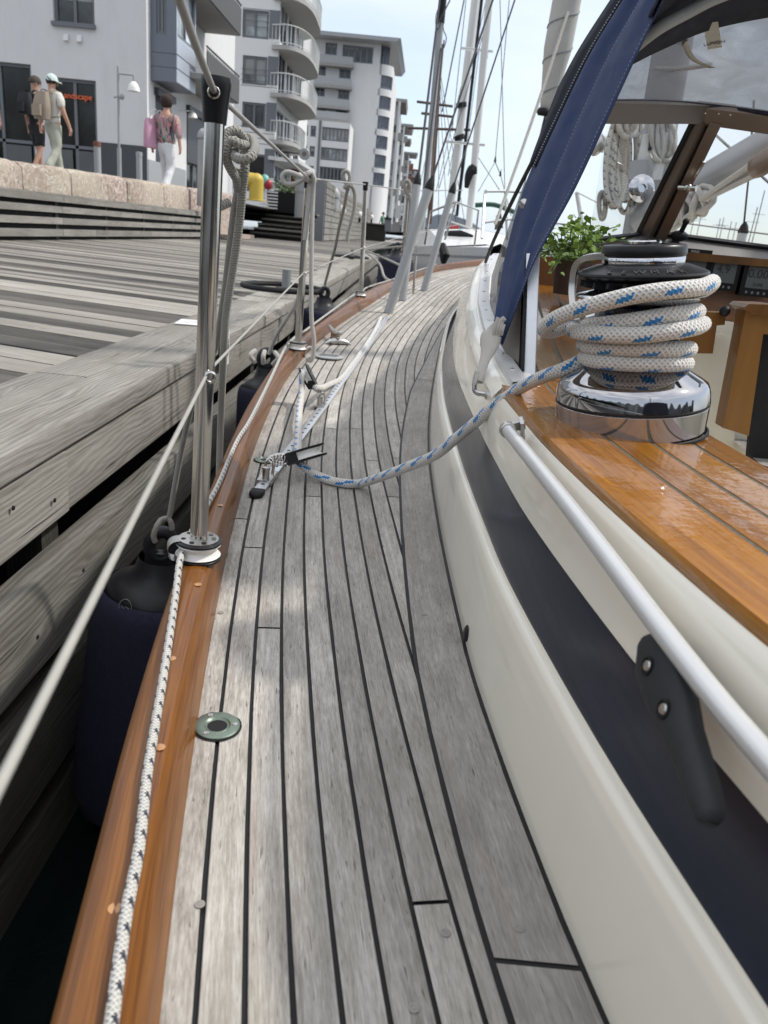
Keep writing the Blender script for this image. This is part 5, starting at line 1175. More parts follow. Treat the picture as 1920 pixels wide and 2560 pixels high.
# number plates on the edge
M['plate'] = plain('plate_white', (.62, .62, .62), .5)
def plate(c, r, u, w, h, label):
    c, r, u = V(c), V(r).normalized(), V(u).normalized(); n = r.cross(u)
    f = root('notice_plate', c, label, 'sign', 'notice plates on the dock edge')
    q = MB(); q.obox(c, r * w / 2, u * h / 2, n * .0015); q.build('plate', 'plate', f)
    q = MB(); c2 = c + n * .0022
    q.tube([c2 + (r * math.cos(k * .3142) + u * math.sin(k * .3142)) * h * .26 for k in range(21)], h * .035, 4, flat=.3, nrm=n); q.tube([c2 + (r - u) * h * .17, c2 - (r - u) * h * .17], h * .03, 4)
    for dx, dy in ((-.7, .1), (-.62, -.2), (.66, .2), (.6, -.15)): q.obox(c2 + r * dx * w / 2 + u * dy * h, r * w * .05, u * h * .06, n * .0005)
    q.build('print', 'digit', f)
plate(RZ(478, 806, 1.026), (.1, -1, 0), (-1, -.1, 0), .2, .13, 'white notice plate lying flat on top of the dock edge left of the stanchion')
plate(RX(563, 873, -.778), (0, 1, 0), (0, 0, 1), .15, .15, 'white notice plate fixed upright on the dock face right of the stanchion')
# black mooring rings (hoops) on the edge
def hoop(px, py, R, label):
    c = RZ(px, py, 1.03); f = root('mooring_hoop', c, label, 'mooring ring', 'mooring hoops on the dock edge')
    q = MB(); q.tube([c + V((math.cos(a) * R, math.sin(a) * R * 1.1, .045)) for a in [2 * math.pi * k / 28 for k in range(30)]], .02, 8, caps=False); q.build('hoop', 'blackmatt', f)
    q = MB(); q.box(c + V((-.05, -.02, 0)), c + V((.05, .02, .045))); q.build('foot', 'blackmatt', f)
    q = MB(); q.tube([c + V((0, R * .6, .0)), c + V((0, R * .6, .17))], .035, 10); q.build('stub', 'grey', f)
hoop(706, 734, .30, 'oval black iron mooring hoop on the dock edge behind the second stanchion')
hoop(878, 648, .32, 'black iron mooring hoop farther along the dock edge, behind the third stanchion')
# ------------------------------------------------------------------ slatted bench front, granite quay wall
bench = root('slatted_bench', (-5.3, 14, DK), 'long bench of weathered grey horizontal slats along the foot of the granite wall', 'bench')
for k, (z0, z1) in enumerate(((1.05, 1.16), (1.22, 1.32), (1.38, 1.48), (1.54, 1.62))):
    q = MB(); cuts = [3, 7.5, 12.3, 13.6 + k * 1.2, 16.5 + k * .6, 19.5, 22.2]
    for y0, y1 in zip(cuts, cuts[1:]): q.rnd(r4.random()); q.box((-5.24, y0 + .006, z0 + .01 * (k < 3)), (-5.20 + .03 * (k == 3), y1 - .006, z1))
    q.build('slat', 'dockwood', bench)
q = MB(); q.rnd(.5)
for j in range(4): q.box((-5.195 - .03 * j - .027, 3, 1.622), (-5.195 - .03 * j, 22.2, 1.65))
q.build('seat', 'dockwood', bench)
for y in (4, 6, 8, 10, 12.2, 14.2, 16.2, 18.2, 20.2, 22):
    q = MB(); q.rnd(.3); q.box((-5.265, y - .05, DK), (-5.245, y + .05, 1.6)); q.build('upright', 'dockdark', bench)
q = MB(); q.poly([(-5.27, 2, 1), (-5.27, 22.2, 1), (-5.27, 22.2, 1.62), (-5.27, 2, 1.62)]); q.build('gap_shade_panel', 'darkwall', bench)  # near-black sheet behind the slats, paints the gaps as shade
mg, nt, b = start('pink_granite', .85); o = obj_co(nt)
sp_ = nze(nt, o, 17, 3, .85); c = ramp(nt, sp_, [(.36, (.07, .055, .05)), (.46, (.27, .195, .165)), (.55, (.42, .33, .28)), (.66, (.55, .50, .45))])
c = mixc(nt, ramp(nt, nze(nt, scl(nt, o, (1, 1, .4)), 1.1, 5, .65), [(.5, 0), (.68, .75)]), c, (.23, .19, .14)); c = mixc(nt, ramp(nt, nze(nt, o, .35, 2), [(.52, 0), (.6, .55)]), c, (.40, .36, .28))
c = mixc(nt, ramp(nt, mth(nt, 'ABSOLUTE', mth(nt, 'SUBTRACT', nze(nt, scl(nt, o, (1, 1, 1.6)), 1.6, 3, .5, 1.5), .5)), [(.0, .8), (.012, 0)]), c, (.55, .53, .47))
nt.links.new(c, b.inputs['Base Color']); bump(nt, b, nze(nt, o, 14, 5, .7), .7, .03); M['granite'] = mg
gw = root('granite_wall', (-5.7, 15, DK), 'quay wall of large rough pink granite blocks behind the slatted bench', 'stone wall')
def gz(y): return 1.985 + .018 * max(0, y - 10)
cuts = [2, 5.2, 8.4, 11.4, 13.05, 15.6, 17.9, 20.0, 22.6, 24.4, 25.9]
for y0, y1 in zip(cuts, cuts[1:]):
    q = MB(); rows = []
    n = 10
    for i in range(n + 1):
        y = y0 + .02 + (y1 - y0 - .04) * i / n; e = .03 if i in (0, n) else 0
        j = lambda s: .02 * mnoise.noise(V((y * 1.7, s, y0)))
        z_ = gz(y); rows.append([V((-5.34 - e, y, .95)), V((-5.32 - e + j(1), y, 1.3)), V((-5.32 - e + j(2), y, 1.65)), V((-5.33 - e + j(3), y, z_ - .07)), V((-5.36 - e, y, z_ - .025 - e)), V((-5.41 - e, y, z_ + j(4) * .4 - e * .5)), V((-5.62, y, z_)), V((-5.62, y, .95))])
    q.grid(rows); q.poly(rows[0]); q.poly(rows[-1]); q.build('granite_block', 'granite', gw, smooth=45)
q = MB(); q.box((-5.9, 22.3, DK), (-4.9, 25.9, DK + .12)); q.build('kerb_stone', 'granite', gw, bev=.02)
M['paving'] = plain('quay_paving', (.23, .22, .21), .9, var=.15, vs=2, bmp=.2, bs=30)
q = MB(); q.poly([(-60, -20, 1.93), (-5.58, -20, 1.93), (-5.58, 10, 1.95), (-5.58, 26, 2.06), (-5.4, 27, 2.06), (-5.4, 36, 2.06), (-3.9, 36, 2.05), (-3.9, 100, 2.05), (-60, 100, 2.05)]); q.poly([(-3.9, 76, 2.05), (8, 200, 2.05), (8, 900, 2.05), (-80, 900, 2.05), (-80, 100, 2.05), (-3.9, 100, 2.05)])
q.poly([(-3.9, 76, DK - .05), (-1.2, 62, DK - .05), (12, 300, DK - .05), (8, 300, DK - .05)])
struct(q, 'quay', 'paving', smooth=0)
# stairs, timber wall with lamps
stair = root('wooden_stairs', (-4.6, 32, DK), 'broad flight of dark wooden steps between the granite wall and the timber wall', 'stairs')
for k in range(6):
    z0, z1 = DK + (2.05 - DK) * k / 6, DK + (2.05 - DK) * (k + 1) / 6; y0 = 29.5 + k * .75
    q = MB(); q.rnd(); q.box((-5.75, y0, z1 - .06), (-3.80, y0 + .8, z1)); q.build('tread', 'dockwood' if k % 2 else 'dockdark', stair)
    q = MB(); q.rnd(); q.box((-5.75, y0 + .06, z0), (-3.80, y0 + .1, z1 - .062)); q.build('riser', 'darkwall', stair)
tw_ = root('timber_wall', (-3.8, 45, DK), 'grey timber wall of wide horizontal boards with round wall lamps and a dark end panel', 'wall')
q = MB(); q.box((-4.45, 35.6, DK - .1), (-3.78, 35.75, 3.45)); q.build('end_panel', 'grey', tw_)
for k in range(9):
    z0 = DK + .27 * k; q = MB()
    for y0, y1 in ((35.76, 44), (44, 55), (55, 66), (66, 78)): q.rnd(r4.random()); q.box((-3.80, y0, z0 + .02), (-3.74, y1, z0 + .262))
    q.build('board', 'dockwood', tw_)
q = MB(); q.box((-4.3, 35.76, DK), (-3.82, 78, 3.40)); q.build('core', 'darkwall', tw_)
M['lampwhite'] = plain('lamp_glass', (.75, .75, .72), .3)
for px, py in ((853, 525), (898, 537), (928, 543)):
    c = RX(px, py, -3.72); q = MB(); q.lathe([(.0, .30), (.14, .26), (.22, .15), (.24, 0), (.0, 0)], c + V((0, 0, -.05)), V((.45, -.55, .7)), 16); lo = q.build('wall_lamp', 'lampwhite', tw_)
    q = MB(); q.box(c + V((-.02, -.18, -.5)), c + V((.12, .18, -.02))); q.build('lamp_body', 'blackmatt', lo)
# yellow pipe bollard, posts, bollards
yb = root('bollard', RY(638, 500, 27), 'fat yellow elbow shaped bollard standing at the end of the granite wall', 'bollard')
M['yellow'] = plain('yellow_paint', (.50, .36, .05), .5, var=.12, vs=3)
c = RY(640, 502, 27); q = MB(); q.tube([c, c + V((0, 0, .60))], .225, 24); q.tube([c + V((0, 0, .60)), c + V((-.70, 0, .62))], .22, 24); q.ball(c + V((0, 0, .60)), .227, 20); q.build('elbow', 'yellow', yb)
q = MB(); q.lathe([(.31, 0), (.31, .03), (.28, .04)], c, (0, 0, 1), 20); q.build('flange', 'yellow', yb)
def post(px, pyb, pyt, y, R, label, cap='grey', ball=True, name='post'):
    b0, t0 = RY(px, pyb, y), RY(px, pyt, y); b0 = V((b0.x, y, b0.z)); H = t0.z - b0.z
    f = root(name, b0, label, 'post')
    q = MB(); q.lathe([(R * 1.06, -.3), (R, 0), (R, H - R * 1.9), (R * .9, H - R * 1.85), (R * .9, H - R * 1.6)] if ball else [(R, -.3), (R, H * .985)], b0, (0, 0, 1), 20); q.build('shaft', 'greytube', f)
    q = MB(); q.lathe([(R * 1.08, H - R * 1.6), (R * 1.1, H - R * 1.2), (R * .95, H - R * .6), (R * .5, H - R * .12), (0, H)] if ball else [(R * 1.1, H - R * 1.5), (R * 1.1, H - .01), (0, H)], b0, (0, 0, 1), 20); q.build('cap', cap, f)
    return f
post(508, 482, 320, 20, .14, 'thick grey post with a domed cap right behind the nearest stanchion', 'greytube')
post(758, 522, 446, 29.5, .30, 'stout pale grey post at the top of the wooden steps', 'greytube', False)
post(832, 505, 466, 40, .3, 'pale domed post top behind the dark end panel of the timber wall', 'greytube')
M['rust'] = plain('rust_cap', (.16, .06, .04), .7)
post(246, 470, 353, 18, .072, 'slim grey bollard with a rusty cap, just left of the street lamp', 'rust', False, 'bollard')
post(349, 486, 379, 18.3, .063, 'slim grey bollard with a grey cap, right of the street lamp', 'greytube', False, 'bollard')
def lamp(px, pyb, pyt, y, arm, label):
    b0, t0 = RY(px, pyb, y), RY(px - 4, pyt, y); f = root('street_lamp', b0, label, 'street lamp')
    q = MB(); q.tube([b0 - V((0, 0, .4)), b0.lerp(t0, .34)], .048, 12); q.tube([b0.lerp(t0, .34), t0], .028, 10); q.build('pole', 'greytube', f)
    a0 = b0.lerp(t0, .945); a1 = a0 + V((arm, 0, -.005)); q = MB(); q.tube([a0, a1], .02, 8); q.tube([a1, a1 - V((0, 0, .13))], .022, 8); q.build('arm', 'greytube', f)
    c = a1 - V((0, 0, .12)); q = MB(); q.lathe([(.03, 0), (.06, -.02), (.10, -.07), (.122, -.13), (.128, -.19), (.115, -.19), (.09, -.08), (.0, -.05)], c, (0, 0, 1), 24); q.build('shade', 'lampwhite', f)
    q = MB(); d = b0.lerp(t0, .76); q.ball(d + V((.09, -.05, 0)), .06, 12); q.tube([d, d + V((.09, -.05, 0))], .02, 6); q.tube([d, d + V((-.10, 0, -.02))], .02, 6); q.build('camera', 'greytube', f)
lamp(299, 470, 166, 18.6, .33, 'tall slim grey street lamp with a white bell shade in front of the pale building')
# float balls, planters
M['teal'] = plain('teal_float', (.16, .42, .36), .4); M['redf'] = plain('red_float', (.30, .02, .03), .4)
for px, py, m, n_ in ((662, 450, 'teal', 'teal round balloon above the white barrier, right of the yellow bollard'), (670, 461, 'redf', 'dark red round balloon just below the teal balloon')):
    c = RY(px, py, 31); q = MB(); q.ball(c, .17, 16, (1, 1, 1.15)); q.tube([c - V((0, 0, .19)), c - V((0, 0, .9))], .008, 4); tag(q.build('balloon', m, None), n_, 'balloon')
bar_ = root('barrier', RY(670, 505, 31), 'low white slatted barrier behind the yellow bollard', 'barrier')
for k in range(7): q = MB(); z = 2.05 + .11 * k; q.box((RY(650, 500, 31).x, 31, z), (RY(694, 500, 31).x, 31.03, z + .05)); q.build('rail', 'mastwhite', bar_)
def planter(px, py, y, w, label, s=1):
    c = RY(px, py, y); f = root('planter', c, label, 'planter'); q = MB(); q.hexa([c + V((-w * .8, -.3, -.4)), c + V((w * .8, -.3, -.4)), c + V((w * .8, .3, -.4)), c + V((-w * .8, .3, -.4)), c + V((-w, -.4, .35)), c + V((w, -.4, .35)), c + V((w, .4, .35)), c + V((-w, .4, .35))]); q.build('tub', 'blackmatt', f)
    q = MB(); r_ = random.Random(px)
    for i in range(240):
        p = c + V((r_.gauss(0, w * .5), r_.gauss(0, .25), .35 + abs(r_.gauss(0, .22)))); d = V((r_.gauss(0, 1), r_.gauss(0, 1), r_.gauss(0, 1))).normalized() * .07; e = d.orthogonal().normalized() * .045; q.poly([p - d, p + e, p + d, p - e])
    q.build('plants', 'leafdark', f)
planter(710, 505, 33, .65, 'black planter with low green plants at the café front, above the steps')
# ------------------------------------------------------------------ buildings along the quay
M['render'] = plain('pale_grey_render', (.60, .60, .60), .9, var=.05, vs=1.2, bmp=.25, bs=18, dirt=(.2, (.36, .36, .37)))
M['white_render'] = plain('white_render', (.63, .63, .625), .9, var=.04, vs=.8, dirt=(.15, (.42, .42, .43)))
M['siding'] = plain('white_siding', (.69, .69, .68), .8, var=.05, vs=1)
M['plinth'] = plain('dark_plinth', (.055, .06, .068), .7, var=.15, vs=2)
M['winframe'] = plain('grey_window_frame', (.14, .15, .165), .5, .2)
M['bluegrey'] = plain('blue_grey_panel', (.15, .165, .20), .45, .2, var=.06, vs=1)
M['palepanel'] = plain('pale_panel', (.42, .46, .52), .4, .2, var=.05, vs=1)
M['shutter'] = plain('dark_roller_shutter', (.045, .047, .056), .5, .2)
M['railgrey'] = plain('dark_balcony_rail', (.06, .06, .058), .6)
M['railwhite'] = plain('white_balcony_rail', (.52, .53, .52), .5)
M['concrete'] = plain('concrete_slab', (.27, .26, .25), .85, var=.15, vs=2)
M['brick'] = plain('red_brick', (.20, .075, .05), .9, var=.3, vs=3)
def panemat(name, c, rough=.08):
    m, nt, b = start(name, rough, 0, 0); o = obj_co(nt)
    n = nze(nt, scl(nt, o, (1.1, 1.1, .7)), .9, 4, .6, .8)
    nt.links.new(mixc(nt, ramp(nt, n, [(.35, 0), (.65, 1)]), [q * .45 for q in c], [q * 1.9 for q in c]), b.inputs['Base Color']); return m
M['pane'] = panemat('dark_window_pane', (.035, .042, .045)); M['shop'] = panemat('shop_window_pane', (.012, .013, .012), .12); M['curtain'] = panemat('curtained_pane', (.21, .225, .225), .12); M['skypane'] = panemat('bright_pane', (.38, .43, .47), .06)
M['balcgrey'] = plain('grey_balcony_slab', (.36, .355, .34), .85, var=.12, vs=1.5); rb = random.Random(21); M['blind'] = plain('pale_blind', (.27, .275, .27), .8, var=.2, vs=2)
def facade(par, O, U, w, h, ops, m, depth=.2, fm='winframe', nm='wall', fw=.09):
    """wall with real openings; ops = (u0, v0, u1, v1, mullions, pane material[, name])"""
    O, U = V(O), V(U); W_ = V((0, 0, 1)); n = U.cross(W_)             # outward normal
    us = sorted({0, w} | {min(w, max(0, t)) for o in ops for t in (o[0], o[2])}); vs = sorted({0, h} | {min(h, max(0, t)) for o in ops for t in (o[1], o[3])})
    q = MB()
    for a, b_ in zip(us, us[1:]):
        for c, d in zip(vs, vs[1:]):
            mu, mv = (a + b_) / 2, (c + d) / 2
            if any(o[0] < mu < o[2] and o[1] < mv < o[3] for o in ops): continue
            q.poly([O + U * a + W_ * c, O + U * b_ + W_ * c, O + U * b_ + W_ * d, O + U * a + W_ * d])
    for o in ops:
        c4 = [O + U * o[0] + W_ * o[1], O + U * o[2] + W_ * o[1], O + U * o[2] + W_ * o[3], O + U * o[0] + W_ * o[3]]
        for a, b_ in zip(c4, c4[1:] + c4[:1]): q.poly([a, b_, b_ - n * depth, a - n * depth])
    wall = q.build(nm, m, par, smooth=0)
    for o in ops:
        u0, v0, u1, v1, mu, pm = o[:6]; B = O - n * (depth * .7); q = MB()
        def fb(a, b_, c, d): q.obox(B + U * (a + b_) / 2 + W_ * (c + d) / 2, U * (b_ - a) / 2, W_ * (d - c) / 2, n * .04)
        fb(u0, u1, v0, v0 + fw); fb(u0, u1, v1 - fw, v1); fb(u0, u0 + fw, v0 + fw, v1 - fw); fb(u1 - fw, u1, v0 + fw, v1 - fw)
        for k in range(1, mu + 1):
            c = u0 + (u1 - u0) * k / (mu + 1); fb(c - fw / 2, c + fw / 2, v0 + fw, v1 - fw)
        if len(o) > 7: fb(u0 + fw, u1 - fw, o[7] - fw / 2, o[7] + fw / 2)
        win = q.build(o[6] if len(o) > 6 and o[6] else 'window', fm, par, smooth=0)
        q = MB(); P_ = B - n * .02; q.poly([P_ + U * u0 + W_ * v0, P_ + U * u1 + W_ * v0, P_ + U * u1 + W_ * v1, P_ + U * u0 + W_ * v1]); q.build('pane', pm, win, smooth=0)
        if pm in ('pane', 'curtain') and rb.random() < .55:          # roller blinds and curtains inside
            q = MB(); P2 = B - n * .012; hb = (v1 - v0) * rb.uniform(.2, .65); ue = u0 + (u1 - u0) * rb.choice((.5, 1, 1)); q.poly([P2 + U * u0 + W_ * (v1 - hb), P2 + U * ue + W_ * (v1 - hb), P2 + U * ue + W_ * v1, P2 + U * u0 + W_ * v1]); q.build('blind', 'blind', win, smooth=0)
    return wall
def part(par, name, m, fn, **k):
    q = MB(); fn(q); return q.build(name, m, par, smooth=k.pop('smooth', 40), **k)
GZ = 1.95
# --- first building
b1 = root('building', (-14, 30, GZ), 'pale rendered corner building with dark shop front, grey bay window and two dark balconies', 'building')
Y1 = 26.0; XC = -8.28; X0 = -26.0; H1 = 12.0
def op1(x0, y0, x1, y1, mu, pm, nm=None, bar=None):
    ym, xm = (y0 + y1) / 2, (x0 + x1) / 2
    t = (RY(x0, ym, Y1).x - X0, max(0.02, RY(xm, y1, Y1).z - GZ), RY(x1, ym, Y1).x - X0, RY(xm, y0, Y1).z - GZ, mu, pm, nm)
    return t + ((bar,) if bar else ())
w1 = facade(b1, (X0, Y1, GZ), (1, 0, 0), XC - X0, H1, [op1(131, -70, 235, 62, 1, 'pane'), op1(-70, -70, 40, 50, 1, 'pane') if False else op1(-160, 150, 84, 450, 2, 'shop', 'shop_window', 1.25), op1(132, 197, 243, 450, 1, 'shop', 'shop_window', 1.25)], 'render', .22)
part(b1, 'plinth', 'plinth', lambda q: q.box((RY(251, 400, Y1).x, Y1 - .03, GZ - .1), (XC - .02, Y1 + .1, RY(300, 360, Y1).z)))
s0, s1 = RY(128, 50, Y1 - .06), RY(238, 66, Y1 - .06); part(b1, 'window_sill', 'winframe', lambda q: q.box((s0.x, Y1 - .10, RY(183, 63, Y1).z - .06), (s1.x, Y1 + .05, RY(183, 58, Y1).z)))
for px, py in ((167, 94), (200, 97)):
    c = RY(px, py, Y1); part(b1, 'vent_box', 'white_render', lambda q: q.hexa([c + V((-.07, -.12, -.09)), c + V((.07, -.12, -.09)), c + V((.07, .02, -.09)), c + V((-.07, .02, -.09)), c + V((-.07, -.05, .09)), c + V((.07, -.05, .09)), c + V((.07, .02, .09)), c + V((-.07, .02, .09))]))
# shop sign
M['sign'] = plain('orange_sign', (.50, .10, .03), .5); sn = M['sign'].node_tree.nodes['Principled BSDF']; sn.inputs['Emission Color'].default_value = (.9, .16, .04, 1); sn.inputs['Emission Strength'].default_value = .12
c = RY(190, 241, Y1 + .06); text_obj('shop_sign', 'Landscape', .235, 'sign', b1, c, (1, 0, 0), (0, 0, 1), .01)
M['frost'] = plain('frosted_band', (.085, .09, .095), .5, var=.3, vs=2)
for x0, x1 in ((-160, -80), (-78, 2), (4, 84), (134, 187), (189, 242)):
    a, b_ = RY(x0, 385, Y1 + .12), RY(x1, 385, Y1 + .12); part(b1, 'frosted_panel', 'frost', lambda q: q.box((a.x + .06, Y1 + .115, GZ + .32), (b_.x - .06, Y1 + .125, GZ + 1.15)))
# right-hand front along the quay
def yz(px, py, x): p = RX(px, py, x); return p.y, p.z
d1a, d1b = yz(388, 232, XC), yz(428, 255, XC); d2a, d2b = yz(467, 272, XC), yz(514, 300, XC); dbz = yz(490, 412, XC)[1]
facade(b1, (XC, Y1, GZ), (0, 1, 0), 12, H1, [(d1a[0] - Y1, .02, d1b[0] - Y1, d1a[1] - GZ, 0, 'shutter', 'roller_door'), (d2a[0] - Y1, .05, d2b[0] - Y1, d2a[1] - GZ, 1, 'pane'), (3.9, 4.1, 5.4, 6.6, 1, 'pane'), (3.9, 7.3, 5.4, 9.8, 1, 'pane')], 'white_render', .22)
part(b1, 'roller_shutter', 'shutter', lambda q: [q.box((XC - .02, d2a[0], dbz), (XC + .04, d2b[0], d2a[1] - .1)), q.box((XC - .02, d2a[0] - .1, d2a[1] - .1), (XC + .14, d2b[0] + .1, d2a[1] + .12))])
part(b1, 'shutter_box', 'shutter', lambda q: q.box((XC - .02, d1a[0] - .1, d1a[1] - .06), (XC + .14, d1b[0] + .1, d1a[1] + .14)))
part(b1, 'pale_plinth', 'greytube', lambda q: q.box((XC - .02, Y1 + .02, GZ - .1), (XC + .025, d2a[0] - .15, GZ + 1.1)) )
# bay window
by0 = 26.35; bx1 = RY(441, 200, by0).x; by1 = RX(489, 150, bx1).y; bz0 = RY(441, 206, by0).z; bz1 = RY(441, 100, by0).z
part(b1, 'bay_panel', 'bluegrey', lambda q: [q.box((XC - .1, by0, bz0 + (bz1 - bz0) * k / 3 + .012 * (k > 0)), (bx1 - .012, by1, bz0 + (bz1 - bz0) * (k + 1) / 3)) for k in range(3)])
part(b1, 'bay_side_panel', 'palepanel', lambda q: [q.box((bx1 - .01, by0 + .02, bz0 + (bz1 - bz0) * k / 3 + .02), (bx1 + .01, by1 - .02, bz0 + (bz1 - bz0) * (k + 1) / 3 - .01)) for k in range(3)])
facade(b1, (XC, by0 + .02, bz1), (1, 0, 0), bx1 - XC, 5, [(.18, .12, bx1 - XC - .3, 3.0, 1, 'pane')], 'bluegrey', .12, nm='bay_front')
facade(b1, (bx1, by0 + .02, bz1), (0, 1, 0), by1 - by0 - .02, 5, [(.1, .12, by1 - by0 - .12, 3.0, 1, 'skypane')], 'palepanel', .1, nm='bay_side')
def dbalc(px, pyb, pyt):
    xo = -7.0; e = RX(px, (pyb + pyt) / 2, xo); zb, zt = RX(px, pyb, xo).z, RX(px, pyt, xo).z
    sl = part(b1, 'balcony', 'concrete', lambda q: q.box((XC, 27.9, zb), (xo, e.y, zb + .16)))
    part(b1, 'balcony_rail', 'railgrey', lambda q: [q.box((xo + .02, 27.9, zb + .02), (xo + .05, e.y, zt - .12)), q.box((XC, e.y - .03, zb + .02), (xo, e.y, zt - .12)), q.tube([V((xo + .03, 27.9, zt)), V((xo + .03, e.y, zt))], .03, 6)] + [q.tube([V((xo + .03, 27.95 + k * .25, zb)), V((xo + .03, 27.95 + k * .25, zt))], .014, 4) for k in range(int((e.y - 27.9) / .25) + 1)])
dbalc(600, 92, 12); dbalc(595, 261, 190)
# wall lamp
wl = RX(445, 276, XC + .05); part(b1, 'wall_lamp', 'lampwhite', lambda q: [q.tube([wl, wl + V((.5, 0, .02))], .02, 6), q.lathe([(.03, .12), (.12, .06), (.17, -.06), (.16, -.06), (0, .04)], wl + V((.5, 0, -.12)), (0, 0, 1), 16)])
# --- second building with curved white balconies
b2 = root('building', (-14, 60, GZ), 'white apartment house with curved white railed balconies stacked on its corner', 'building')
Y2 = 50.0; X2 = RY(685, 400, Y2).x; XA = -20.0
def conv(fy, X00):
    def f(x0, y0, x1, y1, mu=0, pm='pane', nm=None):
        ym, xm = (y0 + y1) / 2, (x0 + x1) / 2; return (RY(x0, ym, fy).x - X00, RY(xm, y1, fy).z - GZ, RY(x1, ym, fy).x - X00, RY(xm, y0, fy).z - GZ, mu, pm, nm)
    return f
o2 = conv(Y2, XA)
wins = [o2(606, 140, 668, 212, 1, 'curtain'), o2(606, 25, 672, 96, 1, 'curtain'), o2(605, 256, 664, 320, 1), o2(605, -90, 676, -20, 1), o2(520, 256, 560, 320, 1), o2(520, 140, 560, 212, 1, 'curtain'), o2(520, 25, 560, 96, 1)]
wins.append(o2(618, 385, 664, 480, 0, 'shop'))
facade(b2, (XA, Y2, GZ), (1, 0, 0), X2 - XA, 20, wins, 'siding', .15, fw=.12)
part(b2, 'siding_lines', 'winframe', lambda q: [q.box((RY(600, 300, Y2).x, Y2 - .012, z), (X2, Y2 + .01, z + .03)) for z in [GZ + 3.9 + .28 * k + j * 2.98 for k in range(4) for j in range(5)]])
for k in range(4): part(b2, 'grey_panel', 'winframe', lambda q: q.box((RY(669, 180, Y2).x, Y2 - .02, RY(669, 212 + 116 * k - 116, Y2).z), (X2 + .02, Y2 + .1, RY(669, 140 + 116 * k - 116, Y2).z)))
facade(b2, (X2, Y2, GZ), (0, 1, 0), 14, 20, [(u, 3.4 + 2.98 * k + j_, u + 2.6, 5.9 + 2.98 * k + j_, 1, pm, 'balcony_door') for k in range(5) for u, j_, pm in ((.35, 0, 'pane'), (3.3, 0, 'skypane'), (7.5, 0.1, 'pane'))] + [(.4, .1, 5.5, 2.9, 3, 'skypane', 'shop_window'), (7, .1, 11, 2.9, 2, 'pane', 'shop_window')], 'siding', .15, fm='bluegrey')
def cbalc(z, sc=1.0):
    base = [V((X2 - .35, Y2 - .15, 0)), V((X2 + .5, Y2 - .45, 0)), V((X2 + 1.15, Y2 + .1, 0)), V((X2 + 1.55, Y2 + 1.6, 0)), V((X2 + 1.62, Y2 + 4.2, 0)), V((X2 + 1.35, Y2 + 7.5, 0)), V((X2 - .0, Y2 + 9.5, 0))]
    if sc < 1: base = [V((X2 + (p.x - X2) * sc, Y2 + (p.y - Y2) * .75, 0)) for p in base]
    arc = resample(base, n=5)
    pl_ = [p + V((0, 0, z)) for p in arc]
    part(b2, 'balcony', 'balcgrey', lambda q: q.prism(pl_, V((0, 0, .22))))
    def rl(q):
        q.tube([p + V((0, 0, z + 1.2)) for p in arc], .035, 6); q.tube([p + V((0, 0, z + .32)) for p in arc], .025, 6)
        ln = resample(base, .30)
        for p in ln: q.tube([p + V((0, 0, z + .2)), p + V((0, 0, z + 1.2))], .018, 4)
    part(b2, 'balcony_rail', 'railwhite', rl)
for py, sc in ((48, 1), (163, 1), (272, 1), (376, .72)):
    zc_ = RY(775 if sc == 1 else 745, py, Y2 + 4).z; cbalc(zc_ - .1, sc)
part(b2, 'entrance_canopy', 'railwhite', lambda q: q.prism([V((X2 - .3, Y2 - .3, GZ + 3.1)), V((X2 + 1.4, Y2 + .4, GZ + 3.1)), V((X2 + 1.5, Y2 + 8, GZ + 3.1)), V((X2 - .3, Y2 + 8, GZ + 3.1))], V((0, 0, .2))))
part(b2, 'corner_column', 'brick', lambda q: q.box((RY(736, 460, 56).x - .25, 56, GZ), (RY(736, 460, 56).x + .25, 56.4, GZ + 3.1)))
# hanging round sign
c = RX(761, 385, X2 + 1.6); rs = root('round_sign', c, 'round greenish shop sign hanging on the balcony house corner', 'sign')
part(rs, 'disc', 'greytube', lambda q: q.lathe([(0, .05), (.30, .05), (.34, 0), (.30, -.05), (0, -.05)], c, (.1, -1, 0), 24)); part(rs, 'centre', 'brownalu', lambda q: q.lathe([(.14, 0), (.14, .02), (0, .02)], c + V((0, -.05, 0)), (.1, -1, 0), 20)); part(rs, 'bracket', 'railgrey', lambda q: q.tube([c, c - V((1.6, 0, 0))], .04, 6))
# --- tower with rounded corner and flat overhanging roof
b3 = root('building', (-8, 120, GZ), 'tall white tower with a rounded glazed corner and a flat overhanging grey roof', 'building')
Y3 = 115.0; S3 = lambda x, y: (580 + x / 3.77, 100 + y / 3.77)
X3a, X3b = RY(765, 300, Y3).x - 3, RY(939, 300, Y3).x; o3 = conv(Y3, X3a)
def o3s(x0, y0, x1, y1, mu=1, pm='pane', nm=None): return o3(*S3(x0, y0), *S3(x1, y1), mu, pm, nm)
zr3 = RY(900, 107, Y3).z; H3 = zr3 - GZ
ops = [o3s(790, 240, 885, 335, 1), o3s(1010, 275, 1120, 365, 1), o3s(780, 435, 875, 530), o3s(1000, 470, 1105, 560), o3s(770, 630, 880, 720, 2), o3s(980, 665, 1085, 750), o3s(880, 25, 990, 140, 1), o3s(1040, 55, 1330, 215, 4)]
facade(b3, (X3a, Y3, GZ), (1, 0, 0), X3b - X3a, H3, ops, 'white_render', .4, fw=.18, fm='bluegrey')
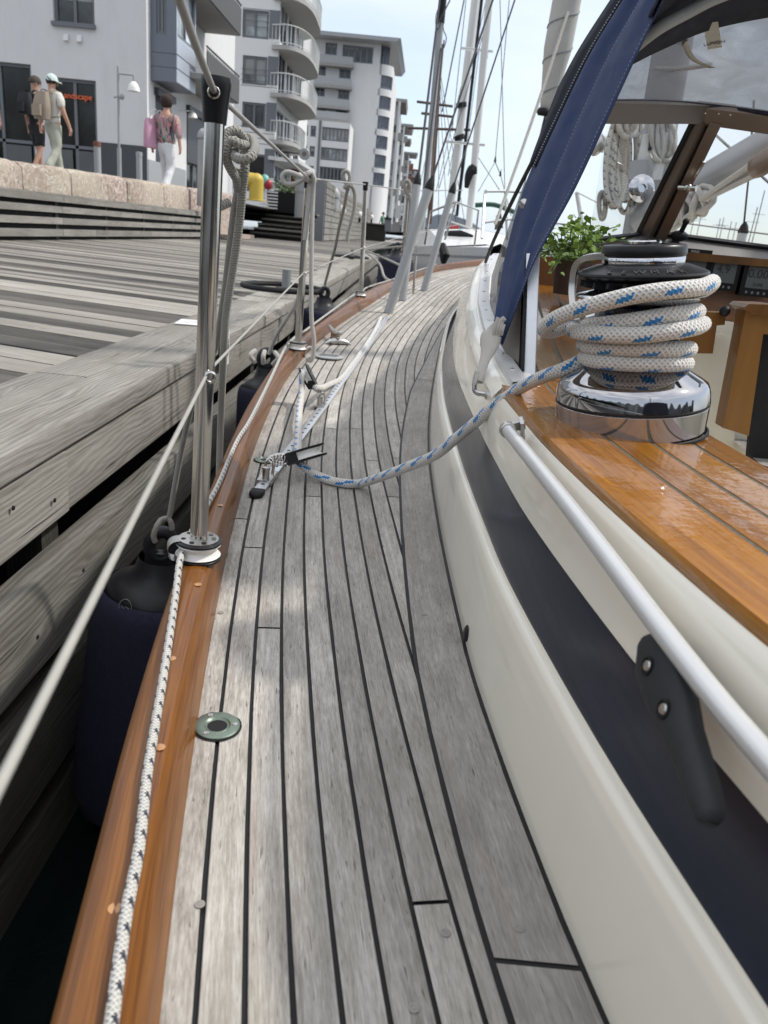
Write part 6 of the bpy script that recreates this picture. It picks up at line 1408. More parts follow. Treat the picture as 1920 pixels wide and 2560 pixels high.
# rounded corner
cr = RY(972, 300, Y3).x - X3b; Rc = cr * 1.02; cc = V((X3b, Y3 + Rc, 0))
zt3 = RY(955, 160, Y3).z
def arcpts(r, n=10): return [cc + V((math.sin(a) * r, -math.cos(a) * r, 0)) for a in [math.pi / 2 * k / n for k in range(n + 1)]]
rows_z = [S3(0, y)[1] for y in (390, 585, 775, 962, 1143, 1315)]
bands = []; z = zt3
for py in rows_z: bands.append((RY(950, py + 17, Y3).z, RY(950, py - 17, Y3).z))
def corner_wall(q):
    edges_ = [zt3] + [e for lo, hi in bands for e in (hi, lo)] + [GZ]
    for k in range(0, len(edges_), 2):
        a = arcpts(Rc); q.grid([[p + V((0, 0, edges_[k + 1])), p + V((0, 0, edges_[k]))] for p in a]); a2 = arcpts(Rc - .4); q.grid([[a2[i] + V((0, 0, edges_[k])), a[i] + V((0, 0, edges_[k]))] for i in range(len(a))]); q.grid([[a2[i] + V((0, 0, edges_[k + 1])), a[i] + V((0, 0, edges_[k + 1]))] for i in range(len(a))])
    a = arcpts(Rc); q.grid([[p + V((0, 0, GZ)), p + V((0, 0, zt3))] for p in a[:2]])
part(b3, 'rounded_corner', 'white_render', corner_wall)
for lo, hi in bands:
    fr_ = part(b3, 'window', 'bluegrey', lambda q: [q.box(p + V((-.1, -.1, lo)), p + V((.1, .1, hi))) for p in arcpts(Rc - .2, 7)] + [q.grid([[p + V((0, 0, lo)), p + V((0, 0, lo + .25))] for p in arcpts(Rc - .12)])])
    part(fr_, 'pane', 'skypane', lambda q: q.grid([[p + V((0, 0, lo)), p + V((0, 0, hi))] for p in arcpts(Rc - .35)]))
part(b3, 'side_wall', 'white_render', lambda q: q.box((X3a, Y3 + Rc, GZ), (X3b + Rc - .01, Y3 + 22, zt3)))
part(b3, 'penthouse_glazing', 'bluegrey', lambda q: [q.box(p + V((-.12, -.12, zt3)), p + V((.12, .12, zr3))) for p in arcpts(Rc - .8, 4)]); part(b3, 'penthouse_pane', 'skypane', lambda q: q.grid([[p + V((0, 0, zt3)), p + V((0, 0, zr3))] for p in arcpts(Rc - 1.1)]))
rl_, rr_2 = RY(750, 90, Y3 - 2).x, RY(992, 105, Y3 - 2).x
part(b3, 'roof', 'greytube', lambda q: q.hexa([(rl_, Y3 - 2.5, zr3), (rr_2, Y3 - 2.5, zr3), (rr_2 + .4, Y3 + 20, zr3), (rl_, Y3 + 20, zr3), (rl_, Y3 - 2.5, zr3 + .45), (rr_2 + .5, Y3 - 2.5, zr3 + .45), (rr_2 + .9, Y3 + 20, zr3 + .7), (rl_, Y3 + 20, zr3 + .7)]))
for ya, yb_, x0, x1 in ((130, 240, 800, 1140), (340, 445, 770, 1125), (535, 640, 775, 1105), (735, 765, 770, 1100)):
    a, b_ = RY(*S3(x0, yb_ - 20), Y3 - 1.2), RY(*S3(x1, yb_), Y3 - 1.2); zt_ = RY(*S3((x0 + x1) / 2, ya + 40), Y3 - 1.2).z; zb_ = (a.z + b_.z) / 2
    part(b3, 'balcony', 'concrete', lambda q: q.box((a.x, Y3 - 1.3, zb_ - .2), (b_.x, Y3, zb_ + .12))); part(b3, 'balcony_rail', 'greytube', lambda q: q.box((a.x, Y3 - 1.3, zb_ + .15), (b_.x, Y3 - 1.24, max(zt_, zb_ + 1))))
YW = 108.0; wx0, wx1, wxs = RY(752, 380, YW).x - 4, RY(*S3(1100, 1000), YW).x, RY(*S3(825, 1000), YW).x; ow = conv(YW, wx0); zwt = RY(*S3(900, 765), YW).z
def ows(x0, y0, x1, y1, mu=0, pm='pane'): return ow(*S3(x0, y0), *S3(x1, y1), mu, pm)
facade(b3, (wx0, YW, GZ), (1, 0, 0), wx1 - wx0, zwt - GZ, [ows(668, 800, 718, 902), ows(740, 808, 792, 912), ows(655, 990, 706, 1090), ows(730, 1000, 780, 1100), ows(642, 1180, 692, 1270), ows(718, 1185, 768, 1280), ows(848, 828, 1100, 955, 6, 'curtain'), ows(835, 1018, 1085, 1140, 6, 'curtain'), ows(822, 1200, 1065, 1325, 6, 'pane')], 'white_render', .3, fw=.15, nm='wing_wall')
part(b3, 'wing_side', 'white_render', lambda q: q.box((wx0, YW + .4, GZ), (wx1 - .01, Y3 + .2, zwt)))
part(b3, 'downpipe', 'winframe', lambda q: q.box((wxs - .2, YW - .15, GZ), (wxs + .1, YW + .02, zwt)))
# --- terraces of flats receding along the quay
def flats(px0, px1, pyt, y, ovr, m, label, floors=None, seed=1, roof=True):
    p0, p1 = RY(px0, pyt, y), RY(px1, pyt, y); zt = p1.z; r_ = random.Random(seed); f = root('building', (p0.x, y, GZ), label, 'building')
    w_ = p1.x - p0.x; fh = 3.0; n = int((zt - GZ) / fh); ops = []
    for k in range(n):
        nb = max(2, int(w_ / 2.2))
        for j in range(nb):
            if r_.random() < .85: ops.append((w_ * (j + .14) / nb, (zt - GZ) - (k + .9) * fh, w_ * (j + .86) / nb, (zt - GZ) - (k + .18) * fh, 1, r_.choice(['pane', 'skypane', 'curtain'])))
    facade(f, (p0.x, y, GZ), (1, 0, 0), w_, zt - GZ, ops, m, .4, fw=.15, fm='bluegrey')
    part(f, 'side_wall', m, lambda q: q.box((p0.x, y + .5, GZ), (p1.x - .01, y + 25, zt)))
    for k in range(n):
        z = zt - (k + 1) * fh + .1
        if r_.random() < .85:
            a = p0.x + w_ * (.35 if k % 2 else .45)
            part(f, 'balcony', 'concrete', lambda q: [q.box((a, y - 1.5, z - .2), (p1.x + .9, y, z)), q.box((a, y - 1.5, z + .01), (p1.x + .9, y - 1.44, z + 1.0))])
    if roof: part(f, 'roof', 'concrete', lambda q: q.hexa([(p0.x - 1, y - ovr, zt), (p1.x + ovr, y - ovr, zt), (p1.x + ovr, y + 14, zt), (p0.x - 1, y + 14, zt), (p0.x - 1, y - ovr, zt + .5), (p1.x + ovr * 1.15, y - ovr, zt + .5), (p1.x + ovr * 1.15, y + 14, zt + 1), (p0.x - 1, y + 14, zt + 1)]))
    part(f, 'corner_post', 'railwhite', lambda q: q.box((p1.x - .2, y - 1.6, GZ), (p1.x + .2, y - 1.3, zt)))
    return f
flats(955, 1000, 257, 152, 1.1, 'greytube', 'grey block of flats with glass stair tower and projecting roof right of the rounded tower', seed=2)
flats(985, 1011, 318, 190, 1.7, 'render', 'smaller grey terrace of flats with flat roof, second behind the rounded tower', seed=3)
flats(990, 1008, 352, 232, 1.9, 'greytube', 'grey terrace of flats whose roof tip shows just under the second roof', seed=4)
flats(998, 1023, 386, 275, 2.4, 'render', 'far pale block of flats with dark flat roof, left of the brick gable', seed=5)
bk_ = flats(1018, 1048, 424, 330, 0, 'brick', 'far red brick building behind the grey shroud tubes', seed=6, roof=False)
part(bk_, 'chimney', 'brick', lambda q: q.box((RY(1026, 410, 330).x - 1.2, 331, RY(1026, 424, 330).z), (RY(1026, 410, 330).x + 1.2, 333, RY(1026, 408, 330).z)))
# harbour background
M['hill'] = plain('hazy_hills', (.20, .22, .25), .95, var=.25, vs=.02)
q = MB(); hp_ = []
for i in range(60):
    px = 1035 + i * 18; hh = 5 + 12 * max(0, math.sin(i * .23 + .5)) * (1 if i < 14 else .25) + 2 * mnoise.noise(V((i * .7, 0, 0))); p = RY(px, 560, 520); hp_.append(V((p.x, 520 + 6 * mnoise.noise(V((i * .4, 3, 0))), max(2, hh))))
q.grid([[V((p.x, p.y - 4, -.5)), p, V((p.x, p.y + 60, p.z * .8)), V((p.x, p.y + 90, -.5))] for p in hp_]); struct(q, 'hills', 'hill', smooth=60)
M['behind'] = plain('town_behind', (.13, .135, .135), .95, var=.5, vs=.05)
q = MB(); hp_ = []                                      # the far harbour side behind the camera
for i in range(70):
    a = math.radians(95 + i * 2.6); r_ = 120 + 25 * mnoise.noise(V((i * .3, 1, 0))); hp_.append(V((math.sin(a) * r_, math.cos(a) * r_, 15 + 9 * mnoise.noise(V((i * .6, 5, 0))) + (6 if i % 5 < 2 else 0))))
q.grid([[V((p.x, p.y, -.5)), p, V((p.x * 1.2, p.y * 1.2, p.z)), V((p.x * 1.3, p.y * 1.3, -.5))] for p in hp_]); struct(q, 'hills', 'behind', smooth=60)
# ------------------------------------------------------------------ other boats
M['hullgrey'] = plain('grey_hull', (.20, .215, .225), .3, coat=.4, var=.06, vs=2); M['hulllight'] = plain('pale_grey_hull', (.50, .51, .52), .3, coat=.4, var=.04, vs=2); M['hullwhite'] = plain('white_hull', (.62, .62, .61), .3, coat=.4, var=.04, vs=2); M['mastwood'] = plain('varnished_mast', (.085, .045, .03), .5, var=.2, vs=2)
M['greencanvas'] = plain('green_edge', (.02, .07, .05), .8); M['greycanvas'] = plain('grey_tent_canvas', (.23, .24, .26), .8, var=.1, vs=2); M['redcanvas'] = plain('red_cover', (.28, .03, .03), .8)
def yacht(xc, yb, ln, bm, zd, hm, label, stern=False):
    f = root('sailboat', (xc, yb + ln / 2, 0), label, 'sailboat', 'sailboats moored ahead'); q = MB(); rows = []
    n = 20
    for i in range(n + 1):
        t = i / n; hb = bm / 2 * (math.sin(min(1, t * 1.55 + .02) * math.pi / 2) ** .75) * (1 - .28 * max(0, t - .6) / .4); z = zd + .22 * (1 - t) ** 2; y = yb + ln * t
        rows.append([V((xc - hb, y, z)), V((xc - hb * .97, y, z - .14)), V((xc - hb * .9, y + .25 * (1 - t), z * .5)), V((xc - hb * .45, y + .5 * (1 - t), -.2)), V((xc + hb * .45, y + .5 * (1 - t), -.2)), V((xc + hb * .9, y + .25 * (1 - t), z * .5)), V((xc + hb * .97, y, z - .14)), V((xc + hb, y, z))])
    q.grid(rows); q.poly(rows[-1]); q.build('hull', hm, f, smooth=60)
    q = MB(); q.grid([[r[0] + V((.004, 0, .0)), r[0].lerp(r[7], .5) + V((0, 0, .06)), r[7]] for r in rows]); dk = q.build('deck', 'hullwhite', f, smooth=60)
    q = MB(); q.grid([[r[1] - V((.006, 0, 0)), r[1] - V((.006, 0, -.03))] for r in rows]); q.grid([[r[6] + V((.006, 0, 0)), r[6] + V((.006, 0, .03))] for r in rows]); q.build('rubbing_strake', 'grey', f)
    q = MB(); cab = []
    for i in range(4, 14):
        t = i / n; r = rows[i]; w_ = (r[7].x - r[0].x) * .34; hh = .33 * min(1, (i - 4) / 3.5 + .1); cab.append([V((xc - w_ * 1.1, r[0].y, r[0].z + .03)), V((xc - w_, r[0].y, r[0].z + hh)), V((xc, r[0].y, r[0].z + hh + .08)), V((xc + w_, r[0].y, r[0].z + hh)), V((xc + w_ * 1.1, r[0].y, r[0].z + .03))])
    q.grid(cab); q.poly(cab[-1]); q.build('coachroof', 'hullwhite', f, smooth=40)
    return f, rows
yA, rA = yacht(1.15, 10.6, 10, 3.0, 1.27, 'hulllight', 'white decked sailboat with pale grey hull and steel pulpit moored ahead of the bow')
q = MB(); p1, p2, p3 = RY(1139, 505, 11.0), RY(1196, 526, 11.6), RY(1186, 616, 11.6)
q.tube([p1, p2, p3], .014, 8); q.tube([p1, RY(1075, 530, 11.6), RY(1062, 610, 12.2)], .014, 8); q.tube([RY(1122, 552, 11.2), RY(1190, 575, 11.6)], .010, 6); q.tube([p1, RY(1112, 600, 11.0)], .014, 8); q.build('pulpit', 'steel', yA)
part(yA, 'hatch', 'blackmatt', lambda q: q.tube([RY(1112, 585, 13.5), RY(1150, 590, 13.4), RY(1182, 594, 13.3)], [.05, .09, .04], 10, flat=.5)); part(yA, 'red_cover', 'redcanvas', lambda q: q.tube([RY(1118, 574, 14.5), RY(1145, 575, 14.5)], .08, 10))
part(yA, 'bow_anchor', 'blackmatt', lambda q: q.tube([RY(1105, 612, 10.8), RY(1112, 640, 10.7), RY(1108, 660, 10.7)], [.05, .07, .03], 8))
def mastp(f, name, m, a, b_, r, ext=1.6):
    a, b_ = V(a), V(b_); return part(f, name, m, lambda q: q.tube([a, a + (b_ - a) * ext], r, 12))
yA.children
mastp(yA, 'mast', 'mastwhite', RY(1172, 568, 14.6), RY(1223, 0, 14.6), .060)
for (a, b_) in (((1151, 120), (1232, 129)), ((1113, 354), (1212, 363))): part(yA, 'spreader', 'dullsteel', lambda q: q.tube([RY(*a, 14.6), RY(*b_, 14.6)], .022, 6))
part(yA, 'mast_bundle', 'blackmatt', lambda q: q.tube(resample([RY(1166, 470, 14.4), RY(1172, 440, 14.4), RY(1182, 420, 14.4), RY(1188, 436, 14.4)], n=4), [.035 + .04 * math.sin(i / 12 * 3.14) for i in range(13)], 8))
part(yA, 'cockpit_tent', 'greycanvas', lambda q: q.grid([[RY(1120, 575, y) , RY(1150, 532, y), RY(1195, 512, y), RY(1250, 517, y), RY(1300, 545, y), RY(1330, 590, y)] for y in (17, 19.5)])); part(yA, 'tent_edge', 'greencanvas', lambda q: q.tube(resample([RY(1188, 513, 16.9), RY(1235, 512, 16.9), RY(1285, 530, 16.9)], n=4), .045, 6))
part(yA, 'tent_window', 'railgrey', lambda q: q.poly([RY(1240, 540, 16.95), RY(1252, 528, 16.95), RY(1258, 570, 16.95), RY(1236, 575, 16.95)]))
stays = [((1232, 0), (1098, 470)), ((1250, 0), (1262, 470)), ((1273, 0), (1238, 400)), ((1190, 385), (1252, 480)), ((1165, 0), (1130, 330))]
for a, b_ in stays: part(yA, 'stay', 'stay', lambda q: q.tube([RY(*a, 14.6), RY(*b_, 14.6)], .006, 4))
q_ = part(yA, 'backstay_cone', 'blackmatt', lambda q: [q.lathe([(.0, .09), (.018, .0), (.022, -.03), (0, -.03)], RY(1238, 400, 14), (0, 0, 1), 8), q.lathe([(.0, .09), (.018, .0), (.022, -.03), (0, -.03)], RY(1251, 436, 14), (0, 0, 1), 8)])
part(yA, 'stay', 'stay', lambda q: [q.tube([RY(1251, 436, 14), RY(1278, 540, 13.4)], .007, 4), q.tube([RY(1238, 405, 14), RY(1251, 436, 14)], .007, 4), q.tube([RY(1238, 405, 14), RY(1195, 480, 14)], .005, 4)])
yB, rB = yacht(.95, 22, 10, 2.8, 1.15, 'hullgrey', 'grey sailboat with an aluminium mast and loose halyards, lying left behind the shroud tubes')
mastp(yB, 'mast', 'mastalu', RY(1052, 600, 27), RY(1107, 0, 27), .096)
part(yB, 'mast_sleeve', 'blackmatt', lambda q: q.tube([RY(1102, 58, 27), RY(1111, -40, 27)], .11, 10))
for a, b_, m in (((1092, 70), (1045, 463), 'stay'), ((1102, 120), (1060, 463), 'stay'), ((1110, 100), (1078, 440), 'brownalu'), ((1125, 0), (1095, 60), 'stay'), ((1160, 0), (1105, 280), 'stay')): part(yB, 'halyard', m, lambda q: q.tube([RY(*a, 26.8), RY(*b_, 26.8)], .022, 5))
part(yB, 'loose_halyard', 'stay', lambda q: q.tube(resample([RY(1100, 10, 26.8), RY(1090, 40, 26.8), RY(1091, 75, 26.8), RY(1100, 62, 26.8), RY(1111, 30, 26.8), RY(1108, 70, 26.8), RY(1116, 95, 26.8), RY(1110, 120, 26.8)], n=5), .016, 5))
yC, rC = yacht(2.2, 35, 11, 3.2, 1.1, 'hullwhite', 'white sailboat with a furled white headsail and black sail cover, farther along the quay')
mastp(yC, 'mast', 'mastwhite', RY(1126, 520, 40), RY(1189, 0, 40), .19)
mastp(yC, 'furled_headsail', 'blackmatt', RY(1142, 540, 38), RY(1204, 0, 38), .068)
for a, b_ in (((1147, 338), (1150, 350)), ((1153, 257), (1154, 268))): part(yC, 'mast_collar', 'blackmatt', lambda q: q.tube([RY(*a, 39.8), RY(*b_, 39.8)], .25, 8))
for a, b_ in (((1190, 60), (1090, 480)), ((1215, 0), (1120, 440)), ((1200, 110), (1150, 500))): part(yC, 'stay', 'stay', lambda q: q.tube([RY(*a, 40), RY(*b_, 40)], .014, 4))
ship = root('tall_ship', RY(1070, 590, 70), 'far wooden sailing ship with crossed yards, its brown mast right of the aluminium mast', 'sailing ship')
part(ship, 'hull', 'mastwood', lambda q: q.hexa([(.6, 66, -.3), (4.2, 66, -.3), (4.2, 84, -.3), (.6, 84, -.3), (.2, 64, 2.3), (4.6, 64, 2.3), (4.6, 86, 2.5), (.2, 86, 2.5)]))
part(ship, 'mast', 'mastwood', lambda q: q.tube([RY(1073, 560, 70), RY(1092, 290, 70), RY(1106, 110, 70)], [.22, .17, .08], 8))
for a, b_ in (((1042, 254), (1132, 266)), ((1053, 283), (1132, 292)), ((1021, 320), (1176, 325))): part(ship, 'yard', 'mastwood', lambda q: q.tube([RY(*a, 69.6), RY(*b_, 69.6)], .10, 6))
for k in range(7): part(ship, 'rigging', 'stay', lambda q: q.tube([RY(1094 + k, 250 - 12 * k, 70), RY(1030 + 22 * k, 560, 72)], .03, 3))
for k, (a, b_) in enumerate((((1728, 575), (1739, 527)), ((1744, 575), (1757, 520)), ((1795, 582), (1801, 546)), ((1803, 583), (1810, 543)), ((1822, 586), (1829, 554)), ((1836, 587), (1841, 556)), ((1872, 592), (1894, 518)), ((1882, 594), (1912, 476)))):
    p, t = RY(*a, 120), RY(*b_, 120); ttl = ['shortest leftmost', 'second from the left', 'thin third', 'fourth', 'fifth, short', 'sixth, short', 'leaning second tallest', 'tallest rightmost'][k]
    q = MB(); q.tube([V((p.x, p.y, -.2)) - (t - p) * .15, t], .05 if k < 6 else .065, 5); q.tube([(p + t) / 2 + V((-.9, 0, 0)), (p + t) / 2 + V((.9, 0, 0))], .025, 4); tag(q.build('distant_mast', 'stay', None), ttl + ' of the far yacht masts seen through the right pane', 'mast', 'far masts beyond the windscreen')
# starboard shroud tube and lifeline of our own boat
p, t = RY(1850, 640, 4.6), RY(1858, 578, 4.6); q = MB(); q.tube([V((p.x - .01, p.y, 1.1)), t], .026, 14); st_ = q.build('shroud_tube', 'mastwhite', boat); part(st_, 'tube_cap', 'blackmatt', lambda q: q.lathe([(.028, -.01), (.028, .0), (.02, .028), (.006, .05), (0, .05)], t, (0, 0, 1), 14)); part(boat, 'shroud', 'stay', lambda q: q.tube([t, RY(1874, 420, 4.6), RY(1885, 250, 4.55)], .0055, 5))
part(boat, 'starboard_lifeline', 'wire', lambda q: q.tube([RY(1680, 554, 6.2), RY(1920, 586, 5.0), RY(2300, 640, 4)], .005, 5))
# quay clutter
ib = root('notice_board', RY(992, 560, 62), 'white notice board on a beige stand at the far end of the boardwalk', 'notice board')
part(ib, 'board', 'mastwhite', lambda q: q.prism([RY(986, 545, 62), RY(1000, 547, 62), RY(1006, 515, 62), RY(991, 513, 62)], V((0, .1, 0)))); part(ib, 'stand', 'concrete', lambda q: q.prism([RY(979, 580, 62), RY(998, 580, 62), RY(1000, 556, 62), RY(983, 554, 62)], V((0, .5, 0))))
bn = root('waste_bin', RY(966, 560, 64), 'dark grey waste bin beside the person in green', 'bin'); part(bn, 'bin', 'grey', lambda q: q.prism([RY(962, 578, 64), RY(978, 580, 64), RY(978, 548, 64), RY(962, 546, 64)], V((0, .6, 0)))); part(bn, 'lid', 'blackmatt', lambda q: q.prism([RY(961, 547, 63.9), RY(979, 549, 63.9), RY(979, 545, 63.9), RY(961, 543, 63.9)], V((0, .8, 0))))
# ------------------------------------------------------------------ people
M['skin'] = plain('skin', (.42, .24, .17), .6, var=.06, vs=20)
for n_, c_ in (('cloth_black', (.012, .013, .017)), ('cloth_cream', (.55, .53, .48)), ('cloth_sage', (.34, .35, .29)), ('cloth_white', (.60, .61, .62)), ('cloth_pinkbag', (.48, .26, .36)), ('pack_tan', (.27, .22, .17)), ('hair_dark', (.025, .014, .010)), ('hair_brown', (.05, .04, .03)), ('cap_mint', (.50, .60, .58)), ('cloth_green', (.16, .30, .22)), ('shoe', (.3, .3, .3)), ('cloth_lilac', (.42, .42, .5)), ('strap_blue', (.02, .03, .06))):
    M[n_] = plain(n_, c_, .85, var=.14, vs=9, bmp=.25, bs=40)
mpt, nt, b = start('patterned_shirt', .85); o = obj_co(nt); n = nze(nt, scl(nt, o, (7, 7, 1.6), (0, .25, 0)), 1.3, 2, .4, .8)
rr5 = NN(nt, 'ShaderNodeValToRGB', {0: n}); e = rr5.color_ramp; e.interpolation = 'CONSTANT'
while len(e.elements) < 6: e.elements.new(.5)
for q_, (p_, c_) in zip(e.elements, ((0, (.45, .24, .22)), (.40, (.03, .035, .07)), (.46, (.10, .28, .22)), (.50, (.42, .26, .26)), (.56, (.30, .12, .17)), (.62, (.45, .30, .22)))): q_.position = p_; q_.color = c_ + (1,)
nt.links.new(rr5.outputs[0], b.inputs['Base Color']); M['patterned'] = mpt
def skinmesh(name, nodes, edges_, m, par, mx, lev=2, extra=None):
    """one continuous surface grown over a jointed skeleton: nodes = (x, y, z, rx, ry)"""
    me = bpy.data.meshes.new(name + '_skeleton'); me.from_pydata([n[:3] for n in nodes], edges_, []); o = bpy.data.objects.new(name + '_skeleton', me); COL.objects.link(o)
    o.modifiers.new('skin', 'SKIN'); sv = me.skin_vertices[0].data
    for i, n in enumerate(nodes): sv[i].radius = (n[3], n[4] if len(n) > 4 else n[3]); sv[i].use_root = i == 0
    s = o.modifiers.new('sub', 'SUBSURF'); s.levels = lev; s.render_levels = lev
    dg = bpy.context.evaluated_depsgraph_get(); m2 = bpy.data.meshes.new_from_object(o.evaluated_get(dg)); bpy.data.objects.remove(o); bpy.data.meshes.remove(me)
    if extra:
        import bmesh
        bm = bmesh.new(); bm.from_mesh(m2)
        for c, r, sx in extra:
            bmesh.ops.create_uvsphere(bm, u_segments=8, v_segments=6, radius=r, matrix=Matrix.Translation(c) @ Matrix.Diagonal(sx + (1,)))
        bm.to_mesh(m2); bm.free()
    if m != 'skin':                                     # loose folds in the cloth
        for v_ in m2.vertices:
            c_ = v_.co; d_ = mnoise.noise(V((c_.x * 13, c_.y * 13, c_.z * 5 + len(name)))) * .016 + mnoise.noise(V((c_.x * 6 + 9, c_.y * 6, c_.z * 16))) * .008; v_.co = c_ + v_.normal * d_
    m2.transform(mx); m2.name = name; m2.materials.clear(); m2.materials.append(M[m])
    for p in m2.polygons: p.use_smooth = True
    r = bpy.data.objects.new(name, m2); COL.objects.link(r); r.parent = par; ORIG[r] = ORIG[par].copy(); return r
def person(foot, H, head, label, stride=.22, arm=(.10, -.14), top=('shirt', 'cloth_black', .45), legs=('trousers', 'cloth_sage', 1.0), hair=None, cap=None, pack=None, turn=.6, wide=1.0, sit=False):
    foot = V(foot); f = root('person', foot, label, 'person'); a = math.atan2(-head[0], head[1])
    mx = Matrix.Rotation(a, 4, 'Z') @ Matrix.Scale(H / 1.75, 4)
    S_ = 1.0
    hips = [(-.09, 0, .92), (.09, 0, .92)]
    if sit:
        hips = [(-.1, 0, .50), (.1, 0, .50)]; kn = [(-.13, .42, .52), (.13, .40, .50)]; an = [(-.13, .46, .10), (.14, .55, .08)]; dz_ = -.42
    else:
        kn = [(-.10, stride * .55 + .04, .50), (.10, -stride * .2 + .03, .49)]; an = [(-.10, stride, .09), (.10, -stride * 1.25, .13)]; dz_ = 0
    T = lambda x, y, z, r, r2=None: (x, y, z + dz_, r, r2 if r2 else r)
    sh = .19 * wide
    N_ = [T(0, 0, .96, .15 * wide, .105), T(0, .0, 1.12, .135 * wide, .095), T(0, .01, 1.30, .155 * wide, .105), T(0, .0, 1.44, .10, .08), T(0, .015, 1.52, .055), T(0, .03, 1.60, .075, .085), T(0, .035, 1.69, .072, .085)]
    E_ = [(0, 1), (1, 2), (2, 3), (3, 4), (4, 5), (5, 6)]
    ends = []
    for s, ay in ((-1, arm[0]), (1, arm[1])):
        i = len(N_); N_ += [T(s * sh, 0, 1.41, .06), T(s * (sh + .06), ay * .35 - .02, 1.15, .045), T(s * (sh + .09), ay, .93, .031), T(s * (sh + .095), ay * 1.15 + .01, .85, .036, .018)]
        E_ += [(2, i), (i, i + 1), (i + 1, i + 2), (i + 2, i + 3)]; ends.append(N_[i + 3])
        for k in range(4):                               # four fingers of unequal length and a thumb at the side of the palm
            j = len(N_); fx = (k - 1.5) * .017; ln = (.062, .072, .068, .052)[k]; b0 = N_[i + 3]
            N_ += [(b0[0] - s * .004, b0[1] + fx, b0[2] - .045, .0095, .0095), (b0[0] - s * .016, b0[1] + fx, b0[2] - .045 - ln * .7, .008, .008)]; E_ += [(i + 3, j), (j, j + 1)]
        j = len(N_); b0 = N_[i + 3]; N_ += [(b0[0] - s * .01, b0[1] + .038, b0[2] + .01, .011, .011), (b0[0] - s * .02, b0[1] + .05, b0[2] - .03, .009, .009)]; E_ += [(i + 3, j), (j, j + 1)]
    for k in (0, 1):
        i = len(N_); N_ += [hips[k] + (.085, .09), kn[k] + (.055, .058), an[k] + (.038, .04), (an[k][0], an[k][1] + .10, an[k][2] - .05, .038, .03)]; E_ += [(0, i), (i, i + 1), (i + 1, i + 2), (i + 2, i + 3)]
    ct, stn = math.cos(turn), math.sin(turn); hc = V((0, .03, 1.635 + dz_)); fd = V((stn, ct, 0)); sd2 = V((ct, -stn, 0))
    ex = [(hc + fd * .10, .017, (1, 1, 1.3)), (hc + sd2 * .083, .022, (.6, 1, 1.4)), (hc - sd2 * .083, .022, (.6, 1, 1.4)), (hc + fd * .085 + sd2 * .032 + V((0, 0, .03)), .012, (1, 1, 1)), (hc + fd * .085 - sd2 * .032 + V((0, 0, .03)), .012, (1, 1, 1)), (hc + fd * .088 - V((0, 0, .045)), .016, (1.3, 1, .5))]
    body = skinmesh('body', N_, E_, 'skin', f, mx, extra=ex)
    # upper garment over torso and arms
    g = .022; slv = top[2]
    n = [T(0, 0, .90 if not sit else .96, .175 * wide, .125), T(0, 0, 1.02, .17 * wide, .125), T(0, 0, 1.14, .16 * wide, .118), T(0, .01, 1.30, .17 * wide, .125), T(0, .0, 1.43, .115, .095)]; ed = [(0, 1), (1, 2), (2, 3), (3, 4)]
    for s, ay in ((-1, arm[0]), (1, arm[1])):
        i = len(n); p0 = V((s * sh, 0, 1.41)); p1 = V((s * (sh + .06), ay * .35 - .02, 1.15)); p2 = V((s * (sh + .09), ay, .93))
        q1 = p0.lerp(p1, min(1, slv * 2)); n += [T(*p0, .082), T(*p0.lerp(q1, .5), .074), T(*q1, .068)]; ed += [(3, i), (i, i + 1), (i + 1, i + 2)]
        if slv > .5: q2 = p1.lerp(p2, (slv - .5) * 2); n.append(T(*q2, .052)); ed.append((i + 2, i + 3))
    skinmesh(top[0], n, ed, top[1], body, mx)
    n = [T(0, 0, 1.0 if not sit else .98, .165 * wide, .12), T(0, 0, .93, .165 * wide, .125)]; ed = [(0, 1)]
    for k in (0, 1):
        i = len(n); h_, k_, a_ = V(hips[k]), V(kn[k]), V(an[k]); L_ = legs[2]
        pts = [(h_.lerp(k_, .25), .105), (h_.lerp(k_, .65), .092)] + ([(k_, .082), (k_.lerp(a_, .5), .080), (k_.lerp(a_, .97), .088)] if L_ > .6 else [(h_.lerp(k_, .88), .098)])
        n += [tuple(p) + (r, r) for p, r in pts]; ed += [(1, i)] + [(i + j, i + j + 1) for j in range(len(pts) - 1)]
    skinmesh(legs[0], n, ed, legs[1], body, mx)
    n = []; ed = []
    for k in (0, 1):
        q = MB(); a_ = V(an[k]); pp_ = [a_ + V((0, -.06, -.05)), a_ + V((0, .04, -.045)), a_ + V((0, .15, -.06))]; q.tube([mx @ p + foot for p in pp_], [.045, .052, .035], 10, flat=.8); q.build('shoe', 'shoe', body, smooth=70)
    W_ = lambda p: mx @ V(p) + foot
    if hair:
        q = MB(); cen = hc + V((0, -.012, .035)); R = .105 * hair[1]; rows = []
        for i in range(9):
            th = math.pi * (.02 + .62 * i / 8 * hair[2]); rows.append([W_(cen + V((math.sin(th) * math.cos(2 * math.pi * j / 16) * R * .92, math.sin(th) * math.sin(2 * math.pi * j / 16) * R - .012 * i / 8, math.cos(th) * R)) + V((random.gauss(0, .004), random.gauss(0, .004), random.gauss(0, .004)))) for j in range(17)])
        q.grid(rows); q.build('hair', hair[0], body, smooth=180)
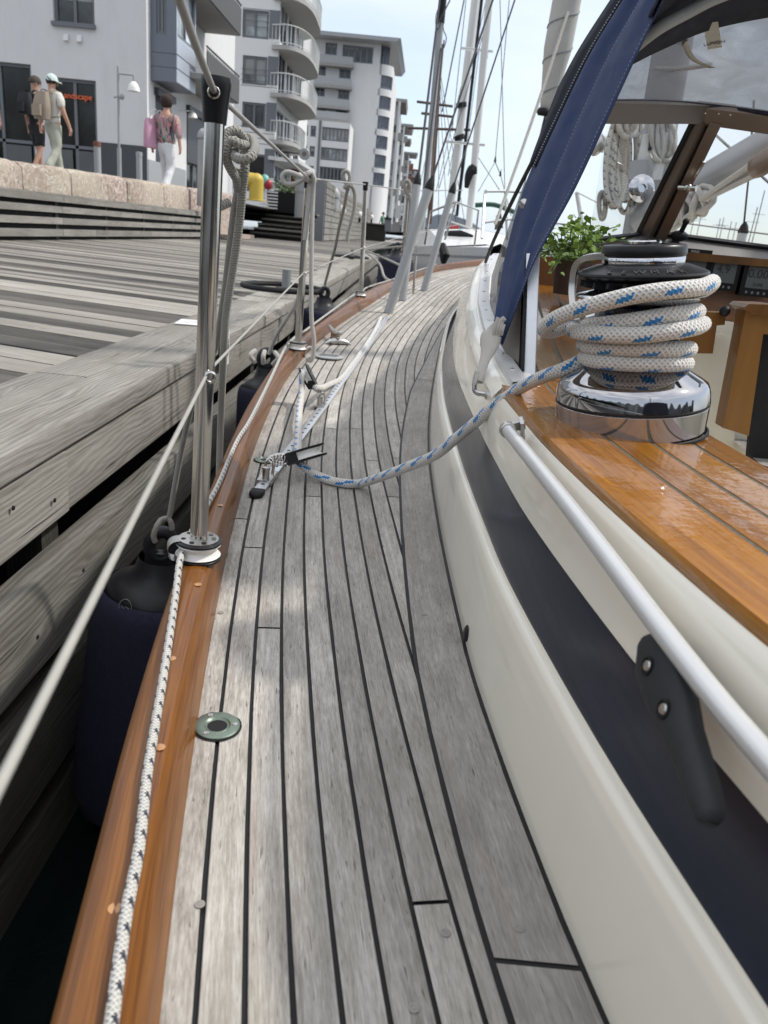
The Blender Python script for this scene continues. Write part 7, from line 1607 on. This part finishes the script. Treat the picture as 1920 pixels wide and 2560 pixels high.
    if cap:
        q = MB(); cen = hc + V((0, 0, .035)); rows = []
        for i in range(7):
            th = math.pi / 2 * i / 6 * 1.08; rows.append([W_(cen + V((math.sin(th) * math.cos(2 * math.pi * j / 18) * .104, math.sin(th) * math.sin(2 * math.pi * j / 18) * .118, math.cos(th) * .112))) for j in range(19)])
        q.grid(rows)
        if cap[1]: q.grid([[W_(cen + fd * r_ + sd2 * w2 + V((0, 0, -.005 - .25 * max(0, r_ - .1) - 3 * w2 * w2))) for w2 in (-.075, -.04, 0, .04, .075)] for r_ in (.09, .13, .175)])
        q.build('cap', cap[0], body, smooth=180)
    if pack:
        q = MB(); z0, z1, dep_ = pack[1]; rows = []
        for i in range(9):
            t = i / 8; z = z0 + (z1 - z0) * t; sc = .82 + .18 * math.sin(math.pi * min(1, t * 1.15)) if t < .9 else .72; dd = dep_ * (1 - .35 * t) * (.85 + .15 * math.sin(math.pi * t))
            rows.append([W_((math.copysign(abs(math.cos(u)) ** .5, math.cos(u)) * .172 * sc, -.155 - dd / 2 + math.copysign(abs(math.sin(u)) ** .5, math.sin(u)) * dd / 2, z + dz_)) for u in [2 * math.pi * j / 20 for j in range(21)]])
        q.grid(rows); q.poly(rows[0][:-1]); q.poly(rows[-1][:-1]); pk = q.build('backpack', pack[0], body, smooth=70)
        q = MB(); q.obox(W_((0, -.16 - dep_, z0 + (z1 - z0) * .3 + dz_)), mx.to_3x3() @ V((.10, 0, 0)), mx.to_3x3() @ V((0, .025, 0)), mx.to_3x3() @ V((0, 0, (z1 - z0) * .2))); q.build('front_pocket', pack[0], pk, bev=.02)
        for s in (-1, 1):
            q = MB(); q.tube(resample([W_((s * .10, -.15, z1 + dz_ - .03)), W_((s * .12, -.10, 1.50 + dz_)), W_((s * .13, .06, 1.47 + dz_)), W_((s * .14, .14, 1.34 + dz_)), W_((s * .15, .05, 1.08 + dz_)), W_((s * .13, -.13, z0 + .06 + dz_))], n=5), .022, 6, flat=.5); q.build('shoulder_strap', pack[0], pk)
    return f, W_, body
pf = lambda px, py, y, z=None: (lambda p: V((p.x, p.y, p.z if z is None else z)))(RY(px, py, y))
GQ = 2.0
fA = person(pf(97, 447, 17.6, GQ), 1.88, (.45, .9), 'person in black shirt, shorts and dark cap with black backpack, walking away', .16, (.05, .05), ('shirt', 'cloth_black', .42), ('shorts', 'cloth_black', .4), ('hair_brown', .90, .8), ('hair_brown', False), ('cloth_black', (1.08, 1.46, .17)), .5)
q = MB(); hp2 = fA[1]((-.27, .10, .80)); q.obox(hp2, V((.05, 0, 0)), V((0, .04, 0)), V((0, 0, .05))); q.tube([hp2, hp2 + V((.03, -.09, -.03))], .035, 10); tag(q.build('hand_camera', 'blackmatt', None, bev=.008), 'black camera held low by the person in the black shirt', 'camera')
fB = person(pf(138, 452, 17.0, GQ), 1.86, (.38, .92), 'person in pale mint cap, cream shirt and sage trousers walking away with a tan backpack', .24, (-.02, .12), ('shirt', 'cloth_cream', .40), ('trousers', 'cloth_sage', 1.0), ('hair_dark', .93, 1.15), ('cap_mint', True), ('pack_tan', (.98, 1.44, .20)), .9, 1.03)
fC = person(pf(416, 478, 19.2, 1.9), 2.06, (.25, .97), 'dark haired person in a patterned loose shirt and white trousers carrying a pink bag', .20, (.0, -.02), ('shirt', 'patterned', .8), ('trousers', 'cloth_white', 1.0), ('hair_dark', 1.22, 1.35), None, None, .4, 1.12)
bag = root('bag', fC[1]((-.28, -.05, 1.0)), 'large pink tote bag over the shoulder of the person in white trousers', 'bag'); W_ = fC[1]
q = MB(); rows = []
for i in range(8):
    t = i / 7; z = .84 + .50 * t; wdt = (.15 + .05 * math.sin(math.pi * (.25 + .6 * t))) * (1 if t < .95 else .8); rows.append([W_((-.27 + math.cos(u) * .10 * (1.15 - .45 * t), -.10 + math.sin(u) * wdt, z)) for u in [2 * math.pi * j / 18 for j in range(19)]])
q.grid(rows); q.poly(rows[0][:-1]); q.poly(rows[-1][:-1]); q.build('sack', 'cloth_pinkbag', bag, smooth=80)
for dy in (-.1, .06): q = MB(); q.tube(resample([W_((-.26, dy - .08, 1.32)), W_((-.22, dy - .05, 1.45)), W_((-.17, dy, 1.51)), W_((-.16, dy + .06, 1.45))], n=5), .014, 6); q.build('handle', 'cloth_white', bag)
fD = person(pf(-22, 441, 17.2, GQ), 1.86, (.2, .98), 'person in black at the very left edge of the picture, mostly out of frame', .2, (.05, -.02), ('shirt', 'cloth_black', .42), ('trousers', 'cloth_black', 1.0), ('hair_brown', 1.05, 1.0))
pS = RY(955, 572, 66); fE = person(V((pS.x, 66, pS.z - .1)), 1.75, (.9, -.43), 'person in green sitting on the low steps at the far end of the timber wall', top=('shirt', 'cloth_green', .45), legs=('trousers', 'cloth_green', 1.0), hair=('hair_dark', 1.05, 1.0), sit=True)
part_seat = root('seat_block', V((pS.x, 66.2, DK)), 'low grey timber step block under the person in green', 'bench'); part(part_seat, 'top', 'dockwood', lambda q: q.box((pS.x - 1.6, 66 - .25, pS.z + .28), (pS.x + .4, 67, pS.z + .36))); part(part_seat, 'base', 'dockdark', lambda q: q.box((pS.x - 1.5, 66 - .1, DK - .1), (pS.x + .3, 67, pS.z + .275)))
pT = RY(880, 540, 70); fF = person(V((pT.x, 70, 2.0)), 1.8, (.3, .95), 'distant person in a pale lilac shirt behind the top of the timber wall', top=('shirt', 'cloth_lilac', .5), legs=('trousers', 'cloth_black', 1.0), hair=('hair_dark', 1.0, 1.0))
